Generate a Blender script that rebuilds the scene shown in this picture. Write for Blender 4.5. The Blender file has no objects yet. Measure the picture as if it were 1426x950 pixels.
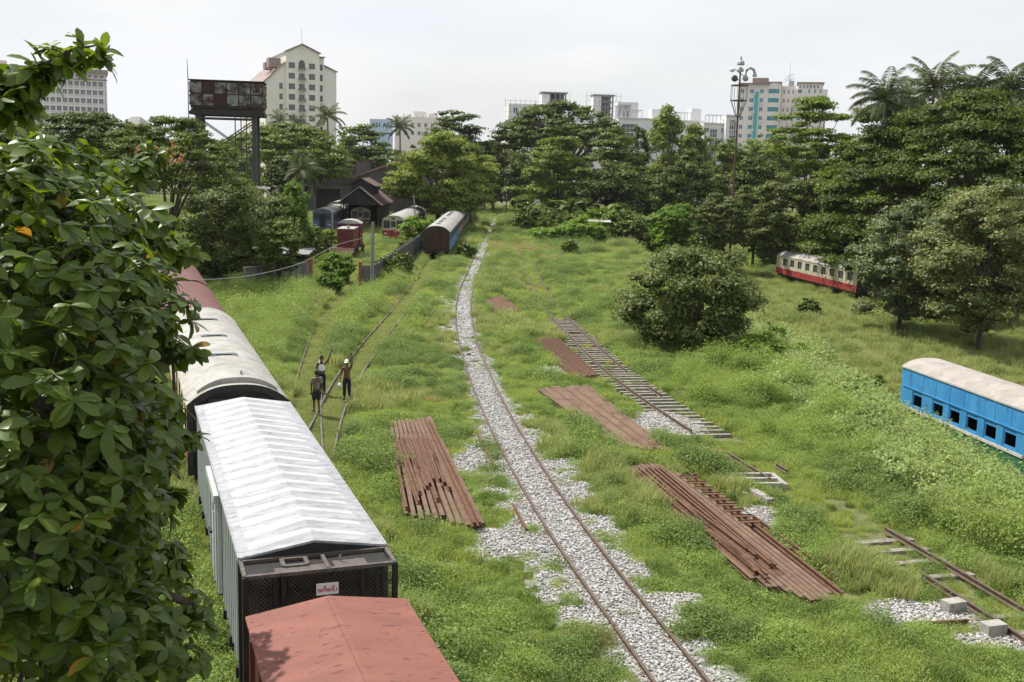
import bpy, bmesh, math, random
import numpy as np
from mathutils import Vector, Matrix
R_ = math.radians
random.seed(7)
scene = bpy.context.scene
col = scene.collection

# ------------------------------------------------------------------ camera
F = 1480.0; PITCH = math.atan(237 / F); ROLL = .027; CH = 9.8
def ray(px, py):
    x = (px - 713) / F; y = -(py - 475) / F; z = -1
    c, s = math.cos(ROLL), math.sin(ROLL); x, y = c * x - s * y, s * x + c * y
    a = math.pi / 2 - PITCH; c, s = math.cos(a), math.sin(a)
    return Vector((x, c * y - s * z, s * y + c * z))
def G(px, py, z=0.0):            # where the sight line through a spot of the photo meets height z
    d = ray(px, py); t = (z - CH) / d.z
    return Vector((d.x * t, d.y * t, z))
def P(px, py, depth):            # the point at a given distance along +Y
    d = ray(px, py); t = depth / d.y
    return Vector((d.x * t, depth, CH + d.z * t))
cam = bpy.data.cameras.new('camera'); camo = bpy.data.objects.new('camera', cam); col.objects.link(camo)
cam.sensor_width = 36; cam.lens = 36 * F / 1426; cam.clip_end = 5000; cam.clip_start = .1
camo.matrix_world = Matrix.Translation((0, 0, CH)) @ Matrix.Rotation(math.pi / 2 - PITCH, 4, 'X') @ Matrix.Rotation(ROLL, 4, 'Z')
scene.camera = camo

# ------------------------------------------------------------------ light
SUN_EL, SUN_DIR = R_(57), Vector((-.80, .50))
az = math.atan2(SUN_DIR.x, SUN_DIR.y)
w = bpy.data.worlds.new('World'); scene.world = w; w.use_nodes = True
nt = w.node_tree; nt.nodes.clear()
def N(nt, t, **kw):
    n = nt.nodes.new(t)
    for k, v in kw.items(): setattr(n, k, v)
    return n
sky = N(nt, 'ShaderNodeTexSky', sky_type='NISHITA', sun_disc=False, sun_elevation=SUN_EL, sun_rotation=az, air_density=1.3, dust_density=3.0)
tc = N(nt, 'ShaderNodeTexCoord'); mp = N(nt, 'ShaderNodeMapping'); mp.inputs['Scale'].default_value = (1.2, 1.2, 4.5)
nz = N(nt, 'ShaderNodeTexNoise'); nz.inputs['Scale'].default_value = 2.2; nz.inputs['Detail'].default_value = 5; nz.inputs['Roughness'].default_value = .52
cr = N(nt, 'ShaderNodeValToRGB'); cr.color_ramp.elements[0].position = .33; cr.color_ramp.elements[1].position = .62
cr.color_ramp.elements[0].color = (.72, .72, .72, 1); cr.color_ramp.elements[1].color = (1, 1, 1, 1)
nz2 = N(nt, 'ShaderNodeTexNoise'); nz2.inputs['Scale'].default_value = 3.3; nz2.inputs['Detail'].default_value = 4
cr2 = N(nt, 'ShaderNodeValToRGB'); cr2.color_ramp.elements[0].position = .35; cr2.color_ramp.elements[1].position = .65
cr2.color_ramp.elements[0].color = (6.7, 6.95, 7.4, 1); cr2.color_ramp.elements[1].color = (7.3, 7.35, 7.45, 1)
mx = N(nt, 'ShaderNodeMix', data_type='RGBA')
bg = N(nt, 'ShaderNodeBackground'); bg.inputs['Strength'].default_value = .1
wo = N(nt, 'ShaderNodeOutputWorld')
L = nt.links.new
L(tc.outputs['Generated'], mp.inputs['Vector']); L(mp.outputs[0], nz.inputs['Vector']); L(mp.outputs[0], nz2.inputs['Vector'])
L(nz.outputs['Fac'], cr.inputs['Fac']); L(nz2.outputs['Fac'], cr2.inputs['Fac'])
L(cr.outputs['Color'], mx.inputs[0]); L(sky.outputs[0], mx.inputs[6]); L(cr2.outputs['Color'], mx.inputs[7])
L(mx.outputs[2], bg.inputs['Color']); L(bg.outputs[0], wo.inputs['Surface'])
sl = bpy.data.lights.new('sun', 'SUN'); sl.energy = 5.0; sl.angle = R_(.6); sl.color = (1, .955, .88)
so = bpy.data.objects.new('sun', sl); col.objects.link(so)
sv = Vector((SUN_DIR.x, SUN_DIR.y, 0)).normalized() * math.cos(SUN_EL) + Vector((0, 0, math.sin(SUN_EL)))
so.rotation_euler = sv.to_track_quat('Z', 'Y').to_euler()
scene.view_settings.view_transform = 'Standard'; scene.view_settings.look = 'None'
scene.view_settings.exposure = .43; scene.view_settings.gamma = 1
scene.cycles.max_bounces = 6; scene.cycles.diffuse_bounces = 3; scene.cycles.transmission_bounces = 4
scene.cycles.sample_clamp_indirect = 8

# ------------------------------------------------------------------ materials
def c8(r, g, b):
    f = lambda v: (v / 255 / 12.92) if v <= 10 else ((v / 255 + .055) / 1.055) ** 2.4
    return (f(r), f(g), f(b), 1)
def newmat(name):
    m = bpy.data.materials.new(name); m.use_nodes = True; m.node_tree.nodes.clear()
    return m, m.node_tree
def mat(name, c1, c2=None, scale=3.0, rough=.7, metal=0.0, bump=0.0, bscale=20.0, lo=.35, hi=.65, stretch=(1, 1, 1), spec=.4, c3=None, s3=9.0, lo3=.6, hi3=.7, world=False):
    m, nt = newmat(name); L = nt.links.new
    out = N(nt, 'ShaderNodeOutputMaterial'); b = N(nt, 'ShaderNodeBsdfPrincipled')
    b.inputs['Roughness'].default_value = rough; b.inputs['Metallic'].default_value = metal; b.inputs['Specular IOR Level'].default_value = spec
    L(b.outputs[0], out.inputs['Surface'])
    tc = N(nt, 'ShaderNodeTexCoord'); mp = N(nt, 'ShaderNodeMapping'); mp.inputs['Scale'].default_value = stretch
    L((N(nt, 'ShaderNodeNewGeometry').outputs['Position'] if world else tc.outputs['Object']), mp.inputs['Vector'])
    c1 = tuple(c1)[:3] + (1,)
    if c2 is None: b.inputs['Base Color'].default_value = c1
    else:
        n = N(nt, 'ShaderNodeTexNoise'); n.inputs['Scale'].default_value = scale; n.inputs['Detail'].default_value = 7; n.inputs['Roughness'].default_value = .62
        r = N(nt, 'ShaderNodeValToRGB'); r.color_ramp.elements[0].position = lo; r.color_ramp.elements[1].position = hi
        r.color_ramp.elements[0].color = c1; r.color_ramp.elements[1].color = tuple(c2)[:3] + (1,)
        L(mp.outputs[0], n.inputs['Vector']); L(n.outputs['Fac'], r.inputs['Fac']); last = r.outputs['Color']
        if c3:
            n3 = N(nt, 'ShaderNodeTexNoise'); n3.inputs['Scale'].default_value = s3; n3.inputs['Detail'].default_value = 6; n3.inputs['Roughness'].default_value = .7
            r3 = N(nt, 'ShaderNodeValToRGB'); r3.color_ramp.elements[0].position = lo3; r3.color_ramp.elements[1].position = hi3
            r3.color_ramp.elements[0].color = (0, 0, 0, 1); r3.color_ramp.elements[1].color = (1, 1, 1, 1)
            mx = N(nt, 'ShaderNodeMix', data_type='RGBA'); mx.inputs[7].default_value = tuple(c3)[:3] + (1,)
            L(mp.outputs[0], n3.inputs['Vector']); L(n3.outputs['Fac'], r3.inputs['Fac']); L(r3.outputs['Color'], mx.inputs[0]); L(last, mx.inputs[6]); last = mx.outputs[2]
        L(last, b.inputs['Base Color'])
    if bump:
        nb = N(nt, 'ShaderNodeTexNoise'); nb.inputs['Scale'].default_value = bscale; nb.inputs['Detail'].default_value = 5
        bp = N(nt, 'ShaderNodeBump'); bp.inputs['Strength'].default_value = bump; bp.inputs['Distance'].default_value = .03
        L(mp.outputs[0], nb.inputs['Vector']); L(nb.outputs['Fac'], bp.inputs['Height']); L(bp.outputs[0], b.inputs['Normal'])
    return m
def foliage(name, dark, light, trans=.38, gloss=.22, rough=.55, warm=None, wfrac=.0):
    m, nt = newmat(name); L = nt.links.new
    out = N(nt, 'ShaderNodeOutputMaterial'); b = N(nt, 'ShaderNodeBsdfPrincipled'); t = N(nt, 'ShaderNodeBsdfTranslucent'); ms = N(nt, 'ShaderNodeMixShader')
    b.inputs['Roughness'].default_value = rough; b.inputs['Specular IOR Level'].default_value = gloss
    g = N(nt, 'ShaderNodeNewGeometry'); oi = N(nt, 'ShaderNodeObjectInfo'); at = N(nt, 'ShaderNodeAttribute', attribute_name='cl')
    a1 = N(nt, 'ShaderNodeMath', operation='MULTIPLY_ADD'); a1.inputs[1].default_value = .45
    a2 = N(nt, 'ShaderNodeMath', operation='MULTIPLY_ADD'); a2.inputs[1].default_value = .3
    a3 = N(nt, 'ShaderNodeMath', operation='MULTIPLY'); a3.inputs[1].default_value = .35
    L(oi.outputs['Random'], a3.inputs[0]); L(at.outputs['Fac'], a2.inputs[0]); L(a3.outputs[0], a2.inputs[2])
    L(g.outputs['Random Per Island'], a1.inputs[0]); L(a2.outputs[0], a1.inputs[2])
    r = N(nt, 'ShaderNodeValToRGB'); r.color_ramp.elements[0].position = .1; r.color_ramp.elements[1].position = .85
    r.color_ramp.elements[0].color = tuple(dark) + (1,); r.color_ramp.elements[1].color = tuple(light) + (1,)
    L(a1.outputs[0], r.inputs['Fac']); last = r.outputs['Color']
    if warm:
        gt = N(nt, 'ShaderNodeMath', operation='GREATER_THAN'); gt.inputs[1].default_value = 1 - wfrac
        fr = N(nt, 'ShaderNodeMath', operation='FRACT'); mu = N(nt, 'ShaderNodeMath', operation='MULTIPLY'); mu.inputs[1].default_value = 37.7
        L(g.outputs['Random Per Island'], mu.inputs[0]); L(mu.outputs[0], fr.inputs[0]); L(fr.outputs[0], gt.inputs[0])
        mx = N(nt, 'ShaderNodeMix', data_type='RGBA'); mx.inputs[7].default_value = tuple(warm) + (1,)
        L(gt.outputs[0], mx.inputs[0]); L(last, mx.inputs[6]); last = mx.outputs[2]
    hs = N(nt, 'ShaderNodeHueSaturation'); hs.inputs['Hue'].default_value = .485; hs.inputs['Saturation'].default_value = 1.1; hs.inputs['Value'].default_value = 1.5
    L(last, b.inputs['Base Color']); L(last, hs.inputs['Color']); L(hs.outputs[0], t.inputs['Color'])
    ms.inputs[0].default_value = trans
    L(b.outputs[0], ms.inputs[1]); L(t.outputs[0], ms.inputs[2]); L(ms.outputs[0], out.inputs['Surface'])
    return m
def stripes(name, ca, cb, scale, axis=0, diag=False):
    m, nt = newmat(name); L = nt.links.new
    out = N(nt, 'ShaderNodeOutputMaterial'); b = N(nt, 'ShaderNodeBsdfPrincipled'); b.inputs['Roughness'].default_value = .7
    tc = N(nt, 'ShaderNodeTexCoord'); mp = N(nt, 'ShaderNodeMapping')
    if diag: mp.inputs['Rotation'].default_value = (0, R_(45), 0)
    wv = N(nt, 'ShaderNodeTexWave', bands_direction='XYZ'[axis]); wv.inputs['Scale'].default_value = scale
    r = N(nt, 'ShaderNodeValToRGB'); r.color_ramp.interpolation = 'CONSTANT'; r.color_ramp.elements[1].position = .5
    r.color_ramp.elements[0].color = tuple(ca) + (1,); r.color_ramp.elements[1].color = tuple(cb) + (1,)
    L(tc.outputs['Object'], mp.inputs['Vector']); L(mp.outputs[0], wv.inputs['Vector']); L(wv.outputs['Fac'], r.inputs['Fac'])
    L(r.outputs['Color'], b.inputs['Base Color']); L(b.outputs[0], out.inputs['Surface'])
    return m
M = {}
M['rust'] = mat('rust', (.078, .036, .019), (.138, .069, .039), 5, .85, bump=.3, bscale=60, c3=(.18, .068, .026), s3=2, lo3=.6, hi3=.72, world=True)
M['rust_flat'] = mat('rust_flat', (.118, .072, .046), (.168, .108, .072), 3, .9, bump=.3, bscale=70, c3=(.085, .04, .026), s3=1.3, lo3=.52, hi3=.68, world=True)
M['rail_used'] = mat('rail_used', (.075, .05, .036), (.13, .095, .072), 6, .6, metal=.1)
M['rail_worn'] = mat('rail_worn', (.07, .06, .048), (.15, .135, .115), 2, .6, metal=.1, world=True)
M['concrete'] = mat('concrete', (.22, .21, .185), (.34, .325, .29), 5, .9, bump=.3, bscale=30, c3=(.12, .115, .09), s3=4, world=True)
M['conc_old'] = mat('conc_old', (.085, .083, .078), (.19, .185, .17), 1.5, .95, bump=.2, bscale=12, c3=(.035, .035, .032), s3=2, stretch=(1, 1, .4), world=True)
M['wood_sleeper'] = mat('wood_sleeper', (.13, .115, .095), (.27, .25, .215), 4, .95, bump=.3, world=True)
M['white_roof'] = mat('white_roof', (.22, .225, .24), (.36, .365, .385), 2.2, .55, bump=.05, c3=(.10, .105, .115), s3=4, lo3=.52, hi3=.72, stretch=(1, 2.6, 1))
M['white_rib'] = mat('white_rib', (.36, .365, .375), (.47, .475, .485), 2.2, .5, c3=(.17, .175, .185), s3=6, lo3=.58, hi3=.74, stretch=(1, 2.0, 1))
M['white_side'] = mat('white_side', (.33, .36, .355), (.42, .45, .44), 2, .6, stretch=(1, 1, .3), c3=(.22, .23, .22), s3=5)
M['coach_roof'] = mat('coach_roof', (.34, .33, .305), (.46, .45, .42), 1.6, .65, c3=(.22, .21, .19), s3=2.4, lo3=.52, hi3=.75)
M['cream'] = mat('cream', (.50, .42, .27), (.62, .53, .36), 2, .6, c3=(.35, .27, .16), s3=5)
M['cream_dull'] = mat('cream_dull', (.17, .15, .125), (.24, .215, .18), 1, .8, c3=(.11, .09, .075), s3=2)
M['cream_far'] = mat('cream_far', (.34, .305, .21), (.44, .40, .29), 1.2, .65, c3=(.24, .20, .13), s3=2.2, lo3=.5, hi3=.7, world=True)
M['red_paint'] = mat('red_paint', (.20, .018, .02), (.29, .03, .03), 2, .65, c3=(.11, .018, .016), s3=3, lo3=.52, hi3=.7)
M['loco_red'] = mat('loco_red', (.12, .016, .02), (.17, .026, .03), 2, .6, c3=(.08, .015, .015), s3=3)
M['maroon'] = mat('maroon', (.10, .018, .022), (.15, .03, .032), 2, .6)
M['red_roof'] = mat('red_roof', (.165, .062, .046), (.215, .084, .063), .9, .8, bump=.2, bscale=5, c3=(.095, .035, .03), s3=3.6, lo3=.57, hi3=.64, stretch=(1.0, 2.6, 1))
M['red_roof_dark'] = mat('red_roof_dark', (.095, .036, .032), (.14, .058, .052), 1.4, .8, c3=(.06, .024, .02), s3=3)
M['dark_steel'] = mat('dark_steel', (.010, .010, .010), (.024, .022, .020), 3, .6)
M['under'] = mat('under', (.014, .012, .011), (.03, .026, .022), 3, .9)
M['frame_brown'] = mat('frame_brown', (.065, .052, .045), (.115, .098, .086), 8, .6)
M['brown_end'] = mat('brown_end', (.030, .016, .010), (.05, .026, .017), 1.5, .8)
M['grey_roof'] = mat('grey_roof', (.22, .21, .20), (.34, .33, .31), 1, .8, c3=(.14, .13, .12), s3=2)
M['pale_roof'] = mat('pale_roof', (.27, .262, .24), (.36, .352, .325), .9, .75, c3=(.175, .165, .15), s3=1.3, lo3=.46, hi3=.72)
M['blue'] = mat('blue', (.028, .185, .42), (.046, .25, .50), .8, .6, c3=(.05, .11, .19), s3=3.5, lo3=.57, hi3=.66, stretch=(1, 1.4, .5))
M['blue_far'] = mat('blue_far', (.05, .14, .28), (.08, .19, .35), 1.5, .6)
M['blue_pale'] = mat('blue_pale', (.06, .10, .16), (.09, .14, .2), 1.5, .6)
M['green_paint'] = mat('green_paint', (.02, .10, .045), (.035, .13, .06), 2, .7)
M['stripe_white'] = mat('stripe_white', (.42, .38, .33), (.52, .48, .43), 3, .7, c3=(.28, .17, .11), s3=6)
M['blue_roof'] = mat('blue_roof', (.27, .243, .222), (.345, .315, .29), 1.0, .85, c3=(.21, .18, .16), s3=1.4, lo3=.48, hi3=.72)
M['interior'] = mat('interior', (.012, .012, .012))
M['glass'] = mat('glass', (.03, .04, .05), (.06, .075, .085), 3, .12, spec=.6)
M['glass_teal'] = mat('glass_teal', (.03, .19, .23), (.05, .26, .32), 2, .2, spec=.5)
M['teal'] = mat('teal', (.05, .34, .38), (.07, .4, .44), 1, .5)
M['glass_grey'] = mat('glass_grey', (.10, .115, .135), (.17, .19, .21), .2, .2, spec=.5)
M['bld_white'] = mat('bld_white', (.62, .62, .62), (.70, .70, .70), .2, .8, c3=(.55, .54, .53), s3=.15)
M['bld_pink'] = mat('bld_pink', (.52, .47, .47), (.6, .55, .545), .12, .8)
M['bld_cream'] = mat('bld_cream', (.70, .66, .58), (.77, .735, .66), .1, .8, c3=(.62, .58, .50), s3=.2)
M['bld_rose'] = mat('bld_rose', (.66, .60, .57), (.72, .67, .64), .1, .8)
M['bld_grey'] = mat('bld_grey', (.16, .16, .155), (.24, .24, .235), .3, .9)
M['tile_pink'] = mat('tile_pink', (.24, .185, .165), (.29, .23, .205), .3, .9)
M['shed'] = mat('shed', (.045, .043, .043), (.12, .115, .11), .35, .95, c3=(.022, .021, .021), s3=.7, lo3=.5, hi3=.68, stretch=(1, 1, .5))
M['shed_edge'] = mat('shed_edge', (.16, .10, .075), (.22, .15, .11), .8, .9)
M['rust_sheet'] = mat('rust_sheet', (.07, .036, .026), (.13, .07, .05), .6, .8, c3=(.05, .045, .042), s3=1)
M['hut_wall'] = mat('hut_wall', (.018, .017, .017), (.04, .038, .037), .6, .9)
M['brick'] = mat('brick', (.22, .075, .04), (.28, .10, .06), 1, .9)
M['tank'] = mat('tank', (.14, .15, .14), (.27, .28, .26), 1.3, .7, c3=(.05, .022, .015), s3=1.1, lo3=.44, hi3=.58, world=True)
M['tank_red'] = mat('tank_red', (.030, .014, .012), (.055, .022, .018), 1.3, .8, world=True)
M['tank_dark'] = mat('tank_dark', (.015, .013, .012), (.04, .03, .025), 1.2, .8)
M['tower_steel'] = mat('tower_steel', (.05, .05, .047), (.10, .097, .09), 1, .8)
M['mast'] = mat('mast', (.075, .05, .038), (.12, .075, .055), 2, .8)
M['lamp_grey'] = mat('lamp_grey', (.26, .27, .28), (.34, .35, .36), 3, .45)
M['lamp_dark'] = mat('lamp_dark', (.05, .055, .06), (.08, .085, .09), 3, .3)
M['pole'] = mat('pole', (.16, .155, .14), (.24, .235, .22), 4, .9, stretch=(1, 1, .2))
M['cable'] = mat('cable', (.2, .2, .19))
M['sign_white'] = mat('sign_white', (.68, .66, .66), (.74, .72, .72), 3, .6)
M['sign_red'] = mat('sign_red', (.42, .03, .05))
M['board'] = mat('board', (.50, .60, .78), (.54, .64, .8), .5, .7)
M['ink'] = mat('ink', (.05, .045, .14))
M['bark'] = mat('bark', (.05, .042, .034), (.10, .086, .07), 3, .95, stretch=(1, 1, .3))
M['bark_pale'] = mat('bark_pale', (.12, .11, .095), (.2, .185, .16), 3, .95, stretch=(1, 1, .3))
M['soil'] = mat('soil', (.075, .085, .032), (.14, .14, .06), .7, .95, c3=(.15, .13, .09), s3=.35, lo3=.64, hi3=.74)
M['ballast'] = mat('ballast', (.16, .157, .15), (.32, .317, .308), 14, .95, bump=1.0, bscale=16)
M['stone'] = None
M['skin'] = mat('skin', (.11, .055, .033), (.14, .07, .043), 8, .5)
M['hair'] = mat('hair', (.008, .007, .006))
M['shirt_grey'] = mat('shirt_grey', (.15, .14, .115), (.2, .19, .155), 9, .9)
M['shorts'] = mat('shorts', (.018, .02, .016), (.03, .032, .026), 9, .9)
M['vest'] = mat('vest', (.7, .69, .72), (.78, .77, .8), 9, .9)
M['trouser'] = mat('trouser', (.010, .013, .02), (.02, .024, .035), 9, .9)
M['cap'] = mat('cap', (.66, .65, .6), (.75, .74, .7), 9, .9)
M['dark_cloth'] = mat('dark_cloth', (.02, .022, .026), (.03, .032, .04), 9, .9)
M['tarp'] = mat('tarp', (.4, .4, .4), (.5, .5, .5), 2, .7)
def stone_mat():
    m, nt = newmat('stone'); L = nt.links.new
    out = N(nt, 'ShaderNodeOutputMaterial'); b = N(nt, 'ShaderNodeBsdfPrincipled'); b.inputs['Roughness'].default_value = .9
    oi = N(nt, 'ShaderNodeObjectInfo'); r = N(nt, 'ShaderNodeValToRGB')
    r.color_ramp.elements[0].color = (.22, .215, .205, 1); r.color_ramp.elements[1].color = (.50, .50, .495, 1)
    e = r.color_ramp.elements.new(.12); e.color = (.22, .185, .15, 1)
    e = r.color_ramp.elements.new(.5); e.color = (.36, .36, .355, 1)
    L(oi.outputs['Random'], r.inputs['Fac']); L(r.outputs['Color'], b.inputs['Base Color']); L(b.outputs[0], out.inputs['Surface'])
    return m
M['stone'] = stone_mat()
# leaves: dark, light
M['lf_rain'] = foliage('lf_rain', (.024, .048, .005), (.14, .195, .022), .22)
M['lf_dark'] = foliage('lf_dark', (.02, .04, .006), (.12, .165, .022), .2)
M['lf_mid'] = foliage('lf_mid', (0.032, 0.06, 0.009), (0.15, 0.205, 0.036), 0.22)
M['lf_tier'] = foliage('lf_tier', (.035, .075, .008), (.16, .235, .028), .26)
M['lf_pale'] = foliage('lf_pale', (.05, .08, .018), (.24, .29, .085), .26)
M['lf_airy'] = foliage('lf_airy', (.06, .095, .012), (.205, .265, .045), .32)
M['lf_olive'] = foliage('lf_olive', (.035, .058, .012), (.145, .185, .046), .25, warm=(.2, .1, .05), wfrac=.03)
M['lf_grey'] = foliage('lf_grey', (.03, .055, .014), (.17, .215, .075), .24, gloss=.4, warm=(.24, .19, .04), wfrac=.03)
M['lf_gold'] = foliage('lf_gold', (.035, .06, .013), (.185, .22, .062), .25, gloss=.4, warm=(.28, .2, .05), wfrac=.045)
M['lf_bright'] = foliage('lf_bright', (0.05, 0.11, 0.01), (0.17, 0.28, 0.036), 0.36)
M['lf_bush'] = foliage('lf_bush', (.04, .068, .016), (.195, .235, .07), .26)
M['lf_palm'] = foliage('lf_palm', (.03, .052, .016), (.11, .14, .048), .3, warm=(.16, .13, .06), wfrac=.06)
M['lf_big'] = foliage('lf_big', (.03, .068, .008), (.14, .205, .028), .42, gloss=.36, rough=.36, warm=(.30, .19, .04), wfrac=.004)
M['lf_backlit'] = foliage('lf_backlit', (.085, .14, .016), (.19, .25, .036), .48, gloss=.4, rough=.4)  # lighter yellow-green, backlight put into the leaf colour
M['lf_flower'] = foliage('lf_flower', (.22, .09, .04), (.36, .26, .12), .4)
M['gr_fine'] = foliage('gr_fine', (.175, .23, .05), (.36, .42, .12), .42, warm=(.45, .40, .2), wfrac=.05)
M['gr_weed'] = foliage('gr_weed', (.115, .19, .04), (.28, .375, .10), .40)
M['gr_tall'] = foliage('gr_tall', (.16, .21, .06), (.34, .38, .14), .40, warm=(.45, .40, .22), wfrac=.06)
M['gr_dark'] = foliage('gr_dark', (.075, .125, .032), (.19, .265, .075), .36)
M['gr_dry'] = foliage('gr_dry', (.22, .21, .07), (.36, .32, .14), .38)
M['gr_vine'] = foliage('gr_vine', (.14, .205, .055), (.32, .40, .145), .38, gloss=.3)
M['gr_low'] = foliage('gr_low', (.13, .175, .042), (.28, .33, .10), .38, warm=(.36, .3, .15), wfrac=.08)

# ------------------------------------------------------------------ mesh helpers
class MB:
    def __init__(s): s.v = []; s.f = []; s.m = []
    def face(s, pts, mi=0):
        k = len(s.v); s.v += [tuple(p) for p in pts]; s.f.append(tuple(range(k, k + len(pts)))); s.m.append(mi)
    def box(s, c, d, rz=0, mi=0, rx=0):
        k = len(s.v); cz, sz = math.cos(rz), math.sin(rz); cx_, sx_ = math.cos(rx), math.sin(rx)
        for x in (-.5, .5):
            for y in (-.5, .5):
                for z in (-.5, .5):
                    X, Y, Z = x * d[0], y * d[1], z * d[2]
                    Y, Z = cx_ * Y - sx_ * Z, sx_ * Y + cx_ * Z
                    s.v.append((c[0] + cz * X - sz * Y, c[1] + sz * X + cz * Y, c[2] + Z))
        for f in ((0, 1, 3, 2), (4, 6, 7, 5), (0, 4, 5, 1), (2, 3, 7, 6), (0, 2, 6, 4), (1, 5, 7, 3)):
            s.f.append(tuple(k + i for i in f)); s.m.append(mi)
    def tube(s, pts, rads, n=6, mi=0, cap=True):
        pts = [Vector(p) for p in pts]
        if not hasattr(rads, '__len__'): rads = [rads] * len(pts)
        k0 = len(s.v)
        for i, p in enumerate(pts):
            t = (pts[min(i + 1, len(pts) - 1)] - pts[max(i - 1, 0)]).normalized()
            a = t.cross(Vector((0, 0, 1)) if abs(t.z) < .95 else Vector((1, 0, 0))).normalized(); b = t.cross(a)
            for j in range(n):
                q = 2 * math.pi * j / n; s.v.append(tuple(p + (a * math.cos(q) + b * math.sin(q)) * rads[i]))
        for i in range(len(pts) - 1):
            for j in range(n):
                a = k0 + i * n + j; b = k0 + i * n + (j + 1) % n
                s.f.append((a, b, b + n, a + n)); s.m.append(mi)
        if cap:
            s.f.append(tuple(k0 + j for j in range(n))[::-1]); s.m.append(mi)
            s.f.append(tuple(k0 + (len(pts) - 1) * n + j for j in range(n))); s.m.append(mi)
    def bar(s, p, q, w, h=None, mi=0):     # square section bar
        h = h or w; p, q = Vector(p), Vector(q); t = (q - p).normalized()
        a = t.cross(Vector((0, 0, 1)) if abs(t.z) < .95 else Vector((0, 1, 0))).normalized(); b = a.cross(t)
        k = len(s.v)
        for e in (p, q):
            for i, j in ((-1, -1), (1, -1), (1, 1), (-1, 1)): s.v.append(tuple(e + a * i * w / 2 + b * j * h / 2))
        for f in ((0, 1, 2, 3), (7, 6, 5, 4), (0, 4, 5, 1), (1, 5, 6, 2), (2, 6, 7, 3), (3, 7, 4, 0)):
            s.f.append(tuple(k + i for i in f)); s.m.append(mi)
    def prism(s, prof, axis_pts, mi=0, caps=True):   # profile (x,z) swept along a horizontal path
        pts = [Vector(p) for p in axis_pts]; n = len(prof); k0 = len(s.v)
        for i, p in enumerate(pts):
            t = (pts[min(i + 1, len(pts) - 1)] - pts[max(i - 1, 0)]); t.z = 0; t.normalize()
            a = Vector((t.y, -t.x, 0))
            for x, z in prof: s.v.append(tuple(p + a * x + Vector((0, 0, z))))
        for i in range(len(pts) - 1):
            for j in range(n):
                a = k0 + i * n + j; b = k0 + i * n + (j + 1) % n
                s.f.append((a, a + n, b + n, b)); s.m.append(mi)
        if caps:
            s.f.append(tuple(k0 + j for j in range(n))); s.m.append(mi)
            s.f.append(tuple(k0 + (len(pts) - 1) * n + j for j in range(n))[::-1]); s.m.append(mi)
    def wall(s, O, U, V, w, h, ops, depth, mi=0, mi_rev=None, band=None, mi_band=0):
        # a wall seen from outside: O bottom left corner, U to the right, V up; ops = openings (u0,v0,u1,v1) with reveals
        O, U, V = Vector(O), Vector(U), Vector(V); Nn = U.cross(V)
        us = sorted({0, w} | {round(o[i], 4) for o in ops for i in (0, 2)}); vs = sorted({0, h} | {round(o[i], 4) for o in ops for i in (1, 3)} | ({band} if band else set()))
        for a, b in zip(us, us[1:]):
            for c, d in zip(vs, vs[1:]):
                mu, mv = (a + b) / 2, (c + d) / 2
                if any(o[0] < mu < o[2] and o[1] < mv < o[3] for o in ops): continue
                s.face([O + U * a + V * c, O + U * b + V * c, O + U * b + V * d, O + U * a + V * d], mi_band if band and mv < band else mi)
        r = mi if mi_rev is None else mi_rev
        for o in ops:
            q = [O + U * o[0] + V * o[1], O + U * o[2] + V * o[1], O + U * o[2] + V * o[3], O + U * o[0] + V * o[3]]
            for i in range(4):
                a, b = q[i], q[(i + 1) % 4]; s.face([a, b, b - Nn * depth, a - Nn * depth], r)
    def mesh(s, name, mats, smooth=False):
        me = bpy.data.meshes.new(name); me.from_pydata(s.v, [], s.f)
        for m in (mats if isinstance(mats, (list, tuple)) else [mats]): me.materials.append(m)
        me.polygons.foreach_set('material_index', s.m)
        if smooth: me.polygons.foreach_set('use_smooth', [True] * len(s.f))
        me.update(); return me
    def build(s, name, mats, parent=None, loc=(0, 0, 0), rz=0, smooth=False):
        return link(name, s.mesh(name, mats, smooth), parent, loc, rz)
def link(name, me, parent=None, loc=(0, 0, 0), rz=0):
    o = bpy.data.objects.new(name, me); col.objects.link(o); o.parent = parent; o.location = loc; o.rotation_euler = (0, 0, rz)
    return o
def tag(o, label, cat, group=None, kind=None):
    if label: o['label'] = label
    if cat: o['category'] = cat
    if group: o['group'] = group
    if kind: o['kind'] = kind
    return o
def thing(name, label, cat, loc, rz=0, group=None):
    return tag(link(name, None, None, loc, rz), label, cat, group)
def arrays_mesh(name, V, Fq, mats, attr=None, smooth=False):
    me = bpy.data.meshes.new(name); V = np.asarray(V, np.float32); Fq = np.asarray(Fq, np.int32); k = Fq.shape[1]
    me.vertices.add(len(V)); me.vertices.foreach_set('co', V.ravel())
    me.loops.add(Fq.size); me.loops.foreach_set('vertex_index', Fq.ravel())
    me.polygons.add(len(Fq)); me.polygons.foreach_set('loop_start', np.arange(0, Fq.size, k, dtype=np.int32))
    if attr is not None:
        a = me.attributes.new('cl', 'FLOAT', 'POINT'); a.data.foreach_set('value', np.asarray(attr, np.float32))
    for m in (mats if isinstance(mats, (list, tuple)) else [mats]): me.materials.append(m)
    if smooth: me.polygons.foreach_set('use_smooth', np.ones(len(Fq), bool))
    me.update(calc_edges=True); return me
def unit(a): return a / np.maximum(np.linalg.norm(a, axis=-1, keepdims=True), 1e-9)
def smooth01(a, b, x): t = np.clip((x - a) / (b - a), 0, 1); return t * t * (3 - 2 * t)
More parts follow.
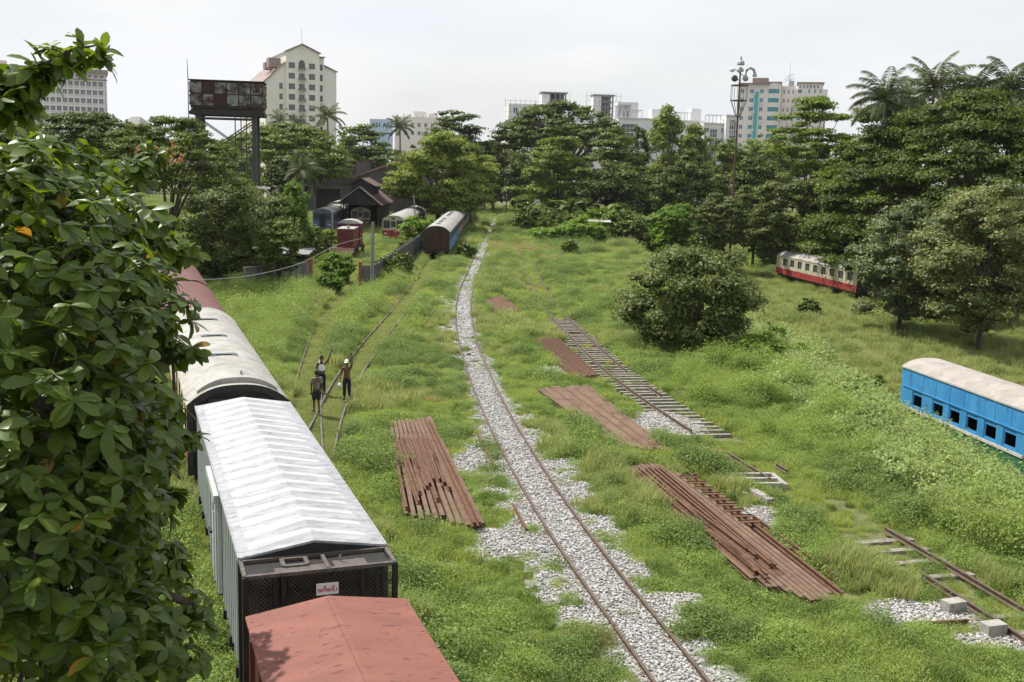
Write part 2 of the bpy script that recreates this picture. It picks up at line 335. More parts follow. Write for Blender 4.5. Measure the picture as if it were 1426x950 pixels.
def vnoise(x, y, sc, seed=0):
    x = np.asarray(x, float) * sc + seed * 17.3; y = np.asarray(y, float) * sc - seed * 9.1
    xi, yi = np.floor(x), np.floor(y); fx, fy = x - xi, y - yi; fx = fx * fx * (3 - 2 * fx); fy = fy * fy * (3 - 2 * fy)
    h = lambda a, b: np.modf(np.abs(np.sin(a * 127.1 + b * 311.7 + seed * 74.7) * 43758.5453))[0]
    return (h(xi, yi) * (1 - fx) + h(xi + 1, yi) * fx) * (1 - fy) + (h(xi, yi + 1) * (1 - fx) + h(xi + 1, yi + 1) * fx) * fy
def fbm(x, y, sc, seed=0): return .55 * vnoise(x, y, sc, seed) + .3 * vnoise(x, y, sc * 2.1, seed + 1) + .15 * vnoise(x, y, sc * 4.3, seed + 2)
def spline(pts, step=1.0):
    pts = [Vector(p) for p in pts]; q = [pts[0] * 2 - pts[1]] + pts + [pts[-1] * 2 - pts[-2]]; out = []
    for i in range(1, len(q) - 2):
        n = max(2, int((q[i + 1] - q[i]).length / step))
        for k in range(n):
            t = k / n; a, b, c, d = q[i - 1:i + 3]
            out.append(.5 * ((2 * b) + (c - a) * t + (2 * a - 5 * b + 4 * c - d) * t * t + (3 * b - a - 3 * c + d) * t ** 3))
    return out + [pts[-1]]
def offset(path, d):
    o = []
    for i, p in enumerate(path):
        t = path[min(i + 1, len(path) - 1)] - path[max(i - 1, 0)]; t.z = 0; t.normalize(); o.append(p + Vector((t.y, -t.x, 0)) * d)
    return o
def dist_poly(X, Y, path):
    d = np.full(X.shape, 1e9); sd = np.zeros(X.shape)
    for a, b in zip(path, path[1:]):
        ux, uy = b[0] - a[0], b[1] - a[1]; l2 = ux * ux + uy * uy + 1e-9
        t = np.clip(((X - a[0]) * ux + (Y - a[1]) * uy) / l2, 0, 1)
        dx, dy = X - a[0] - t * ux, Y - a[1] - t * uy; dd = np.hypot(dx, dy); m = dd < d
        d = np.where(m, dd, d); sd = np.where(m, np.sign(ux * dy - uy * dx), sd)
    return d, sd
def in_poly(X, Y, poly):
    r = np.zeros(X.shape, bool); n = len(poly)
    for i in range(n):
        x1, y1 = poly[i][0], poly[i][1]; x2, y2 = poly[(i + 1) % n][0], poly[(i + 1) % n][1]
        c = ((y1 > Y) != (y2 > Y)) & (X < (x2 - x1) * (Y - y1) / (y2 - y1 + 1e-12) + x1); r ^= c
    return r
def zg(x, y):
    x = np.asarray(x, float); y = np.asarray(y, float)
    low = -3.2 + 1.1 * smooth01(65, 100, y)
    return low * smooth01(15.6, 18.8, x) * (1 - smooth01(140, 200, y)) + .12 * (fbm(x, y, .35, 5) - 1)
def zgf(x, y): return float(zg(x, y))
def frame_bars(mb, O, U, V, w, h, t=.04, d=.04, nx=1, ny=1, mi=0):
    O, U, V = Vector(O), Vector(U), Vector(V)
    for i in range(nx + 1): x = t / 2 + (w - t) * i / nx; mb.bar(O + U * x, O + U * x + V * h, t, d, mi)
    for j in range(ny + 1): y = t / 2 + (h - t) * j / ny; mb.bar(O + V * y + U * t, O + V * y + U * (w - t), d * .9, t, mi)
WCACHE = {}
def window(parent, O, U, V, w, h, glass, framem, nx=2, ny=1, t=.06, inset=.12, name='window'):
    # a pane in its frame set into an opening; meshes are shared between windows of one size
    key = (round(w, 3), round(h, 3), glass.name, framem.name, nx, ny, t)
    if key not in WCACHE:
        mb = MB(); mb.face([(0, 0, 0), (w, 0, 0), (w, 0, h), (0, 0, h)], 0)
        frame_bars(mb, (0, -.03, 0), (1, 0, 0), (0, 0, 1), w, h, t, .05, nx, ny, 1)
        WCACHE[key] = mb.mesh('window', [glass, framem])
    U, V = Vector(U), Vector(V); Nn = U.cross(V); p = Vector(O) - Nn * inset
    return link(name, WCACHE[key], parent, p, math.atan2(U.y, U.x))
# ------------------------------------------------------------------ ground
def grid_mesh(xs, ys, zfun):
    X, Y = np.meshgrid(xs, ys); Z = zfun(X, Y); V = np.stack([X, Y, Z], -1).reshape(-1, 3)
    nx, ny = len(xs), len(ys); i = np.arange(nx * ny).reshape(ny, nx)
    Fq = np.stack([i[:-1, :-1], i[:-1, 1:], i[1:, 1:], i[1:, :-1]], -1).reshape(-1, 4)
    return V, Fq
xs = np.concatenate([np.linspace(-1500, -80, 20), np.linspace(-78, -20, 40), np.linspace(-19, 45, 160), np.linspace(46, 110, 40), np.linspace(115, 1500, 20)])
ys = np.concatenate([np.linspace(-60, 8, 12), np.linspace(9, 70, 150), np.linspace(71, 160, 100), np.linspace(165, 330, 40), np.linspace(345, 3500, 24)])
V_, F_ = grid_mesh(xs, ys, zg)
ground = link('ground', arrays_mesh('ground', V_, F_, M['soil'], smooth=True)); ground['kind'] = 'structure'

# ------------------------------------------------------------------ tracks
PROF = [(-.065, 0), (.065, 0), (.065, .015), (.012, .03), (.012, .10), (.035, .11), (.035, .14), (-.035, .14), (-.035, .11), (-.012, .10), (-.012, .03), (-.065, .015)][::-1]
def GP(lst, z=.1): return [G(x, y, z) for x, y in lst]
mainL = spline(GP([(935, 985), (905, 931.6), (884, 908), (855, 868.4), (823.7, 829), (792, 781.6), (756.6, 731.6), (727, 678), (704.6, 639.6), (682, 597), (666, 560), (652, 524), (640, 484), (634.5, 452), (635, 420), (645, 391), (659, 362), (672, 335), (681, 315), (688, 299)], .15), 1.2)
mainR = spline(GP([(1030, 1000), (988, 949), (950.6, 902.6), (918, 866), (884, 825), (858, 791), (831.6, 759), (801, 719), (767, 668), (744, 631), (719, 591), (698, 552), (679.6, 513), (665, 479), (657.5, 448), (656.5, 420), (661, 394), (671, 364), (681, 338), (689, 317), (695, 300)], .15), 1.2)
def resample(path, n):
    d = np.cumsum([0] + [(b - a).length for a, b in zip(path, path[1:])]); A = np.array([tuple(p) for p in path]); t = np.linspace(0, d[-1], n)
    return [Vector((np.interp(q, d, A[:, 0]), np.interp(q, d, A[:, 1]), 0)) for q in t]
def mid(a, b, n=180): return [(p + q) / 2 for p, q in zip(resample(a, n), resample(b, n))]
def smooth_path(p, k=6):
    A = np.array([tuple(v) for v in p])
    for _ in range(k): A[1:-1] = (A[:-2] + 2 * A[1:-1] + A[2:]) / 4
    return [Vector(v) for v in A]
main_c = smooth_path(mid(mainL, mainR), 12)
def track(name, label, paths, z, railm, sleepers=None, slm=None, slz=None, sl_size=(2.0, .22, .12), group=None):
    o = main = thing(name, label, 'railway track', paths[0][0] * 1, 0, group); base = Vector(o.location)
    for pth in paths:
        mb = MB(); mb.prism(PROF, [p - base + Vector((0, 0, z)) for p in pth]); mb.build('rail', railm, o)
    if sleepers:
        sm = MB(); sm.box((0, 0, 0), sl_size); me = sm.mesh('sleeper', slm)
        for p, a, dz in sleepers:
            s = link('sleeper', me, o, p - base + Vector((0, 0, slz + dz)), a)
    return o
def sleepers_on(c, s0, s1, step, jit=.0, keep=1.0, ext=0):
    out = []; d = 0; nxt = s0
    for a, b in zip(c, c[1:]):
        l = (b - a).length
        while nxt < d + l:
            if nxt > s1: return out
            if random.random() < keep:
                t = (nxt - d) / l; u = (b - a).normalized()
                out.append((a.lerp(b, t) + Vector((-u.y * -ext, u.x * -ext, 0)) + Vector((random.uniform(-jit, jit), random.uniform(-jit, jit), 0)), math.atan2(-u.x, u.y) + random.uniform(-.03, .03), random.uniform(-.012, .012)))
            nxt += step
        d += l
    return out
G2 = .53
mt = track('railway_track', 'brown rails on a strip of pale grey ballast running through the middle of the yard', [offset(main_c, -G2), offset(main_c, G2)], .03, M['rail_used'],
      sleepers_on(main_c, 0, 40, .68, .02, .85), M['conc_old'], -.025)

# disused track on the right, broken into lengths
CLp = GP([(1440, 897), (1401, 873), (1293, 805), (1213, 755), (1096, 682), (1012, 632), (978, 609), (930, 581), (885, 548), (853, 526), (819, 493), (789, 461), (768, 442), (747, 412.6), (735.6, 389), (727, 365.5), (722, 336)], .15)
CRp = GP([(1500, 895), (1426, 847), (1378, 819), (1304, 776), (1233, 737), (1107, 664), (1081, 648), (1030, 617), (985, 590), (933, 558), (879, 521), (834, 484), (805, 458), (774, 424), (752, 386), (740, 359), (734, 333)], .15)
cl_ = spline(CLp, 1.0); cr_ = spline(CRp, 1.0); c_c = smooth_path(mid(cl_, cr_, 160), 14)
def seg(path, px0, px1, y_by=True):     # part of a path between two photo rows
    y0, y1 = sorted((G(700, px0).y, G(700, px1).y)); return [p for p in path if y0 <= p.y <= y1]
cLn, cRn = offset(c_c, -G2), offset(c_c, G2)
def piece(path, y0, y1): return [p for p in path if y0 <= p.y <= y1]
def yy(px, py): return G(px, py).y
far_track = track('disused_track', 'rusty disused track with bare sleepers between the rail stacks and the round bush',
    [piece(cLn, yy(978, 609), 170), piece(cRn, yy(879, 521), 190), piece(cRn, yy(933, 559), yy(909, 542))], .05, M['rail_used'],
    [s for s in sleepers_on(c_c, 0, 300, .62, .04, .93) if yy(975, 612) < s[0].y < yy(790, 445)], M['wood_sleeper'], .0)
pit_track = track('disused_track', 'short broken rail crossing a small concrete pit in the weeds',
    [piece(cLn, yy(1098, 684), yy(1012, 632)), piece(cRn, yy(1107, 664), yy(1081, 648))], .08, M['rail_used'])
near_track = track('disused_track', 'overgrown rusty track on loose concrete sleepers at the lower right',
    [piece(cLn, 18, yy(1290, 802)), piece(cRn, 16, yy(1233, 737)), piece(cLn, yy(1237, 771), yy(1213, 755))], .05, M['rail_used'],
    [s for s in sleepers_on(c_c, 0, 300, .85, .10, .5) if 21.8 < s[0].y < yy(1225, 745)], M['wood_sleeper'], -.02, (1.9, .22, .13))
# concrete pit under the broken rail
pa = G(1062, 690); pm = MB()
pitrot = math.atan2(-(c_c[60] - c_c[55]).x, (c_c[60] - c_c[55]).y)
for y in (-.2, .35, .9): pm.box((.15, y + .9, .10), (1.5, .14, .2))
pm.box((-.66, .55, .09), (.16, 1.8, .18)); pm.box((.95, 1.25, .09), (.16, 1.3, .18))
tag(pm.build('concrete_pit', M['concrete'], None, pa, pitrot), 'small concrete pit frame under the broken rail in the weeds', 'concrete pit')
bm_ = MB(); bm_.box((0, 0, .12), (.26, 1.25, .24)); me = bm_.mesh('concrete_block', M['concrete'])
for (px, py, rz, lab, sc) in ((1058, 697, .32, 'weathered concrete beam lying in grass beside the small pit', 1), (968, 651, 1.2, 'grey rubble block in grass past the end of the bare sleepers', .45)):
    tag(link('concrete_block', me, None, G(px, py), rz), lab, 'concrete block'); col.objects[-1].scale = (1, sc, 1)
b2 = MB(); b2.box((0, 0, .14), (.5, .3, .28)); me = b2.mesh('concrete_block', M['concrete'])
for (px, py, rz, lab) in ((1327, 852, .35, 'square concrete block under the near rusty rail beside the gravel'), (1382, 884, .3, 'square concrete block beside the broken end of the near rail')):
    tag(link('concrete_block', me, None, G(px, py), rz), lab, 'concrete block')
kb = MB(); kb.prism([(-.07, 0), (.07, 0), (.07, .07), (-.07, .07)][::-1], [G(1044, 705), G(1070, 722), G(1094, 742)])
tag(kb.build('kerb_strip', M['conc_old']), 'narrow half buried concrete strip between tall grass and the tie plates', 'concrete strip')

# the two tracks on the left
BLp = spline(GP([(412, 625), (430, 597), (440, 578), (459, 537), (489, 496), (516, 464), (547, 429.5), (572, 397), (593, 364.6), (600, 350)], .1), 1.5)
BRp = spline(GP([(459, 662), (462, 647), (468, 609), (481, 562), (493.7, 537), (519, 496), (560, 439), (588, 400), (612, 364.6), (620, 350)], .1), 1.5)
ARp = spline(GP([(453, 660), (449.5, 622), (446, 575), (449, 525), (454, 486), (462, 458), (468, 436), (494, 401), (505, 369.5), (508, 352)], .1), 1.5)
ALp = spline(GP([(400, 590), (407, 549), (415, 518), (434, 461), (443, 439), (472, 407), (479.5, 390), (488, 365), (492, 352)], .1), 1.5)
for p in BLp + BRp + ARp + ALp: p.z = 0
b_c = smooth_path(mid(BLp, BRp, 70), 6); a_c = smooth_path(mid(ALp, ARp, 70), 6)
track('grown_over_track', 'grass grown track leading to the dark ended brown train', [smooth_path(BLp, 5), smooth_path(BRp, 5)], -.05, M['rail_worn'])
track('grown_over_track', 'grass grown track leading past the wall end to the red shunter', [smooth_path(ALp, 5), smooth_path(ARp, 5)], -.08, M['rail_worn'])

# ------------------------------------------------------------------ stacks of rails
RL = {}
for nm, mm in (('up', 'rust'), ('flat', 'rust_flat')):
    mb = MB(); mb.prism(PROF, [Vector((0, 0, 0)), Vector((0, 1, 0))]); RL[nm] = mb.mesh('loose_rail', M[mm])
PILE_POLYS = []; NR = [0]
def rail_between(a, b, z, kind, label, group, flip=False):
    d = b - a; d.z = 0
    o = link('loose_rail', RL[kind], None, (a.x, a.y, z + (.14 if flip else 0)), 0)
    o.rotation_euler = (0, math.pi if flip else 0, math.atan2(-d.x, d.y)); o.scale = (1, d.length, 1)
    NR[0] += 1; return tag(o, label, 'rail', group)
def pile(tl, tr, br, bl, kind, label, group, z=.05, pitch=.15, flip=False, bulge=0, jit=.15, n=None):
    tl, tr, br, bl = [G(*p) for p in (tl, tr, br, bl)]; PILE_POLYS.append([tl, tr, br, bl])
    n = n or max(3, int((tr - tl).length / pitch))
    for i in range(n):
        t = (i + .5) / n; a = tl.lerp(tr, t); b = bl.lerp(br, t); u = (b - a).normalized()
        rail_between(b + u * (random.uniform(-jit, jit) + bulge * math.sin(math.pi * t) * random.uniform(.5, 1)), a - u * random.uniform(-jit, jit), z + random.uniform(-.006, .006), kind, label, group, flip)
# near left stack
pile((541, 592), (601, 588), (678, 741), (560, 722), 'flat', 'rusty rail in the flat lower layer of the left hand stack beside the white wagon', 'lower rails of the stack beside the white wagon', flip=True, jit=.3)
for i, (ax, ay, bx, by) in enumerate([(552, 615, 583, 703), (557, 611, 584, 690), (562, 610, 594, 682), (568, 609, 585, 664), (576, 609, 598, 678), (583, 608, 604, 672), (590, 609, 612, 672), (596, 612, 618, 677), (600, 630, 626, 684), (594, 655, 609, 700), (593, 588, 660, 734), (598, 588, 668, 733), (551, 640, 566, 712)]):
    rail_between(G(bx, by, .19), G(ax, ay, .19), .185, 'up', 'rusty rail lying loose on top of the stack beside the white wagon', 'upper rails of the stack beside the white wagon')
# small far stack
pile((676, 424), (700, 416), (724, 438), (692, 444), 'up', 'weathered rail in the small far stack beside the bend of the main track', 'rails of the small far stack', jit=.5, pitch=.19, z=.16)
# ribbed stack
pile((735, 475), (778, 474), (834, 527), (800, 531), 'up', 'rusty rail standing upright in the ribbed stack beside the bare sleepers', 'rails of the ribbed stack', jit=.1, pitch=.15)
# long flat stack
pile((746, 546), (819, 542), (935, 634), (858, 627), 'flat', 'brown rail laid foot up in the long flat stack with a weed on it', 'rails of the long flat stack', flip=True, jit=.25)
for (ax, ay, bx, by) in ((790, 546, 905, 630), (803, 545, 920, 631), (776, 548, 880, 627)): rail_between(G(bx, by, .1), G(ax, ay, .1), .06, 'up', 'brown rail laid foot up in the long flat stack with a weed on it', 'rails of the long flat stack')
# near right stack
pile((866, 657), (927, 652), (1160, 836), (1040, 812), 'flat', 'brown rail in the flat lower layer of the near right stack', 'lower rails of the near right stack', flip=True, bulge=1.2, jit=.25)
for (ax, ay, bx, by) in ((878, 658, 1047, 797), (884, 657, 1052, 802), (889, 655, 1068, 806), (899, 656, 1067, 812), (904, 655, 1052, 779), (912, 656, 1073, 792), (918, 655, 1080, 793), (895, 672, 1060, 800), (929, 686, 1040, 770)):
    rail_between(G(bx, by, .19), G(ax, ay, .19), .185, 'up', 'orange rusted rail lying loose on top of the near right stack', 'upper rails of the near right stack')
for k, (ax, ay, bx, by, lab) in enumerate(((950, 655, 1174, 832, 'dark rail carrying the row of steel plates beside the near right stack'), (1048, 722, 1166, 808, 'short dark rail lying outermost past the row of steel plates'))):
    rail_between(G(bx, by, .05), G(ax, ay, .05), .03, 'up', lab, None)
tp = MB(); tp.box((0, 0, 0), (.62, .17, .02)); tp.box((0, .07, .015), (.62, .02, .05)); tpm = tp.mesh('steel_plate', M['rust'])
for i in range(9):
    t = i / 8; p = G(960 + 84 * t, 664 + 62 * t, .2); o = link('steel_plate', tpm, None, (p.x, p.y, .19), R_(8) + random.uniform(-.08, .08))
    tag(o, 'rusty steel plate lying across the dark rail beside the near right stack', 'steel plate', 'row of steel plates')
for (ax, ay, bx, by, lab) in ((666, 609, 690, 655, 'orange rail end half buried in ballast beside the left rail stack'), (714, 706, 733, 742, 'bent orange rail end on the ballast below the left rail stack'), (973, 876, 1012, 889, 'short broken rail piece on the ballast right of the main track'), (1296, 873, 1348, 869, 'rusty bar lying on the gravel patch beside the square block'), (955, 637, 972, 634, 'short rusty bar in the grass past the long flat stack')):
    rail_between(G(bx, by, .05), G(ax, ay, .05), .03, 'up', lab, None)

# ------------------------------------------------------------------ ballast
PATCH = [(G(1278, 857), 1.2, 1.0), (G(930, 842), 1.1, .7), (G(915, 592), 1.6, 2.2), (G(700, 760), .75, 1.3), (G(660, 640), .8, 2.0), (G(1375, 895), .9, .5), (G(770, 517), .9, 1.6), (G(740, 315), 2.5, 6), (G(1068, 722), .5, 1.2)]
MCN = [(p.x, p.y) for p in main_c]
def ballast_mask(X, Y):
    d, s = dist_poly(X, Y, MCN); n = fbm(X, Y, .55, 3); n2 = fbm(X, Y, 1.7, 8)
    right = s < 0
    wl = np.interp(Y, [14, 22, 30, 40, 46, 60, 85, 110, 300], [.8, 1.9, 2.0, 1.6, 1.0, 1.9, 2.3, 1.1, .95])
    wr = np.interp(Y, [14, 20, 26, 34, 42, 50, 65, 90, 120, 300], [1.7, 1.6, 1.7, 2.2, 1.6, 1.0, 1.2, 1.1, .95, .95])
    half = np.where(right, wr, wl)
    m = 1 - smooth01(-.25, .25, d - half * (.42 + .8 * n))
    m = m * (1 - .85 * smooth01(.50, .57, n2) * smooth01(.22, .5, np.abs(d - .40)))
    m = m * (1 - .45 * smooth01(70, 90, Y) * smooth01(.50, .58, n2)); gap = np.interp(Y, [0, 48, 52, 62, 66, 400], [0, 0, .9, .9, 0, 0]); m = m * (1 - gap * smooth01(.5, .58, n2))
    for c, rx, ry in PATCH:
        q = np.hypot((X - c.x) / rx, (Y - c.y) / ry); m = np.maximum(m, 1 - smooth01(.75, 1.1, q + (n2 - .5) * .9))
    return m
rows = []
VB, FB = [], []
xs2 = np.arange(-9, 13, .22)
ys2 = np.concatenate([np.arange(14, 60, .25), np.arange(60, 130, .6), np.arange(130, 262, 1.6)])
Vb, Fb = grid_mesh(xs2, ys2, lambda X, Y: np.maximum(zg(X, Y), 0) * 0 + .012 + .03 * fbm(X, Y, 1.2, 4))
mk = ballast_mask(Vb[:, 0], Vb[:, 1]); keep = mk[Fb].max(1) > .3
Fb = Fb[keep]; used = np.unique(Fb); remap = np.zeros(len(Vb), int); remap[used] = np.arange(len(used))
bal = link('ballast_bed', arrays_mesh('ballast_bed', Vb[used], remap[Fb], M['ballast'], smooth=True)); bal['kind'] = 'structure'

# ------------------------------------------------------------------ instanced stuff
def scatter(name, label, cat, protos, pts, rz, sc, ix):
    pc = bpy.data.collections.new(name + '_kinds')
    for i, me in enumerate(protos): pc.objects.link(bpy.data.objects.new('%s_kind_%02d' % (name, i), me))
    me = bpy.data.meshes.new(name); me.vertices.add(len(pts)); me.vertices.foreach_set('co', np.asarray(pts, np.float32).ravel())
    for an, ty, ar in (('rz', 'FLOAT', rz), ('sc', 'FLOAT', sc), ('ix', 'INT', ix)):
        a = me.attributes.new(an, ty, 'POINT'); a.data.foreach_set('value', np.asarray(ar, np.int32 if ty == 'INT' else np.float32))
    o = link(name, me); tag(o, label, cat, None, 'stuff')
    ng = bpy.data.node_groups.new(name, 'GeometryNodeTree')
    ng.interface.new_socket('Geometry', in_out='INPUT', socket_type='NodeSocketGeometry'); ng.interface.new_socket('Geometry', in_out='OUTPUT', socket_type='NodeSocketGeometry')
    gi = ng.nodes.new('NodeGroupInput'); go = ng.nodes.new('NodeGroupOutput'); ip = ng.nodes.new('GeometryNodeInstanceOnPoints'); ci = ng.nodes.new('GeometryNodeCollectionInfo')
    ci.inputs['Collection'].default_value = pc; ci.inputs['Separate Children'].default_value = True; ci.inputs['Reset Children'].default_value = True
    def na(n, t):
        a = ng.nodes.new('GeometryNodeInputNamedAttribute'); a.data_type = t; a.inputs['Name'].default_value = n; return a
    a1, a2, a3 = na('rz', 'FLOAT'), na('sc', 'FLOAT'), na('ix', 'INT'); cx = ng.nodes.new('ShaderNodeCombineXYZ')
    l = ng.links.new
    l(gi.outputs[0], ip.inputs['Points']); l(ci.outputs[0], ip.inputs['Instance']); ip.inputs['Pick Instance'].default_value = True
    l(a3.outputs[0], ip.inputs['Instance Index']); l(a1.outputs[0], cx.inputs[2]); l(cx.outputs[0], ip.inputs['Rotation']); l(a2.outputs[0], ip.inputs['Scale']); l(ip.outputs[0], go.inputs[0])
    md = o.modifiers.new('scatter', 'NODES'); md.node_group = ng
    return o
rng = np.random.default_rng(11)
def stone_mesh(k):
    r = np.random.default_rng(100 + k); bm = bmesh.new(); bmesh.ops.create_icosphere(bm, subdivisions=1, radius=1)
    for v in bm.verts: v.co = v.co * r.uniform(.7, 1.15); v.co.z *= .9; v.co.x *= 1.1
    me = bpy.data.meshes.new('stone'); bm.to_mesh(me); bm.free(); me.materials.append(M['stone']); return me
n = 620000
X = rng.uniform(-9, 13, n); Y = 14 + (150 - 14) * rng.uniform(0, 1, n) ** 1.7
k = (ballast_mask(X, Y) > .45 + .35 * rng.uniform(-.6, 1, n)); X, Y = X[k], Y[k]
k = rng.uniform(0, 1, len(X)) < np.interp(Y, [14, 40, 78, 150], [1, .8, .5, .3]); X, Y = X[k], Y[k]
scatter('ballast_stones', 'loose pale grey crushed stone along the main track', 'gravel', [stone_mesh(i) for i in range(8)],
        np.stack([X, Y, .025 + .03 * fbm(X, Y, 1.2, 4) + rng.uniform(-.01, .02, len(X))], -1), rng.uniform(0, 6.28, len(X)), rng.uniform(.021, .041, len(X)) * np.interp(Y, [14, 40, 78, 150], [1, 1.15, 1.7, 2.6]), rng.integers(0, 8, len(X)))
# ------------------------------------------------------------------ rolling stock
def arch(W, eave, crown, n=14, over=.0):
    h = W / 2 + over; r = []
    for i in range(n + 1):
        t = -1 + 2 * i / n; r.append((h * t, eave + (crown - eave) * (1 - abs(t) ** 2.6)))
    return r
def bogie(par, y, W, far=False):
    b = MB()
    for sx in (-1, 1):
        b.box((sx * (W / 2 - .38), y, .50), (.1, 2.3, .25)); b.box((sx * (W / 2 - .36), y, .55), (.16, .5, .4))
    b.box((0, y, .55), (W - .8, .4, .25)); o = b.build('bogie', M['under'], par)
    wm = MB(); wm.tube([(-.05, 0, 0), (.05, 0, 0)], .37, 14); wme = wm.mesh('wheel', M['under'])
    for sx in (-1, 1):
        for dy in (-.8, .8): link('wheel', wme, o, (sx * .53, y + dy, .42))
def coach(name, label, cat, loc, phi, L_, W=2.8, floor=1.0, eave=3.0, crown=3.5, up='cream', low=None, bandz=None, roof='coach_roof', wl=(), wr=(), end='brown_end', winm=('glass', 'dark_steel'), open_win=False, group=None, detail=True, doors_l=(), doors_r=(), end_ops=(), end_band=False, under=True):
    # local: +Y along the coach away from the near end; wl / wr = windows (y0, z0, y1, z1)
    o = thing(name, label, cat, loc, phi, group); b = MB(); h = W / 2; mats = [M[up], M[low or up], M['interior'], M[end]]
    H = eave - floor; bz = (bandz - floor) if bandz else None
    ol = [(L_ - y1, z0 - floor, L_ - y0, z1 - floor) for y0, z0, y1, z1 in list(wl) + list(doors_l)]
    orr = [(y0, z0 - floor, y1, z1 - floor) for y0, z0, y1, z1 in list(wr) + list(doors_r)]
    b.wall((-h, L_, floor), (0, -1, 0), (0, 0, 1), L_, H, ol, .1, 0, None, bz, 1)
    b.wall((h, 0, floor), (0, 1, 0), (0, 0, 1), L_, H, orr, .1, 0, None, bz, 1)
    # interior shell, floor, ends
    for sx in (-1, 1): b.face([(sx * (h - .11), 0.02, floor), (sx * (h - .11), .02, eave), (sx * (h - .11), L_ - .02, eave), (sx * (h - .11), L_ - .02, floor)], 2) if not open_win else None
    b.face([(-h, 0, floor + .01), (h, 0, floor + .01), (h, L_, floor + .01), (-h, L_, floor + .01)], 2)
    A = arch(W - .01, eave, crown - .04)
    if end_ops:
        b.wall((-h, 0, floor), (1, 0, 0), (0, 0, 1), W, H, end_ops, .1, 3, None, bz if end_band else None, 1)
        b.face([(x, 0, z) for x, z in A][::1], 3)
    else: b.face([(-h, 0, floor), (h, 0, floor)] + [(x, 0, z) for x, z in A[::-1]], 3)
    b.face([(h, L_, floor), (-h, L_, floor)] + [(x, L_, z) for x, z in A], 3)
    b.build('body', mats, o)
    r = MB(); B = arch(W, eave, crown, over=.05); Bi = arch(W, eave - .06, crown - .06, over=.04)
    for (x0, z0), (x1, z1) in zip(B, B[1:]): r.face([(x0, -.04, z0), (x1, -.04, z1), (x1, L_ + .04, z1), (x0, L_ + .04, z0)])
    for y, fl in ((-.04, 1), (L_ + .04, -1)):
        for i in range(len(B) - 1):
            q = [(B[i][0], y, B[i][1]), (Bi[i][0], y, Bi[i][1]), (Bi[i + 1][0], y, Bi[i + 1][1]), (B[i + 1][0], y, B[i + 1][1])]; r.face(q[::fl])
    for sx, j in ((-1, 0), (1, -1)):
        r.face([(B[j][0], -.04, B[j][1]), (Bi[j][0], -.04, Bi[j][1]), (Bi[j][0], L_ + .04, Bi[j][1]), (B[j][0], L_ + .04, B[j][1])])
    r.build('roof', M[roof], o, smooth=False)
    g, fr = M[winm[0]], M[winm[1]]
    for y0, z0, y1, z1 in wl:
        if open_win:
            f = MB(); frame_bars(f, (0, 0, 0), (1, 0, 0), (0, 0, 1), y1 - y0, z1 - z0, .07, .06); f.box(((y1 - y0) / 2, 0, z1 - z0 - .1), (y1 - y0 - .1, .05, .16)); f.build('window', fr, o, (-h + .06, y1, z0), -math.pi / 2)
        else: window(o, (-h, y1, z0), (0, -1, 0), (0, 0, 1), y1 - y0, z1 - z0, g, fr, 1, 1, .06, .05)
    for y0, z0, y1, z1 in wr: window(o, (h, y0, z0), (0, 1, 0), (0, 0, 1), y1 - y0, z1 - z0, g, fr, 1, 1, .06, .05)
    if under:
        u = MB(); u.box((0, L_ / 2, floor - .12), (W - .3, L_ - .3, .22)); u.box((0, L_ * .45, floor - .42), (W - 1, 3, .4)); u.build('underframe', M['under'], o)
        bogie(o, 2.3, W); bogie(o, L_ - 2.3, W)
        cpl = MB(); cpl.box((0, -.25, .75), (.25, .6, .25)); cpl.build('coupler', M['under'], o)
    return o

PH = R_(20); AX0 = Vector((-3.33, 17.60, 0)); AU = Vector((-math.sin(PH), math.cos(PH), 0))
# --- near red roofed wagon
W_ = 2.36; o = thing('covered_wagon', 'covered wagon with a faded red roof, nearest to the bottom edge', 'wagon', AX0 + AU * -13.35 + Vector((-AU.y, AU.x, 0)) * .17 + Vector((0, 0, -.16)), PH); Lw = 11.0
b = MB(); h = W_ / 2
b.wall((-h, Lw, .95), (0, -1, 0), (0, 0, 1), Lw, 2.3, [], .1); b.wall((h, 0, .95), (0, 1, 0), (0, 0, 1), Lw, 2.3, [], .1)
b.face([(-h, 0, .95), (h, 0, .95), (h, 0, 3.25), (0, 0, 3.44), (-h, 0, 3.25)]); b.face([(h, Lw, .95), (-h, Lw, .95), (-h, Lw, 3.25), (0, Lw, 3.44), (h, Lw, 3.25)])
for sx in (-1, 1):
    for i in range(10): b.box((sx * (h + .03), .5 + i * 1.1, 2.1), (.06, .1, 2.2))
b.build('body', M['maroon'], o)
r = MB()
for sx in (-1, 1):
    pr = [(sx * (h + .05), 3.26), (0, 3.45), (0, 3.49), (sx * (h + .05), 3.30)]
    r.prism(pr if sx < 0 else pr[::-1], [Vector((0, -.05, 0)), Vector((0, Lw + .05, 0))])
for y in (2.7, 5.4, 8.1): 
    for sx in (-1, 1): r.bar((sx * (h + .05), y, 3.298), (0, y, 3.488), .07, .012)
r.box((0, Lw / 2, 3.492), (.07, Lw, .014))
r.tube([(.14, 7.2, 3.47), (.14, 7.2, 3.55)], .11, 10)
for i in range(22):
    for sx in (-1, 1): r.box((sx * (h - .02), .3 + i * .5, 3.312), (.03, .03, .012))
r.build('roof', M['red_roof'], o)
u = MB(); u.box((0, Lw / 2, .82), (2.1, Lw - .2, .24)); u.build('underframe', M['under'], o); bogie(o, 2, W_); bogie(o, Lw - 2, W_)
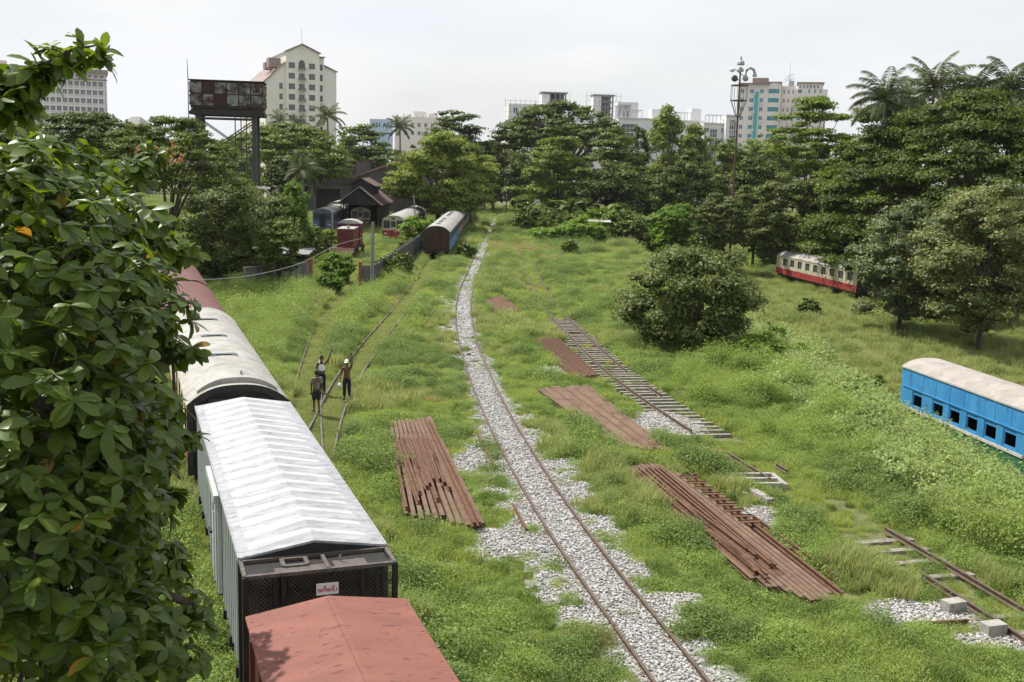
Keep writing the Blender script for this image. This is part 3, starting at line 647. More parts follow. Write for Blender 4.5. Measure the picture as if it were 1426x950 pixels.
# --- white wagon with machine cage
o = thing('covered_wagon', 'silver white wagon with a ribbed roof and a black mesh cage at its end', 'wagon', AX0, PH); Lw = 12.0
b = MB(); W_ = 2.42; h = W_ / 2
b.wall((-h, Lw, .9), (0, -1, 0), (0, 0, 1), Lw, 2.27, [], .1); b.wall((h, 0, .9), (0, 1, 0), (0, 0, 1), Lw, 2.27, [], .1)
b.face([(-h, 0, .9), (h, 0, .9), (h, 0, 3.17), (0, 0, 3.36), (-h, 0, 3.17)], 1); b.face([(h, Lw, .9), (-h, Lw, .9), (-h, Lw, 3.17), (0, Lw, 3.36), (h, Lw, 3.17)])
for sx in (-1, 1):
    for i in range(31):
        y = .15 + i * .39
        if sx < 0 and 4.0 < y < 6.2: continue
        b.prism([(-.04, 0), (.04, 0), (.04, 2.24), (-.04, 2.24)][::-1], [Vector((sx * h - .035, y, .92)), Vector((sx * h + .035, y, .92))])
b.build('body', [M['white_side'], M['dark_steel']], o)
r = MB()
for sx in (-1, 1):
    pr = [(sx * (h + .06), 3.16), (0, 3.36), (0, 3.40), (sx * (h + .06), 3.20)]; r.prism(pr if sx < 0 else pr[::-1], [Vector((0, 0, 0)), Vector((0, Lw, 0))])
    for i in range(19):
        y = .42 + i * .62; k = len(r.v)      # rounded transverse ribs ending short of the eave
        a0, a1 = Vector((sx * (h - .12), y, 3.222)), Vector((0, y, 3.40)); hb, ht, hh = .17, .09, .06
        P8 = []
        for e, s_ in ((a0, 1), (a1, 0)):
            d = Vector((-sx * .10, 0, .0)) * s_
            P8 += [e + Vector((0, -hb, 0)), e + Vector((0, -ht, hh)) + d, e + Vector((0, ht, hh)) + d, e + Vector((0, hb, 0))]
        for q in ((0, 1, 5, 4), (1, 2, 6, 5), (2, 3, 7, 6), (0, 3, 2, 1)): r.face([P8[j] for j in (q if sx < 0 else q[::-1])], 1)
    r.box((sx * (h + .065), Lw / 2, 3.17), (.03, Lw, .09))
r.build('roof', [M['white_roof'], M['white_rib']], o)
d = MB(); d.box((-h - .06, 5.1, 1.98), (.08, 2.0, 2.1)); d.box((-h - .13, 5.1, 3.02), (.1, 2.3, .16))
for y in (4.3, 5.1, 5.9): d.box((-h - .11, y, 1.98), (.04, .08, 2.0))
d.tube([(-h - .17, 4.2, 1.2), (-h - .17, 4.2, 2.7)], .02, 5); dr = d.build('door', M['white_side'], o)
hd = MB(); hd.box((-h - .16, 5.4, 1.9), (.06, .3, .06)); hd.build('handle', M['dark_steel'], dr)
u = MB(); u.box((0, Lw / 2, .78), (2.1, Lw - .2, .22))
for i in range(9): u.box((-h - .02, .8 + i * 1.3, .78), (.1, .12, .2))
u.build('underframe', M['under'], o); bogie(o, 2.2, W_); bogie(o, Lw - 2.2, W_)
# cage
cg = MB(); y0, y1 = -.76, -.03; hw = h + .04; zt = 3.14
for x in (-hw, hw): cg.bar((x, y0, .9), (x, y0, zt), .09, .09, 1); cg.bar((x, y1, .9), (x, y1, zt), .09, .09, 1)
for a, c in (((-hw, y0, zt), (hw, y0, zt)), ((-hw, y1 - .01, zt), (hw, y1 - .01, zt)), ((-hw, y0, zt), (-hw, y1, zt)), ((hw, y0, zt), (hw, y1, zt)), ((.12, y0, zt), (.12, y1, zt))): cg.bar(a, c, .065, .06, 0)
cg.bar((-hw, y0, .95), (hw, y0, .95), .1, .2, 1)
for x in (-.75, -.62, .1, .7, .95): cg.bar((x, y0 + .02, .95), (x, y0 + .02, zt - .04), .08, .05, 1)
cage = cg.build('cage', [M['frame_brown'], M['dark_steel']], o)
gm = MB()                                              # roof plates and louvres, machine behind the mesh
for x0, x1 in ((-hw + .05, .08), (.16, hw - .05)):
    k = int((x1 - x0) / .045)
    for i in range(k): gm.box((x0 + .02 + i * .045, (y0 + y1) / 2, zt - .035), (.012, y1 - y0 - .1, .012))
gm.box((0, (y0 + y1) / 2 + .03, zt - .055), (2 * hw - .1, y1 - y0 - .16, .03)); gm.box((0, (y0 + y1) / 2 + .2, 1.8), (2 * hw - .5, .4, 1.6))
gm.build('louvres', M['dark_steel'], cage)
fm = MB()
for (x, y, w2, d2, hole) in ((-.38, -.28, .40, .34, 1), (-.32, -.56, .85, .20, 0), (.52, -.52, .55, .30, 0)):
    if hole:
        fm.box((x, y - d2 / 2, zt + .0), (w2, .07, .05)); fm.box((x, y + d2 / 2, zt), (w2, .07, .05)); fm.box((x - w2 / 2, y, zt + .001), (.07, d2, .05)); fm.box((x + w2 / 2, y, zt + .001), (.07, d2, .05))
    else: fm.box((x, y, zt - .012), (w2, d2, .018))
fm.tube([(.38, -.2, zt), (.42, -.26, zt + .05), (.36, -.4, zt + .03), (.45, -.5, zt + .06)], .012, 5)
fm.build('hatch', M['frame_brown'], cage)
mesh_ = MB()                                           # expanded metal: crossing diagonal wires
for x0, x1 in ((-hw + .06, -.8), (-.56, .06), (.15, .66), (.76, .92), (1.0, hw - .05)):
    stp = .075; hgt = zt - .06 - 1.2; wd = x1 - x0
    n_ = int((wd + hgt) / stp)
    for i in range(n_):
        for sgn in (1, -1):
            c0 = i * stp; a = max(0, c0 - hgt); e = min(wd, c0)
            if e - a < .02: continue
            z_a, z_e = c0 - a, c0 - e
            if sgn < 0: mesh_.bar((x1 - a, y0 + .045, 1.2 + z_a), (x1 - e, y0 + .045, 1.2 + z_e), .007, .007)
            else: mesh_.bar((x0 + a, y0 + .04, 1.2 + z_a), (x0 + e, y0 + .04, 1.2 + z_e), .007, .007)
mesh_.build('wire_mesh', M['frame_brown'], cage)
# sign with red Burmese lettering
sg = MB(); sw, sh = .37, .20; sg.box((0, 0, 0), (sw, .015, sh)); sign = sg.build('sign', M['sign_white'], o, (.085, y0 - .065, 2.83))
lt = MB()
def stroke(pts, wd=.0125):
    pts = [(x * 1.15, z * 1.25 - .006) for x, z in pts]
    for (ax, az), (bx, bz) in zip(pts, pts[1:]):
        l_ = math.hypot(bx - ax, bz - az) or 1; ex, ez = (bx - ax) / l_ * wd * .3, (bz - az) / l_ * wd * .3; nx_, nz_ = -(bz - az) / l_ * wd / 2, (bx - ax) / l_ * wd / 2; k_ = -.0095 - .0004 * (len(lt.f) % 5)
        lt.face([(ax - ex - nx_, k_, az - ez - nz_), (bx + ex - nx_, k_, bz + ez - nz_), (bx + ex + nx_, k_, bz + ez + nz_), (ax - ex + nx_, k_, az - ez + nz_)])
def ring(cx, cz, r, a0=0, a1=360, n=10, ry=None):
    pts = [(cx + r * math.cos(R_(a0 + (a1 - a0) * i / n)), cz + (ry or r) * math.sin(R_(a0 + (a1 - a0) * i / n))) for i in range(n + 1)]; stroke(pts)
zc = -.008; r0 = .019
ring(-.120, zc, r0, -140, 150); stroke([(-.138, zc + .002), (-.112, zc + .002)])                 # ca: open to the left with a bar
ring(-.077, zc, r0, -250, 70); ring(-.040, zc, r0, -70, 200)                                       # ka: two joined bowls
ring(-.040, zc + .040, .011, -60, 250, 8); stroke([(-.030, zc + .048), (-.020, zc + .058)])       # asat mark above
ring(.004, zc, r0, 30, 340); stroke([(.004, zc), (.020, zc + .002)])                             # kha
ring(.040, zc, r0, -150, 160); 
ring(.083, zc + .004, .015, 20, 330); stroke([(.096, zc - .004), (.096, zc - .030), (.088, zc - .036)])  # na with tail
ring(.083, zc + .040, .011, -60, 250, 8); stroke([(.093, zc + .048), (.103, zc + .058)])
ring(.130, zc + .012, .006, n=6); ring(.130, zc - .014, .006, n=6)                                # visarga dots
lt.build('lettering', M['sign_red'], sign)
# --- white roofed cream coach behind it
c0 = AX0 + AU * 13.2
wl = [(1.2 + i * 1.9, 1.75, 2.2 + i * 1.9, 2.6) for i in range(8)]
o = coach('passenger_coach', 'cream coach with a white rounded roof and three roof hatches behind the ribbed wagon', 'railway coach', c0, PH, 17.4, 2.8, .95, 2.95, 3.5, 'cream', 'red_paint', 1.25, 'pale_roof', wl, wl, 'dark_steel')
pm = MB()
A0, A1, A2 = arch(2.8, 2.97, 3.53, over=.07), arch(2.5, 2.85, 3.36), None
for y, fl in ((-.10, 1),):
    for i in range(len(A0) - 1): pm.face([(A0[i][0], y, A0[i][1]), (A1[i][0], y, A1[i][1]), (A1[i + 1][0], y, A1[i + 1][1]), (A0[i + 1][0], y, A0[i + 1][1])])
for sx in (-1, 1): pm.box((sx * 1.37, -.05, 1.95), (.16, .12, 2.05))
pm.box((0, -.12, 3.05), (1.7, .1, .2)); pm.box((-.95, -.1, 2.95), (.2, .08, .12)); pm.box((1.05, -.1, 2.98), (.2, .08, .12)); pm.box((0, -.25, 1.8), (1.2, .4, 1.7))
pm.build('end_frame', M['dark_steel'], o)
hb = MB(); Bt = arch(2.3, 3.28, 3.66)
for (x0, z0), (x1, z1) in zip(Bt, Bt[1:]): hb.face([(x0, .35, z0), (x1, .35, z1), (x1, 1.05, z1 + .04), (x0, 1.05, z0 + .04)])
hb.face([(x, .35, z) for x, z in Bt] + [(1.1, .35, 3.2), (-1.1, .35, 3.2)][::1]); hb.face(([(x, 1.05, z + .04) for x, z in Bt] + [(1.1, 1.05, 3.2), (-1.1, 1.05, 3.2)])[::-1])
hb.box((.15, .7, 3.73), (.06, .06, .12)); hb.build('roof_unit', M['pale_roof'], o)
for y in (5.2, 9.3, 13.6):
    v = MB(); v.box((0, y, 3.50), (.9, .36, .10)); v.box((0, y - .185, 3.5), (.5, .02, .07), mi=1); v.box((0, y, 3.555), (.75, .24, .025)); v.build('roof_hatch', [M['lamp_grey'], M['interior']], o)
# --- two dark red wagons farther back
for i, (s, lab) in enumerate(((31.8, 'dark red covered wagon directly behind the white roofed coach'), (44.3, 'farthest dark red covered wagon of the left train under the trees'))):
    o = coach('covered_wagon', lab, 'wagon', AX0 + AU * s, PH, 11.5, 2.55, .95, 2.9, 3.32, 'maroon', None, None, 'red_roof_dark', (), (), 'maroon')
    rb = MB(); rb.box((0, 5.75, 3.325), (.1, 11.4, .02)); rb.build('roof_seam', M['red_roof_dark'], o)
# --- blue coach on the right
pc = G(1253, 562, -1.6); PB = R_(8.6); u_ = Vector((-math.sin(PB), math.cos(PB), 0))
base = pc + Vector((math.cos(PB), math.sin(PB), 0)) * 1.38 - u_ * 22; base.z = -3.45
wl = [(22 - y1, 1.98, 22 - y0, 2.78) for y0, y1 in ((1.15, 2.1), (3.05, 4.05), (4.55, 5.5), (6.0, 6.95), (7.45, 8.4), (8.9, 9.85))] + [(22 - (y + .95), 1.98, 22 - y, 2.78) for y in (13.8, 15.3, 16.8)]
o = coach('passenger_coach', 'bright blue coach with a beige roof and open dark windows on the right', 'railway coach', base, PB, 22, 2.76, 1.0, 3.85, 4.25, 'blue', 'green_paint', 1.80, 'blue_roof', wl, (), 'blue', ('interior', 'blue'), True, doors_l=[(22 - 12.2, 1.05, 22 - 11.0, 3.3)])
st = MB(); st.box((-1.40, 11 + 5.8, 1.83), (.05, 10.4, .13)); st.box((-1.40, 4.85, 1.83), (.05, 9.7, .13)); st.build('waist_stripe', M['stripe_white'], o)
sm = MB()
for i in range(15):
    y = 22 - .85 - i * 1.22
    if 9.7 < y < 11.1: continue
    sm.box((-1.388, y, 3.28), (.012, .05, 1.0))
sm.box((-1.40, 11, 3.82), (.06, 22, .08), mi=1); sm.box((-1.40, 11 + 5.7, 2.87), (.04, 10.2, .05), mi=0); sm.build('panel_strip', [M['blue'], M['coach_roof']], o)
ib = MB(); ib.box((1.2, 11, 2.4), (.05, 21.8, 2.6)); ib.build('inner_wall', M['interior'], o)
# --- cream and red coach behind the right hand trees
pc = G(1192, 407, -.96); PB = R_(8.7); base = pc + Vector((math.cos(PB), math.sin(PB), 0)) * 1.4; base.z = -1.95
wl = [(1.0 + i * 2.0, 2.0, 2.05 + i * 2.0, 2.75) for i in range(9)]
o = coach('passenger_coach', 'cream and red coach half hidden behind the trees on the right', 'railway coach', base, PB, 20, 2.8, .95, 3.0, 3.55, 'cream_far', 'red_paint', 1.62, 'grey_roof', wl, wl, 'dark_steel')
# --- brown ended train
pn = G(607, 361); PHB = R_(.8)
for i in range(5):
    wr = [(1.2 + k * 1.9, 2.0, 2.3 + k * 1.9, 2.8) for k in range(10)]
    o = coach('passenger_coach', ['dark ended coach with blue sides and a pale roof, first of the long parked train', 'second coach of the long parked train behind the blue one', 'third coach of the long parked train beside the main track', 'fourth coach of the long parked train under the feathery tree', 'last coach of the long parked train beneath the tree'][i], 'railway coach',
        pn + Vector((-math.sin(PHB), math.cos(PHB), 0)) * (i * 21.0), PHB, 20.3, 2.95, .85, 3.0, 3.65, 'blue_far' if i == 0 else 'cream_dull', 'frame_brown' if i else 'blue_far', 1.3, 'pale_roof' if i == 0 else 'grey_roof', (), wr, 'brown_end')
    for k in range(4):
        v = MB(); v.box((0, 4 + k * 4, 3.68), (.5, .4, .16)); v.build('roof_vent', M['lamp_dark'] if k % 2 else M['grey_roof'], o)
    if i == 0:
        e = MB()
        for x in (-.5, .5): e.tube([(x, -.02, .75), (x, -.5, .75)], .13, 8)
        e.box((0, -.06, 2.0), (.9, .1, 2.0)); e.build('end_gear', M['brown_end'], o)
# --- railcar with cream front and red skirt
def railcar(label, loc, phi, red, n=1, up='cream_far', low='red_paint', L_=19.5, roofm='pale_roof'):
    eo = [(.15, 1.35, 1.0, 2.35), (1.12, 1.5, 1.72, 2.25), (1.85, 1.35, 2.7, 2.35)]
    o = coach('railcar', label, 'railcar', loc, phi, L_, 2.85, .75, 3.2, 3.75, up, low, 1.85, roofm, [(1.5 + k * 1.7, 2.0, 2.7 + k * 1.7, 2.8) for k in range(9)], [(1.5 + k * 1.7, 2.0, 2.7 + k * 1.7, 2.8) for k in range(9)], up, end_ops=eo, end_band=True)
    for a, b_, c, d in eo: window(o, (-1.425 + a, 0, .75 + b_), (1, 0, 0), (0, 0, 1), c - a, d - b_, M['glass'], M['dark_steel'], 1, 1, .05, .05)
    m = MB(); m.box((0, -.03, 3.35), (.5, .06, .26)); m.build('destination_box', M['lamp_dark'], o)
    m = MB()
    for x in (-1.0, 1.0): m.box((x, -.02, 1.45), (.35, .04, .12))
    m.build('headlight', M['sign_white'], o)
    m = MB(); m.box((0, -.1, .55), (2.2, .2, .5)); m.build('buffer_beam', M['under'], o)
    return o
p0 = G(547.5, 341); ph = R_(.8)
railcar('cream railcar with a red front skirt parked past the concrete fence', p0, ph, 1)
railcar('second cream railcar coupled behind the red skirted one', p0 + Vector((-math.sin(ph), math.cos(ph), 0)) * 20.2, ph, 1)
railcar('red and cream railcar standing under the rusty roofed hut', G(502, 323), R_(2), 1, up='cream_far', low='maroon')
# blue fronted white railcar with its door open, and the one behind
p0 = G(449, 327)
eo = [(.1, .5, 1.0, 2.1), (1.1, .05, 1.8, 2.0), (1.9, .5, 2.75, 2.1)]
o = railcar('white railcar with a dark blue front and open end door behind the shunter', p0, R_(3), 0, up='blue_pale', low='blue_pale')
o2 = railcar('white roofed railcar parked behind the blue fronted one by the workshop door', p0 + Vector((-1.5, 21, .35)), R_(3), 0, up='stripe_white', low='blue_pale')
dd_ = MB(); dd_.box((0, -.015, 1.95), (.85, .05, 2.1)); dd_.build('doorway_dark', M['interior'], o)  # near-black panel stands for the shade inside the open doorway
rp = MB()
for sx in (-1, 1): rp.box((sx * 1.40, -.02, 2.0), (.14, .06, 2.4))
rp.build('corner_post', M['stripe_white'], o)
# --- red shunting engine
p0 = G(477, 359); o = thing('shunting_engine', 'small dark red shunting engine with striped buffer beam', 'locomotive', p0, R_(2))
b = MB(); b.wall((-1.3, 5.5, 1.0), (1, 0, 0), (0, 0, 1), 2.6, 2.45, [(.2, 1.5, .85, 2.2), (1.75, 1.5, 2.4, 2.2)], .06); b.wall((-1.3, 8, 1), (0, -1, 0), (0, 0, 1), 2.5, 2.45, [(.4, 1.4, 1.2, 2.2)], .06); b.wall((1.3, 5.5, 1), (0, 1, 0), (0, 0, 1), 2.5, 2.45, [(.4, 1.4, 1.2, 2.2)], .06); b.face([(1.3, 8, 1), (-1.3, 8, 1), (-1.3, 8, 3.45), (1.3, 8, 3.45)])
cab = b.build('cab', M['loco_red'], o)
for x in (-1.1, .45): window(cab, (x, 5.5, 2.5), (1, 0, 0), (0, 0, 1), .65, .7, M['glass'], M['dark_steel'], 1, 1, .05, .04)
r = MB(); B = arch(2.75, 3.42, 3.85)
for (x0, z0), (x1, z1) in zip(B, B[1:]): r.face([(x0, 5.3, z0), (x1, 5.3, z1), (x1, 8.2, z1), (x0, 8.2, z0)])
r.face([(x, 5.3, z) for x, z in B]); r.build('cab_roof', M['pale_roof'], o)
b = MB(); b.box((.25, 2.9, 2.05), (1.75, 5.2, 2.0)); b.box((.25, .28, 2.1), (1.2, .06, 1.3), mi=1)
for i in range(6): b.box((.25, .24, 1.6 + i * .2), (1.15, .05, .04), mi=1)
hdm = b.build('hood', [M['loco_red'], M['maroon']], o)
t = MB(); t.box((.25, 2.9, 3.09), (1.85, 5.3, .08)); t.tube([(.55, .7, 3.1), (.55, .7, 3.5)], .14, 8); t.build('hood_top', M['pale_roof'], o)
m = MB(); m.box((0, -.1, .8), (2.5, .2, .55)); m.build('buffer_beam', stripes('hazard', (.35, .03, .03), (.45, .42, .36), 2.2, 0, True), o)
u = MB(); u.box((0, 4, .9), (2.5, 8, .25)); u.build('underframe', M['under'], o); bogie(o, 2, 2.6); bogie(o, 6, 2.6)
# --- engine far down the line
o = coach('locomotive', 'cream cabbed engine at the far end of the main track under the trees', 'locomotive', G(666, 297), 0, 10, 2.8, 1.1, 3.3, 3.7, 'cream_far', 'dark_steel', 1.7, 'grey_roof', (), [(1, 2, 2.2, 2.9)], 'cream_far', end_ops=[(.3, 1.2, 1.1, 1.9), (1.7, 1.2, 2.5, 1.9)])
for a in (.3, 1.7): window(o, (-1.4 + a, 0, 2.3), (1, 0, 0), (0, 0, 1), .8, .7, M['glass'], M['dark_steel'], 1, 1, .06, .05)
# ------------------------------------------------------------------ buildings beyond the yard
def facade(o, mb, O, U, w, h, wins, wall_mi=0, depth=.25, glass='glass_grey', fr='bld_white', nx=2, ny=1, rev=None, t=.12):
    mb.wall(O, U, (0, 0, 1), w, h, wins, depth, wall_mi, rev)
    for a, b, c, d in wins: window(o, Vector(O) + Vector(U) * a + Vector((0, 0, b)), U, (0, 0, 1), c - a, d - b, M[glass], M[fr], nx, ny, t, depth - .05)
def block(o, x0, x1, y0, y1, z0, z1, wallm, front=(), left=(), right=(), glass='glass_grey', fr='bld_white', roofm=None, name='wall', nx=2, ny=1, t=.12, depth=.25):
    mb = MB()
    facade(o, mb, (x0, y0, z0), (1, 0, 0), x1 - x0, z1 - z0, list(front), 0, depth, glass, fr, nx, ny, None, t)
    facade(o, mb, (x0, y1, z0), (0, -1, 0), y1 - y0, z1 - z0, list(left), 0, depth, glass, fr, nx, ny, None, t)
    facade(o, mb, (x1, y0, z0), (0, 1, 0), y1 - y0, z1 - z0, list(right), 0, depth, glass, fr, nx, ny, None, t)
    mb.face([(x1, y1, z0), (x0, y1, z0), (x0, y1, z1), (x1, y1, z1)]); mb.face([(x0, y0, z1), (x1, y0, z1), (x1, y1, z1), (x0, y1, z1)])
    return mb.build(name, M[wallm], o)
def grid_wins(u0, v0, nu, nv, w, h, pu, pv): return [(u0 + i * pu, v0 + j * pv, u0 + i * pu + w, v0 + j * pv + h) for i in range(nu) for j in range(nv)]
HZ = lambda px: 238 + .027 * (px - 713)
def zat(px, py, d): return P(px, py, d).z
def xat(px, d): return (px - 713) / F * d
def ppm_base(px, d): p = P(px, HZ(px), d); return Vector((p.x, d, 0))

# office block at the left edge
d = 400; zt = zat(150, 97, d); o = thing('office_building', 'pale pink office block with bands of grey windows at the left edge', 'building', ppm_base(152, d) - Vector((math.cos(R_(22)), math.sin(R_(22)), 0)) * 58, R_(22))
W_ = 58; fl = 3.05; nfl = 8
wins = [(57.2 - 2.05 * (i + 1), zt - 4.2 - fl * (j + 1) + .9, 57.2 - 2.05 * (i + 1) + 1.55, zt - 4.2 - fl * (j + 1) + 2.7) for i in range(22) for j in range(4 if i < 20 else 4)] 
block(o, 0, W_, 0, 20, 0, zt - 1.4, 'bld_pink', front=wins[:96], fr='bld_white', t=.1)
m = MB()
for i in range(29): m.box((W_ - 1.0 - 2.05 * i - .02, -.16, zt * .5 - 1), (.34, .3, zt - 4))
for j in range(9): m.box((W_ / 2, -.12, zt - 4.4 - fl * j), (W_, .26, .5))
m.build('pilaster', M['bld_white'], o)
m = MB(); m.box((W_ / 2, 9.5, zt - .9), (W_ + 1.2, 21, 1.3)); m.box((W_ / 2, -.3, zt - 3.9), (W_ + .6, .9, .35)); m.build('cornice', M['tile_pink'], o)
m = MB()
for i in range(26): m.box((W_ - 1.6 - 2.05 * i, -.07, zt - 2.7), (1.3, .1, .9))
m.build('attic_window', M['glass_grey'], o)
m = MB(); m.box((W_ - 57.5, 4, zt + 1), (.2, .2, 4)); m.box((20, 8, zt + .6), (9, 6, 2)); m.build('roof_box', M['bld_pink'], o)

# cream tower block
d = 310; zt = zat(422, 61, d); pb = ppm_base(405, d); o = thing('tower_block', 'tall cream tower block with arched top window and stepped gable', 'building', pb + Vector((-1.2, 0, 0)), R_(24))
fl = 2.93; z_sh = zt - 5.6; z_row = zat(422, 90, d)
# widths along the front: left wing 5.6, centre 9.4, right inset 1.6, right wing 3.6
cx0, cx1 = 0, 9.6
wf = []
for j in range(9):
    zz = z_row - fl * j - 1.05
    if zz < 4: break
    wf += [(.75, zz, 2.55, zz + 1.65), (6.55, zz, 8.35, zz + 1.65)] + ([(3.65, zz - .3, 5.35, zz + 1.65)] if j else [])
mb = MB(); facade(o, mb, (0, 0, 0), (1, 0, 0), 9.6, zt - 2.2, wf, nx=3, ny=2, t=.1, fr='bld_grey')
mb.face([(0, 0, zt - 2.2), (9.6, 0, zt - 2.2), (4.6, 0, zt)]); mb.face([(0, 22, 0), (0, 0, 0), (0, 0, zt - 2.2), (0, 22, zt - 2.2)]); mb.face([(9.6, 0, 0), (9.6, 22, 0), (9.6, 22, zt - 2.2), (9.6, 0, zt - 2.2)])
mb.face([(9.6, 22, 0), (0, 22, 0), (0, 22, zt - 2.2), (9.6, 22, zt - 2.2)]); mb.face([(9.6, 22, zt - 2.2), (0, 22, zt - 2.2), (4.6, 22, zt)]); mb.build('wall', M['bld_cream'], o)
m = MB()
for a, b in (((-.4, zt - 2.25), (4.6, zt + .1)), ((4.6, zt + .1), (10.0, zt - 2.25))):
    m.face([(a[0], -.4, a[1]), (b[0], -.4, b[1]), (b[0], 22.3, b[1]), (a[0], 22.3, a[1])]); m.bar((a[0], -.4, a[1]), (b[0], -.4, b[1]), .3, .3)
m.build('roof', M['tile_pink'], o)
aw = MB(); zz = z_row - 1.2; ap = [(3.6, zz)] + [(5.4, zz)] + [(4.5 + .9 * math.cos(t), zz + 1.6 + 1.0 * math.sin(t)) for t in np.linspace(0, math.pi, 9)]
aw.face([(x, -.06, z) for x, z in ap]); aw.build('arched_window', M['glass'], o)
m = MB(); m.tube([(4.6 + .65 * math.cos(t), -.08, zt - 1.7 + .65 * math.sin(t)) for t in np.linspace(0, 6.28, 14)], .07, 4); m.build('roundel', M['bld_white'], o)
bal = MB()
for i in range(8): bal.box((-.9 + i * .257, -.8, .45), (.05, .05, .9))
bal.box((0, -.8, .9), (1.9, .08, .08)); bal.box((0, -.4, .0), (2.0, .85, .16), mi=1); bal.box((0, -.78, .42), (1.75, .02, .55)); 
for sx in (-.93, .93): bal.box((sx, -.4, .5), (.06, .8, .8))
bme = bal.mesh('balcony', [M['bld_grey'], M['bld_cream']])
for j in range(9):
    zz = z_row - fl * j - 1.5
    if zz > 4: link('balcony', bme, o, (4.5, 0, zz))
# left wing with sloping roof, right wing
ww = [(4.0, z_row - fl * j - 1.05, 5.0, z_row - fl * j + .6) for j in range(9) if z_row - fl * j > 5]
wl_ = grid_wins(1.5, 0, 7, 1, 1.2, 1.6, 3.0, 1)
lw = []
for j in range(8):
    zz = z_row - 3.2 - fl * j
    if zz > 8: lw += [(2.0 + i * 3.1, zz, 3.6 + i * 3.1, zz + 1.6) for i in range(11)]
mb = MB(); zl = zt - 10.5
mb.wall((-5.8, .8, 0), (1, 0, 0), (0, 0, 1), 5.8, zl, [q for q in ww if q[3] < zl - .3], .25)
for a, b, c, e in ww:
    if e < zl - .3: window(o, (-5.8 + a, .8, b), (1, 0, 0), (0, 0, 1), c - a, e - b, M['glass_grey'], M['bld_grey'], 1, 2, .1, .2)
mb.face([(-5.8, .8, zl), (0, .8, zl), (0, .8, zt - 5.2), (-1.8, .8, zt - 6.4)]); 
mb.face([(0, 24, 0), (-5.8, 24, 0), (-5.8, 38, zl), (0, 38, zt - 5.2)])
facade(o, mb, (-5.8, 38, 0), (0, -1, 0), 37.2, zl, [q for q in lw if q[3] < zl - .4], fr='bld_grey', nx=2, t=.1)
mb.build('side_wing', M['bld_cream'], o)
m = MB(); m.face([(-6.3, .5, zl - .4), (.0, .5, zt - 5.0), (0, 38.3, zt - 5.0), (-6.3, 38.3, zl - .4)]); m.bar((-6.3, .5, zl - .4), (0, .5, zt - 5), .25, .25); m.box((-2.5, 5, zt - 5.2), (3.4, 3.6, 2.6)); m.box((-2.4, 12, zt - 5.6), (3, 3, 2)); m.build('wing_roof', M['tile_pink'], o)
ww = [(.35, z_row - fl * j - 1.2, 1.15, z_row - fl * j + .6) for j in range(9) if z_row - fl * j > 5]
mb = MB(); mb.wall((9.61, .8, 0), (1, 0, 0), (0, 0, 1), 1.5, zt - 3.2, ww, .25)
for a, b, c, e in ww: window(o, (9.61 + a, .8, b), (1, 0, 0), (0, 0, 1), c - a, e - b, M['glass'], M['bld_grey'], 1, 1, .08, .2)
mb.face([(11.11, .8, 0), (11.11, 22, 0), (11.11, 22, zt - 3.2), (11.11, .8, zt - 3.2)]); mb.face([(9.61, .8, zt - 3.2), (11.11, .8, zt - 3.2), (11.11, 22, zt - 3.2), (9.61, 22, zt - 3.2)])
mb.face([(11.11, 1.6, 0), (15.0, 1.6, 0), (15.0, 1.6, zt - 6.9), (11.11, 1.6, zt - 5.3)]); mb.face([(15, 1.6, 0), (15, 22, 0), (15, 22, zt - 6.9), (15, 1.6, zt - 6.9)]); mb.build('right_wing', M['bld_cream'], o)
m = MB(); m.face([(11.11, 1.2, zt - 5.2), (15.3, 1.2, zt - 6.95), (15.3, 22, zt - 6.95), (11.11, 22, zt - 5.2)]); m.bar((11.11, 1.2, zt - 5.2), (15.3, 1.2, zt - 6.95), .25, .25); m.box((10.4, 11, zt - 3.1), (1.9, 22, .25)); m.build('wing_roof', M['tile_pink'], o)
m = MB(); m.tube([(4.6, .4, zt), (4.6, .4, zt + 4.6)], [.07, .03], 5); m.build('lightning_rod', M['lamp_grey'], o)

# billboard and low pale block
d = 330; p = P(531, 166, d); o = thing('billboard', 'blue billboard reading A21 AD above the trees', 'billboard', (p.x - 3.3, d, 0), 0)
zt = p.z; m = MB(); m.box((3.3, 0, zt - 5.3), (7.0, .3, 10.6)); pan = m.build('panel', M['board'], o)
m = MB(); m.bar((1, .4, 0), (1, .4, zt - 10), .4); m.bar((5.6, .4, 0), (5.6, .4, zt - 10), .4); m.build('post', M['lamp_grey'], o)
def text(s, size, parent, loc, m, name='lettering', bold=.02):
    cu = bpy.data.curves.new('t', 'FONT'); cu.body = s; cu.size = size; cu.offset = bold; cu.extrude = .02; ob = bpy.data.objects.new('t', cu)
    col.objects.link(ob); bpy.context.view_layer.update()
    me = bpy.data.meshes.new_from_object(ob.evaluated_get(bpy.context.evaluated_depsgraph_get())); bpy.data.objects.remove(ob)
    me.materials.clear(); me.materials.append(m)
    o = link(name, me, parent, loc); o.rotation_euler = (math.pi / 2, 0, 0); return o
text('A21 AD', 1.75, pan, (.35, -.2, zt - 2.35), M['ink'], bold=.05)
m = MB(); m.tube([(5.2 + 1.5 * math.cos(t), -.18, zt - 5.4 + 1.2 * math.sin(t)) for t in np.linspace(.5, 3.1, 10)], .18, 4); m.build('emblem', M['ink'], pan)
d = 420; p = P(575, 157, d); o = thing('apartment_block', 'low pale apartment block with roof rooms beside the billboard', 'building', (xat(545, d), d, 0), R_(-3)); zt = zat(575, 163, d)
fw = grid_wins(1.0, zt - 7, 6, 2, 1.3, 1.7, 2.6, 3.1)
block(o, 0, 17.5, 0, 14, 0, zt, 'bld_rose', front=fw, nx=2)
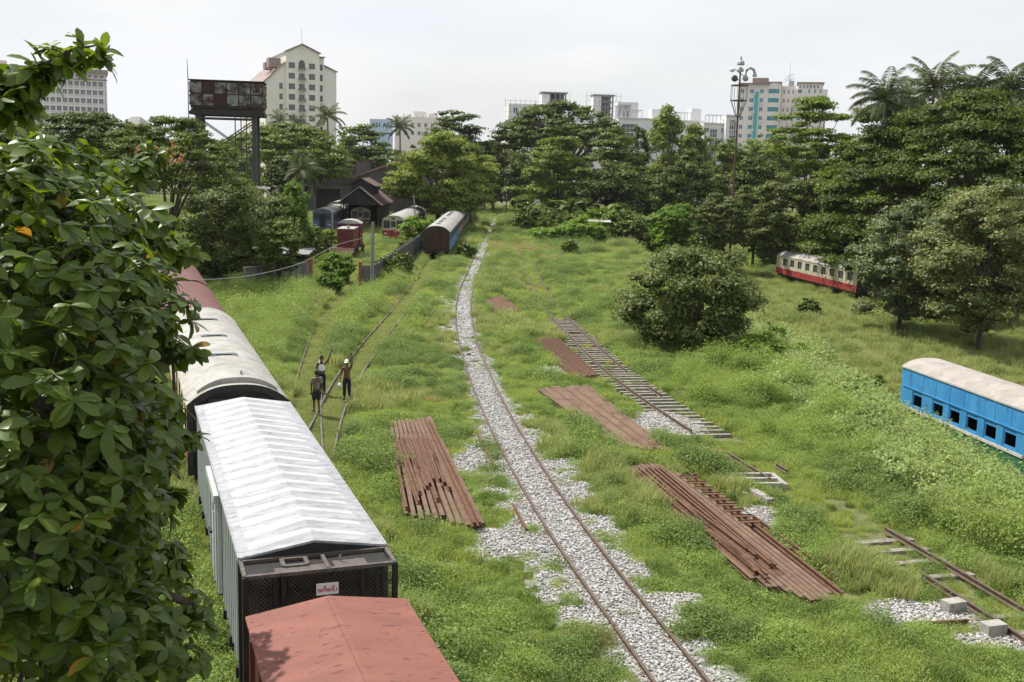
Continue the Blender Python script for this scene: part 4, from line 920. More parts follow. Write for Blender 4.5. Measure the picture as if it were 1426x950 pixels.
block(o, 7, 11.5, 2, 8, zt, zt + 2.2, 'bld_rose', name='roof_room'); block(o, 13.2, 16, 1, 6, zt, zt + 1.4, 'bld_rose', name='roof_room')
m = MB()
for i in range(7): m.box((1 + i * 2.5, .3, zt + .5), (.5, .5, 1.0))
m.build('parapet', M['bld_white'], o)

# white block under construction with two stair towers
d = 350; z1 = zat(740, 145, d); o = thing('unfinished_building', 'white unfinished building with two stair towers wrapped in scaffolding', 'building', (xat(700, d), d, 0), R_(6))
fw = [(1.5 + i * 2.9, z1 - 3.0 - 3.2 * j, 3.0 + i * 2.9, z1 - 1.2 - 3.2 * j) for i in range(4) for j in range(5)]
block(o, 0, 13.5, 0, 16, 0, z1, 'bld_white', front=fw, glass='glass', nx=2)
fw = [(.8 + i * 3.1, z1 - 5.2 - 3.2 * j, 2.2 + i * 3.1, z1 - 3.4 - 3.2 * j) for i in range(6) for j in range(4)]
block(o, 13.5, 33, 2, 18, 0, z1 - 2.2, 'bld_white', front=fw, glass='glass')
for px0, px1, pt, nm in ((757, 780, 128, 0), (829, 846, 131, 1)):
    x0, x1 = xat(px0, d) - xat(700, d), xat(px1, d) - xat(700, d); zt = zat(px0, pt, d)
    block(o, x0 - 2.6, x0, 2.2, 8, z1 - 2.2, zt - .3, 'bld_white', name='stair_tower')
    m = MB()
    for i in range(4): m.box((x0 + .15 + i * (x1 - x0 - .3) / 3, 2.3, (z1 - 4 + zt) / 2), (.35, .35, zt - z1 + 4))
    for k in range(4): m.box(((x0 + x1) / 2, 4.5, zt - .2 - k * 1.9), (x1 - x0, 5, .22))
    m.box(((x0 + x1) / 2 - 1.2, 4.8, zt + .1), (x1 - x0 + 3.4, 6.4, .35)); m.box(((x0 + x1) / 2, 6.8, (z1 - 4 + zt) / 2), (x1 - x0, .2, zt - z1 + 4)); m.build('stair_tower', M['bld_grey'], o)
m = MB()
for x in np.arange(-1.2, 20, 1.6): m.tube([(x, -1.2, z1 - 12), (x, -1.2, z1 + (1.5 if x < 9 else 4.5))], .05, 4)
for z in np.arange(z1 - 11, z1 + 1.2, 1.7): m.tube([(-1.4, -1.2, z), (20.2, -1.2, z)], .05, 4)
for x in np.arange(25.5, 37, 1.4): m.tube([(x, 1.2, z1 - 4), (x, 1.2, z1 + 4.6)], .05, 4)
for z in np.arange(z1 - 3, z1 + 4.6, 1.6): m.tube([(25, 1.2, z), (37, 1.2, z)], .05, 4)
m.build('scaffolding', M['lamp_grey'], o)
# white villas row
def villa(label, px0, px1, top, d, nwin, bluecol=None, pergola=None, rooms=()):
    o = thing('apartment_block', label, 'building', (xat(px0, d), d, 0), R_(2)); w_ = xat(px1, d) - xat(px0, d); zt = zat((px0 + px1) / 2, top, d)
    fw = [(a, zt - 2.7 - 3.1 * j, a + 1.3, zt - 1.2 - 3.1 * j) for a in nwin for j in range(3)]
    if bluecol: fw += [(bluecol[0] * w_, zt - 1.5 - 2.6 * (j + 1), bluecol[1] * w_, zt - 1.6 - 2.6 * j) for j in range(5)]
    block(o, 0, w_, 0, 12, 0, zt, 'bld_white', front=fw, glass='glass', nx=3, ny=2, t=.1)
    for a, b, h in rooms: block(o, a * w_, b * w_, 2.5, 9, zt, zt + h, 'bld_white', name='roof_room')
    if pergola:
        m = MB()
        for i in range(6): x = (pergola[0] + (pergola[1] - pergola[0]) * i / 5) * w_; m.bar((x, .4, zt), (x, .4, zt + 2.4), .22); m.bar((x, .4, zt + 2.4), (x + .8, 6, zt + 2.7), .2)
        m.bar((pergola[0] * w_, .4, zt + 2.5), (pergola[1] * w_, .4, zt + 2.5), .3); m.build('pergola', M['bld_white'], o)
    m = MB(); m.box((w_ / 2, -.1, zt + .15), (w_ + .5, .6, .3)); m.build('cornice', M['bld_white'], o)
    return o
villa('white apartment block with a blue window column right of the big umbrella tree', 850, 893, 165, 330, (), (.12, .52), (.1, .75), ((0, .42, 4.2), (.0, .65, 5)))
villa('white apartment block with roof terrace frames behind the tall yellow green tree', 893, 968, 168, 335, (1.0, 3.5, 11.5), None, (.45, .75), ((.05, .22, 3.5), (.78, .96, 4.0)))
villa('white apartment block with a blue glass bay beside the cream one', 967, 998, 172, 325, (.4, 5.3), (.28, .6), (.05, .9))
villa('narrow white block with a blue stair window left of the teal windowed tower', 997, 1014, 161, 322, (1.2,), (.3, .8))

# teal windowed tower on the right
d = 375; zt = zat(1060, 116, d); o = thing('tower_block', 'pinkish white tower block with teal windows on the right', 'building', (xat(1012, d), d, 0), R_(-14))
o.scale = (.77, 1, 1)
fl = 3.02; rows = [zt - 3.6 - fl * j for j in range(8) if zt - 3.6 - fl * j > 9]
fw = []
for z in rows: fw += [(.8, z, 2.4, z + 1.5), (4.7, z, 6.6, z + 1.5), (9.2, z, 10.8, z + 1.5)]
block(o, 0, 12.2, 0, 14, 0, zt - .5, 'bld_rose', front=fw, glass='glass_teal', nx=2)
m = MB(); m.box((7.75, -.2, zt / 2 - 1), (1.5, .5, zt - 4)); m.build('teal_strip', M['teal'], o)
m = MB()
for j, z in enumerate(rows): m.box((10.2 if j % 2 else 6.9, -.5, z - .2), (.9, .6, .6))
m.build('air_conditioner', M['bld_white'], o)
bow = MB(); k = 9
def bowpts(x0, x1, dep): return [(x0 + (x1 - x0) * i / k, 0 - dep * math.sin(math.pi * i / k)) for i in range(k + 1)]
for (x0, x1) in ((12.2, 18.2),):
    B = bowpts(x0, x1, 1.3)
    zs = [0] + sorted([z for z in rows] + [z + 1.5 for z in rows]) + [zt]
    for a, b in zip(zs, zs[1:]):
        gl = any(abs(a - z) < .01 for z in rows)
        for (xa, ya), (xb, yb) in zip(B, B[1:]): bow.face([(xa, ya, a), (xb, yb, a), (xb, yb, b), (xa, ya, b)], 1 if gl and x0 + .6 < (xa + xb) / 2 < x1 - .6 else 0)
    bow.face([(x, y, zt) for x, y in B])
bow.build('bow_front', [M['bld_rose'], M['glass_teal']], o)
fw = [(1 + i * 1.9, z, 1.9 + i * 1.9, z + 1.4) for i in range(3) for z in rows]
block(o, 18.2, 24.6, 1.0, 14, 0, zt - 1, 'bld_rose', front=fw, glass='glass_grey')
fw = [(.8, z, 2.6, z + 1.4) for z in rows] + [(5.2 + i * 2.4, z, 6.1 + i * 2.4, z + 1.4) for i in range(3) for z in rows]
block(o, 24.6, 38, -2.0, 12, 0, zt - 2.6, 'bld_rose', front=fw[:60], glass='glass_teal')
block(o, 25.4, 36, -1, 10, zt - 2.6, zt - .2, 'bld_rose', front=[(.5 + i * 1.5, .7, 1.4 + i * 1.5, 1.9) for i in range(6)], name='attic', glass='glass_grey')
m = MB(); m.box((6, 6, zt - .3), (12.8, 14.5, .35)); m.box((15.2, 5, zt + .1), (6.6, 12.6, .4)); m.box((30.7, 4.5, zt), (11.6, 12, .4)); m.box((9, 6, zt + .9), (7, 6, 2)); m.build('roof', M['tile_pink'], o)
m = MB(); m.tube([(21.5, 5, zt), (21.5, 5, zt + 7.5)], [.12, .05], 5)
for a, b, z in ((-2.4, 1.5, 2.0), (-1.5, 2.2, 3.0), (-2.8, .8, 1.2), (.2, 2.6, 1.6)): m.tube([(21.5 + a, 4.6, zt + z - .5), (21.5 + b, 5.4, zt + z + .6)], .1, 4)
m.box((22.5, 6, zt), (2.4, 3, 2.2)); m.build('antenna', M['lamp_grey'], o)
# small grey roofs left of the water tower
for px, py, w_, lab in ((180, 163, 26, 'dark grey hipped roof showing above the trees right of the pale pink office block'), (258, 163, 24, 'grey roof corner showing just left of the water tower')):
    d = 330; p = P(px, py, d); o = thing('house', lab, 'building', (p.x, d, 0)); hw = w_ / 2 / F * d
    m = MB(); m.box((0, 6, p.z / 2 - 1), (hw * 2, 12, p.z - 2)); m.build('wall', M['bld_grey'], o)
    m = MB(); z0 = p.z - 2.2; q = [(-hw - .6, -.6, z0), (hw + .6, -.6, z0), (hw + .6, 12.6, z0), (-hw - .6, 12.6, z0)]; a, b = (-hw * .4, 6, p.z + .4), (hw * .4, 6, p.z + .4)
    m.face([q[0], q[1], b, a]); m.face([q[1], q[2], b]); m.face([q[2], q[3], a, b]); m.face([q[3], q[0], a]); m.build('roof', M['bld_grey'], o)

# ------------------------------------------------------------------ workshop, hut, walls
d = 215; o = thing('workshop', 'large dark workshop shed with blackened sawtooth gables', 'shed', (xat(424, d), d, 0), R_(2))
zl = zat(426, 242, d); zr = zat(487, 223, d); w1 = xat(487, d) - xat(424, d); zl2 = zat(488, 247, d); w2 = 2.3 * w1
mb = MB()
a0, a1 = xat(436, d) - xat(424, d), xat(470, d) - xat(424, d); zd = zat(450, 263, d)
mb.wall((0, 0, 0), (1, 0, 0), (0, 0, 1), w1, zl - 1.0, [(a0, .01, a1, zd)], 1.2)
mb.face([(0, 0, zl - 1), (w1, 0, zl - 1), (w1, 0, zr), (0, 0, zl)]); mb.face([(0, 40, 0), (0, 0, 0), (0, 0, zl), (0, 40, zl)]); mb.face([(w1, 0, zl2), (w1, 40, zl2), (w1, 40, zr), (w1, 0, zr)])
b0, b1 = xat(571, d) - xat(424, d), xat(596, d) - xat(424, d)
mb.wall((w1, 0, 0), (1, 0, 0), (0, 0, 1), w2, zl2, [(b0 - w1, .01, b1 - w1, zd)], 1.2); mb.face([(w1, 0, zl2), (w1 * 2, 0, zl2), (w1 * 2, 0, zr)]); mb.face([(w1 * 2, 0, zl2), (w1 + w2, 0, zl2), (w1 * 2, 0, zr)])
mb.face([(w1 + w2, 0, 0), (w1 + w2, 40, 0), (w1 + w2, 40, zl2), (w1 + w2, 0, zl2)]); mb.build('wall', M['shed'], o)
m = MB(); m.bar((-.2, -.15, zl), (w1, -.15, zr + .1), .5, .4); m.bar((w1, -.15, zl2), (2 * w1, -.15, zr + .1), .5, .4); m.bar((2 * w1, -.15, zr + .1), (w1 + w2, -.15, zl2), .4, .4); m.build('gable_edge', M['shed_edge'], o)
m = MB(); m.face([(-.2, .1, zl), (w1, .1, zr), (w1, 40, zr), (-.2, 40, zl)]); m.face([(w1, .1, zl2 - .1), (2 * w1, .1, zr), (2 * w1, 40, zr), (w1, 40, zl2 - .1)]); m.face([(2 * w1, .1, zr), (w1 + w2, .1, zl2), (w1 + w2, 40, zl2), (2 * w1, 40, zr)])
m.box((w1 + 1.9, 3, zr - .2), (4.4, 6, .25)); m.build('roof', M['rust_sheet'], o)
m = MB(); m.box((w1 / 2, -.12, zl - 1.6), (w1, .2, .25)); m.box((w1, -.2, zl2 / 2), (.5, .4, zl2)); m.box((w1 + w2 * .47, -.2, zl2 / 2), (.4, .4, zl2)); m.box((w1 * .42, -.05, zl - .3), (.5, .5, 1.6)); m.build('pilaster', M['shed'], o)
for a, b in ((a0, a1), (b0, b1)):
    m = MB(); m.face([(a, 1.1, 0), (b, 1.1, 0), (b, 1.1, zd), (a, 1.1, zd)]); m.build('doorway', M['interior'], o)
m = MB(); m.tube([(w1 * .43, -.3, zl - .3), (w1 * .43, -.3, zl + 2.8), (w1 * .43 - .5, -.3, zl + 3.1)], .12, 5); m.build('vent_pipe', M['lamp_grey'], o)

d = 160; o = thing('hut', 'dark engine hut with a stepped rusty roof and open front', 'hut', (xat(497, d), d, 0), R_(2))
hw = 2.75; ze = zat(497, 282, d) ; za = zat(498, 261, d); Lh = 21; br = 1.6
mb = MB(); mb.face([(-hw, 0, ze - .3), (hw, 0, ze - .3), (hw, 0, ze), (0, 0, za), (-hw, 0, ze)]); mb.face([(hw, 0, .0), (hw, Lh, 0), (hw, Lh, ze), (hw, 0, ze)]); mb.face([(-hw, Lh, 0), (-hw, 9, 0), (-hw, 9, ze), (-hw, Lh, ze)]); mb.face([(hw, Lh, 0), (-hw, Lh, 0), (-hw, Lh, ze), (0, Lh, za), (hw, Lh, ze)])
mb.face([(-br, 3, ze + 1), (-br, 14, ze + 1), (-br, 14, za + .9), (-br, 3, za + .9)][::-1]); mb.face([(br, 3, ze + 1), (br, 14, ze + 1), (br, 14, za + .4), (br, 3, za + .4)]); mb.face([(-br, 3, ze + 1), (br, 3, ze + 1), (br, 3, za + .4), (0, 3, za + 1.1), (-br, 3, za + .4)])
mb.build('wall', M['hut_wall'], o)
m = MB()
for sx in (-1, 1):
    q = [(sx * (hw + .7), -.5, ze - .35), (sx * .0, -.5, za + .1), (0, Lh + .4, za + .1), (sx * (hw + .7), Lh + .4, ze - .35)]; m.face(q if sx > 0 else q[::-1])
    q = [(sx * (br + .6), 2.6, za + .15), (0, 2.6, za + 1.35), (0, 14.5, za + 1.35), (sx * (br + .6), 14.5, za + .15)]; m.face(q if sx > 0 else q[::-1])
m.build('roof', M['rust_sheet'], o)
m = MB()
for sx in (-1, 1): m.bar((sx * (hw + .7), -.53, ze - .33), (0, -.53, za + .12), .14, .1)
m.build('barge_board', M['lamp_grey'], o)
pm = MB(); pm.box((0, 0, ze / 2 - .2), (.16, .16, ze - .4)); pme = pm.mesh('post', M['hut_wall'])
for x, y in ((-hw, .1), (hw, .1), (-hw, 3), (-hw, 6)): link('post', pme, o, (x, y, 0))
p = G(531, 317); m = MB(); m.box((0, 0, 1.05), (3.0, .3, 2.1)); m.box((0, 0, 2.14), (3.2, .5, .1), mi=1)
tag(m.build('brick_wall', [M['brick'], M['conc_old']], None, (p.x, p.y, 0)), 'low red brick wall between the hut and the red skirted railcar', 'wall')

# concrete panel fence
fa = G(519, 405); fb = G(588, 349); u = (fb - fa).normalized(); Lf = (fb - fa).length; n = int(Lf / 2.1); ph = math.atan2(-u.x, u.y)
o = thing('panel_fence', 'stained concrete panel fence running back beside the grass grown track', 'fence', fa, ph)
m = MB(); m.box((0, 1.05, 1.05), (.08, 1.98, 1.95))
for k in range(5): m.box((-.05, .25 + k * .4, 1.05), (.05, .1, 1.9)); m.box((.05, .25 + k * .4, 1.05), (.05, .1, 1.9))
pme = m.mesh('panel', M['conc_old']); m = MB(); m.box((0, 0, 1.08), (.2, .18, 2.16)); qme = m.mesh('post', M['conc_old'])
for i in range(n + 1):
    link('post', qme, o, (0, i * Lf / n, 0))
    if i < n: q = link('panel', pme, o, (0, i * Lf / n, random.uniform(-.06, .04))); q.scale = (1, Lf / n / 2.1, 1)
q = link('panel', pme, o, (0, 0, 0), R_(90)); q.scale = (1, .45, 1)
m = MB(); m.box((0, 0, 1.0), (.24, .24, 2.4)); m.box((0, 0, 2.24), (.3, .3, .1)); m.build('end_post', M['brick'], o, (-1.0, 0, 0))
# left wall with end post and lean-to
pa, pb = G(340, 408), G(431, 399); u = (pb - pa).normalized(); o = thing('yard_wall', 'grey plastered yard wall ending in a brick post on the left', 'wall', pa, math.atan2(u.y, u.x)); lw = (pb - pa).length
m = MB(); m.box((lw / 2, 0, .95), (lw, .18, 1.9)); m.box((lw / 2, 0, 1.94), (lw, .28, .08)); m.build('wall', M['conc_old'], o)
m = MB(); m.box((lw + .1, 0, 1.15), (.26, .3, 2.3)); m.build('end_post', M['brick'], o)
d = 105; p = P(368, 280, d); o = thing('open_shed', 'grey sheet roofed open shed below the water tower', 'shed', (p.x, d, 0), R_(-6))
m = MB(); m.box((0, 1.5, p.z), (3.2, 4.5, .1), rx=-.16); m.build('roof', M['bld_grey'], o)
pm = MB(); pm.box((0, 0, p.z / 2 - .25), (.12, .12, p.z - .5)); pme = pm.mesh('post', M['tower_steel'])
for x, y in ((-1.4, .1), (1.4, .1), (-1.4, 3), (1.4, 3)): link('post', pme, o, (x, y, 0))
p2 = G(412, 392); o = thing('open_shed', 'low lean-to with a thin roof behind the yard wall', 'shed', (p2.x - 1.6, p2.y + 3.5, 0), 0)
m = MB(); m.box((0, 1.2, 2.2), (4.2, 3.2, .08), rx=.1); m.build('roof', M['bld_grey'], o)
pm = MB(); pm.box((0, 0, 1.02), (.1, .1, 2.04)); pme = pm.mesh('post', M['pole'])
for x in (-1.9, 1.9): link('post', pme, o, (x, 0, 0))

# ------------------------------------------------------------------ water tower
d = 112; p = P(315, 113, d); o = thing('water_tower', 'rusty panelled water tank on a tall steel trestle', 'water tower', (p.x, d, 0), R_(8))
zt = p.z; pw_ = 1.22; nx, nzn = 6, 2; tw = nx * pw_; zb = zt - 3.15
m = MB(); m.box((0, 1.85, zb + .16), (tw - .1, 3.5, .3), mi=0); m.box((0, 1.85, (zt + zb) / 2 + .18), (tw - .06, 3.6, zt - zb - .4), mi=0); m.box((0, 1.85, zt + .04), (tw + .25, 4.0, .08), mi=0)
m.build('tank_shell', M['tank_dark'], o)
pm = MB(); pm.box((0, 0, 0), (pw_ - .12, .06, pw_ - .12)); pm.bar((-.5, -.05, -.5), (.5, -.05, .5), .05, .03); pm.bar((-.5, -.05, .5), (.5, -.05, -.5), .05, .03); pm.tube([(.16 * math.cos(t), -.05, .16 * math.sin(t)) for t in np.linspace(0, 6.28, 9)], .03, 4)
pme = pm.mesh('tank_panel', M['tank']); pm2 = MB(); pm2.box((0, 0, 0), (pw_ - .12, .06, pw_ - .12)); pm2.bar((-.5, -.05, -.5), (.5, -.05, .5), .05, .03); pm2.bar((-.5, -.05, .5), (.5, -.05, -.5), .05, .03); pred = pm2.mesh('tank_panel', M['tank_red']); 
for i in range(nx):
    for j in range(nzn): link('tank_panel', pred if (i, j) in ((1, 0), (2, 1)) else pme, o, (-tw / 2 + pw_ * (i + .5), -.02, zt - .12 - pw_ * (j + .5)))
for j in range(nzn):
    for i in range(3): link('tank_panel', pme, o, (-tw / 2 - .02, 3.6 - pw_ * (i + .5), zt - .12 - pw_ * (j + .5)), -math.pi / 2); link('tank_panel', pme, o, (tw / 2 + .02, pw_ * (i + .5), zt - .12 - pw_ * (j + .5)), math.pi / 2)
m = MB(); m.box((0, .1, zb - .12), (tw + .1, .25, .42)); m.box((0, 3.5, zb - .12), (tw + .1, .25, .42))
for x in np.linspace(-tw / 2, tw / 2, 7): m.box((x, 1.8, zb - .1), (.2, 3.6, .3))
m.build('tank_beam', M['tank_dark'], o)
lm = MB()
lm.box((0, 0, zb / 2 - .2), (.26, .2, zb - .3))
for dx in (-.2, .2): lm.box((dx, 0, zb / 2 - .2), (.12, .36, zb - .3))
for z in np.arange(.6, zb - .5, .9): lm.box((0, 0, z), (.4, .1, .12))
lme = lm.mesh('leg', M['tower_steel'])
xl, xr = -tw / 2 + .75, tw / 2 - .9
for x in (xl, xr):
    for y in (.35, 3.2): link('leg', lme, o, (x, y, 0))
bm2 = MB()
for y in (.35, 3.2):
    for z0, z1 in ((zb - 4.6, zb - .7), (zb - 8.6, zb - 4.8)): bm2.bar((xl, y, z0), (xr, y, z1), .12, .1); bm2.bar((xl, y + .08, z1), (xr, y + .08, z0), .12, .1)
    for z in (zb - .6, zb - 4.7, zb - 8.8): bm2.bar((xl, y, z), (xr, y, z), .22, .14)
for x in (xl, xr): bm2.bar((x, .35, zb - 4.7), (x, 3.2, zb - .6), .1); bm2.bar((x, .35, zb - .6), (x, 3.2, zb - 4.7), .1)
bm2.build('brace', M['tower_steel'], o)
pp = MB()
for x in (-.15, .45, 1.0): pp.tube([(x + .8, 1.6, 0), (x + .8, 1.6, zb)], .06, 5)
pp.build('pipe', M['tower_steel'], o)
rd = MB(); rd.tube([(-tw / 2 - .15, 0, zb - 4), (-tw / 2 - .15, 0, zt + .1), (-tw / 2 - .2, 0, zt + 2.1)], [.06, .05, .025], 5); rd.build('lightning_rod', M['tower_steel'], o)
p = P(356, 268, 104); o = thing('street_lamp', 'street lamp with a white bent head in front of the water tower', 'street lamp', (p.x, 104, 0)); z = p.z
m = MB(); m.tube([(0, 0, 0), (0, 0, z), (.5, 0, z + .35), (.9, 0, z + .45)], [.09, .07, .05, .05], 6); m.build('pole', M['tower_steel'], o); m = MB(); m.box((.75, 0, z + .45), (1.3, .35, .2)); m.build('lamp_head', M['sign_white'], o)

# ------------------------------------------------------------------ poles, mast, signal, wire
pb = G(518, 406); zt_ = zat(518, 309, pb.y); o = thing('utility_pole', 'grey concrete utility pole at the near end of the panel fence', 'utility pole', pb)
m = MB(); m.tube([(0, 0, 0), (.05, 0, zt_)], [.17, .11], 8); m.build('pole', M['pole'], o); m = MB(); m.box((.05, -.14, zt_ - 1.2), (.5, .06, .06)); m.tube([(-.15, -.16, zt_ - 1.18), (-.15, -.16, zt_ - .98)], .05, 6); m.build('insulator', M['lamp_grey'], o)
wire_end = pb + Vector((.05, -.1, zt_ - 1.1))
pq = G(580, 330); pq2 = P(576, 270, pq.y); o = thing('utility_pole', 'thin leaning pole beside the red skirted railcar', 'utility pole', pq); m = MB(); m.tube([(0, 0, 0), (pq2.x - pq.x, 0, pq2.z)], [.14, .09], 6); m.build('pole', M['pole'], o)
m = MB(); m.box((pq2.x - pq.x, -.1, pq2.z - .4), (.9, .08, .08)); m.build('cross_arm', M['pole'], o)
wp = [wire_end, P(470, 341, 78), P(420, 366, 68), P(360, 382, 58), P(300, 389, 50), P(230, 389, 44), P(60, 380, 36), P(-150, 350, 30)]
m = MB(); m.tube([tuple(q) for q in spline(wp, 2)], .02, 5); tag(m.build('cable', M['cable']), 'single sagging cable from the concrete utility pole over the train roofs', 'cable')
d = 132; p = P(1034, 118, d); pbm = P(1023, 338, d); bx = p.x - .35; o = thing('floodlight_mast', 'tall rusty floodlight mast with a lamp cage near its top', 'light mast', (bx, d, zgf(bx, d)))
g0 = zgf(bx, d); H_ = p.z - g0; zc = H_
m = MB(); m.tube([(0, 0, 0), (0, 0, H_ * .5), (0, 0, H_ + 1.6)], [.19, .15, .1], 8); m.build('pole', M['mast'], o)
m = MB()
for z in (H_ - .1, H_ - 1.9):
    for k in range(8): a, b = R_(45 * k), R_(45 * k + 45); m.bar((math.cos(a), math.sin(a), z), (math.cos(b), math.sin(b), z), .09)
    for k in range(2): m.bar((-math.cos(R_(90 * k)), -math.sin(R_(90 * k)), z), (math.cos(R_(90 * k)), math.sin(R_(90 * k)), z), .06)
for k in range(8): a = R_(45 * k); m.bar((math.cos(a), math.sin(a), H_ - 1.9), (math.cos(a), math.sin(a), H_), .05); m.bar((math.cos(a), math.sin(a), H_ - 1.9), (.25 * math.cos(a), .25 * math.sin(a), H_ - 3.8), .05)
m.tube([(.3 * math.cos(t), .3 * math.sin(t), H_ - 3.8) for t in np.linspace(0, 6.28, 9)], .06, 4); m.build('cage', M['mast'], o)
m = MB()
for k in range(24): m.bar((-.35, -.1, 1 + k * .75), (-.05, -.1, 1 + k * .75), .03)
m.bar((-.35, -.1, .6), (-.35, -.1, H_ - 4), .03); m.build('ladder', M['mast'], o)
def flood(x, z, s, mm, tilt):
    q = MB(); prof = [(.05, .30), (.24, .24), (.36, .10), (.42, -.14), (.38, -.22), (.02, -.2)]
    for (r0, z0), (r1, z1) in zip(prof, prof[1:]):
        for i in range(10):
            a, b = R_(36 * i), R_(36 * i + 36); q.face([(r0 * math.cos(a), r0 * math.sin(a), z0), (r1 * math.cos(a), r1 * math.sin(a), z1), (r1 * math.cos(b), r1 * math.sin(b), z1), (r0 * math.cos(b), r0 * math.sin(b), z0)])
    f = q.build('floodlight', M[mm], o, (x, 0, H_ + z), 0, True); f.scale = (s, s, s); f.rotation_euler = (tilt, 0, 0); return f
flood(0, 2.55, 1.15, 'lamp_grey', 0); flood(0, 1.75, 1.0, 'lamp_grey', .2); flood(-.62, .75, 1.0, 'lamp_dark', 1.2); flood(.68, .78, .9, 'lamp_grey', 1.1); flood(-1.0, 1.75, .8, 'sign_white', .8); flood(1.75, 1.15, .7, 'lamp_grey', .3)
m = MB(); m.tube([(.65, 0, H_ + 1.0), (.75, 0, H_ + 1.7), (1.15, 0, H_ + 2.0), (1.6, 0, H_ + 1.8), (1.78, 0, H_ + 1.3)], .17, 6); m.tube([(-1.0, 0, H_ + 1.6), (-.7, 0, H_ + 1.8), (0, 0, H_ + 1.3), (.65, 0, H_ + .9)], .05, 5); m.tube([(-.6, 0, H_ + .7), (0, 0, H_ + .5)], .05, 5); m.tube([(0, 0, H_ + 2.7), (0, 0, H_ + 3.3)], .12, 5); m.build('bracket', M['lamp_grey'], o)
p = G(704.5, 305); z = zat(704, 268, p.y); o = thing('railway_signal', 'dark railway signal post beside the far end of the main track', 'signal', p)
m = MB(); m.tube([(0, 0, 0), (0, 0, z)], .12, 6); m.build('post', M['lamp_dark'], o); m = MB(); m.box((0, -.2, z - .9), (.9, .3, 1.5)); m.box((0, -.2, z + .1), (1.3, .3, .4)); m.build('signal_head', M['dark_steel'], o)
m = MB(); m.tube([(0, -.36, z - .6), (0, -.46, z - .6)], .16, 8); m.tube([(0, -.36, z - 1.2), (0, -.46, z - 1.2)], .16, 8); m.build('lens', M['lamp_grey'], o)
# litter by the far bushes
def rag(label, px, py, w_, h_):
    p = G(px, py); r = random.Random(px); n = 9; V = []; Fq = []
    for i in range(n):
        for j in range(n):
            a, b = i / (n - 1) - .5, j / (n - 1) - .5; V.append((a * w_ + r.uniform(-.05, .05) * w_, b * w_ * .8, max(.0, h_ * (1 - 3.2 * (a * a + b * b)) + r.uniform(-.12, .12) * h_)))
    for i in range(n - 1):
        for j in range(n - 1): k = i * n + j; Fq.append((k, k + n, k + n + 1, k + 1))
    tag(link('tarpaulin', arrays_mesh('tarpaulin', V, Fq, M['tarp']), None, (p.x, p.y, .03)), label, 'tarpaulin')
rag('crumpled white tarpaulin on the ground past the end of the disused track', 738, 319, 2.4, 1.0)
d_ = 150; p = P(835, 306, d_); o = thing('roof_sheet', 'pale roofing sheet propped among the bushes before the dark trees', 'roof sheet', (p.x, d_, 0)); m = MB(); m.box((0, 0, p.z - .2), (3.2, 1.6, .05), rx=.15); m.build('sheet', M['pale_roof'], o)
m = MB()
for x in (-1.8, 1.8): m.bar((x, 0, 0), (x, 0, p.z - .25), .1)
m.build('post', M['hut_wall'], o)
# ------------------------------------------------------------------ people
def skin_obj(verts, edges, radii, sub=1):
    me = bpy.data.meshes.new('sk'); me.from_pydata(verts, edges, []); o = bpy.data.objects.new('sk', me); col.objects.link(o)
    o.modifiers.new('s', 'SKIN'); ly = me.skin_vertices[0].data
    for i, r in enumerate(radii):
        r = r if hasattr(r, '__len__') else (r, r); ly[i].radius = r
    ly[0].use_root = True
    o.modifiers.new('d', 'SUBSURF').levels = sub
    return o
def finish(objs, name, m, parent, voxel=None, smooth=True):
    bpy.context.view_layer.update(); dg = bpy.context.evaluated_depsgraph_get(); bm = bmesh.new()
    for o in objs:
        ev = o.evaluated_get(dg); t = bpy.data.meshes.new_from_object(ev); bm.from_mesh(t)
    me = bpy.data.meshes.new(name); bm.to_mesh(me); bm.free()
    for o in objs: bpy.data.objects.remove(o)
    if voxel:
        t = bpy.data.objects.new('t', me); col.objects.link(t); md = t.modifiers.new('r', 'REMESH'); md.mode = 'VOXEL'; md.voxel_size = voxel
        bpy.context.view_layer.update(); me2 = bpy.data.meshes.new_from_object(t.evaluated_get(bpy.context.evaluated_depsgraph_get())); bpy.data.objects.remove(t); me = me2
    me.name = name; me.materials.clear(); me.materials.append(M[m])
    me.polygons.foreach_set('use_smooth', [True] * len(me.polygons))
    return link(name, me, parent)
def head_obj(hc):
    bm = bmesh.new(); bmesh.ops.create_uvsphere(bm, u_segments=24, v_segments=16, radius=1)
    for v in bm.verts:
        x, y, z = v.co; s = 1 - .22 * max(0, -z) ** 1.5
        X, Y, Z = x * .075 * s, y * .093 * (1 - .12 * max(0, -z)), z * .115
        f = max(0, -y)
        if f > .3:
            Y -= .022 * math.exp(-((x / .16) ** 2) - ((z + .12) / .16) ** 2)          # nose
            Y += .010 * (math.exp(-((x - .38) / .16) ** 2 - ((z - .08) / .11) ** 2) + math.exp(-((x + .38) / .16) ** 2 - ((z - .08) / .11) ** 2))   # eye sockets
            Y -= .006 * math.exp(-((x / .3) ** 2) - ((z + .48) / .07) ** 2)           # lips
            Y -= .006 * math.exp(-((x / .25) ** 2) - ((z + .8) / .14) ** 2)           # chin
        v.co = Vector((X, Y, Z)) + hc
    for sx in (-1, 1):
        r = bmesh.ops.create_uvsphere(bm, u_segments=8, v_segments=6, radius=1)
        for v in r['verts']: v.co = Vector((v.co.x * .012 + sx * .077, v.co.y * .022 + .008, v.co.z * .032 - .005)) + hc
    me = bpy.data.meshes.new('hd'); bm.to_mesh(me); bm.free(); o = bpy.data.objects.new('hd', me); col.objects.link(o); return o
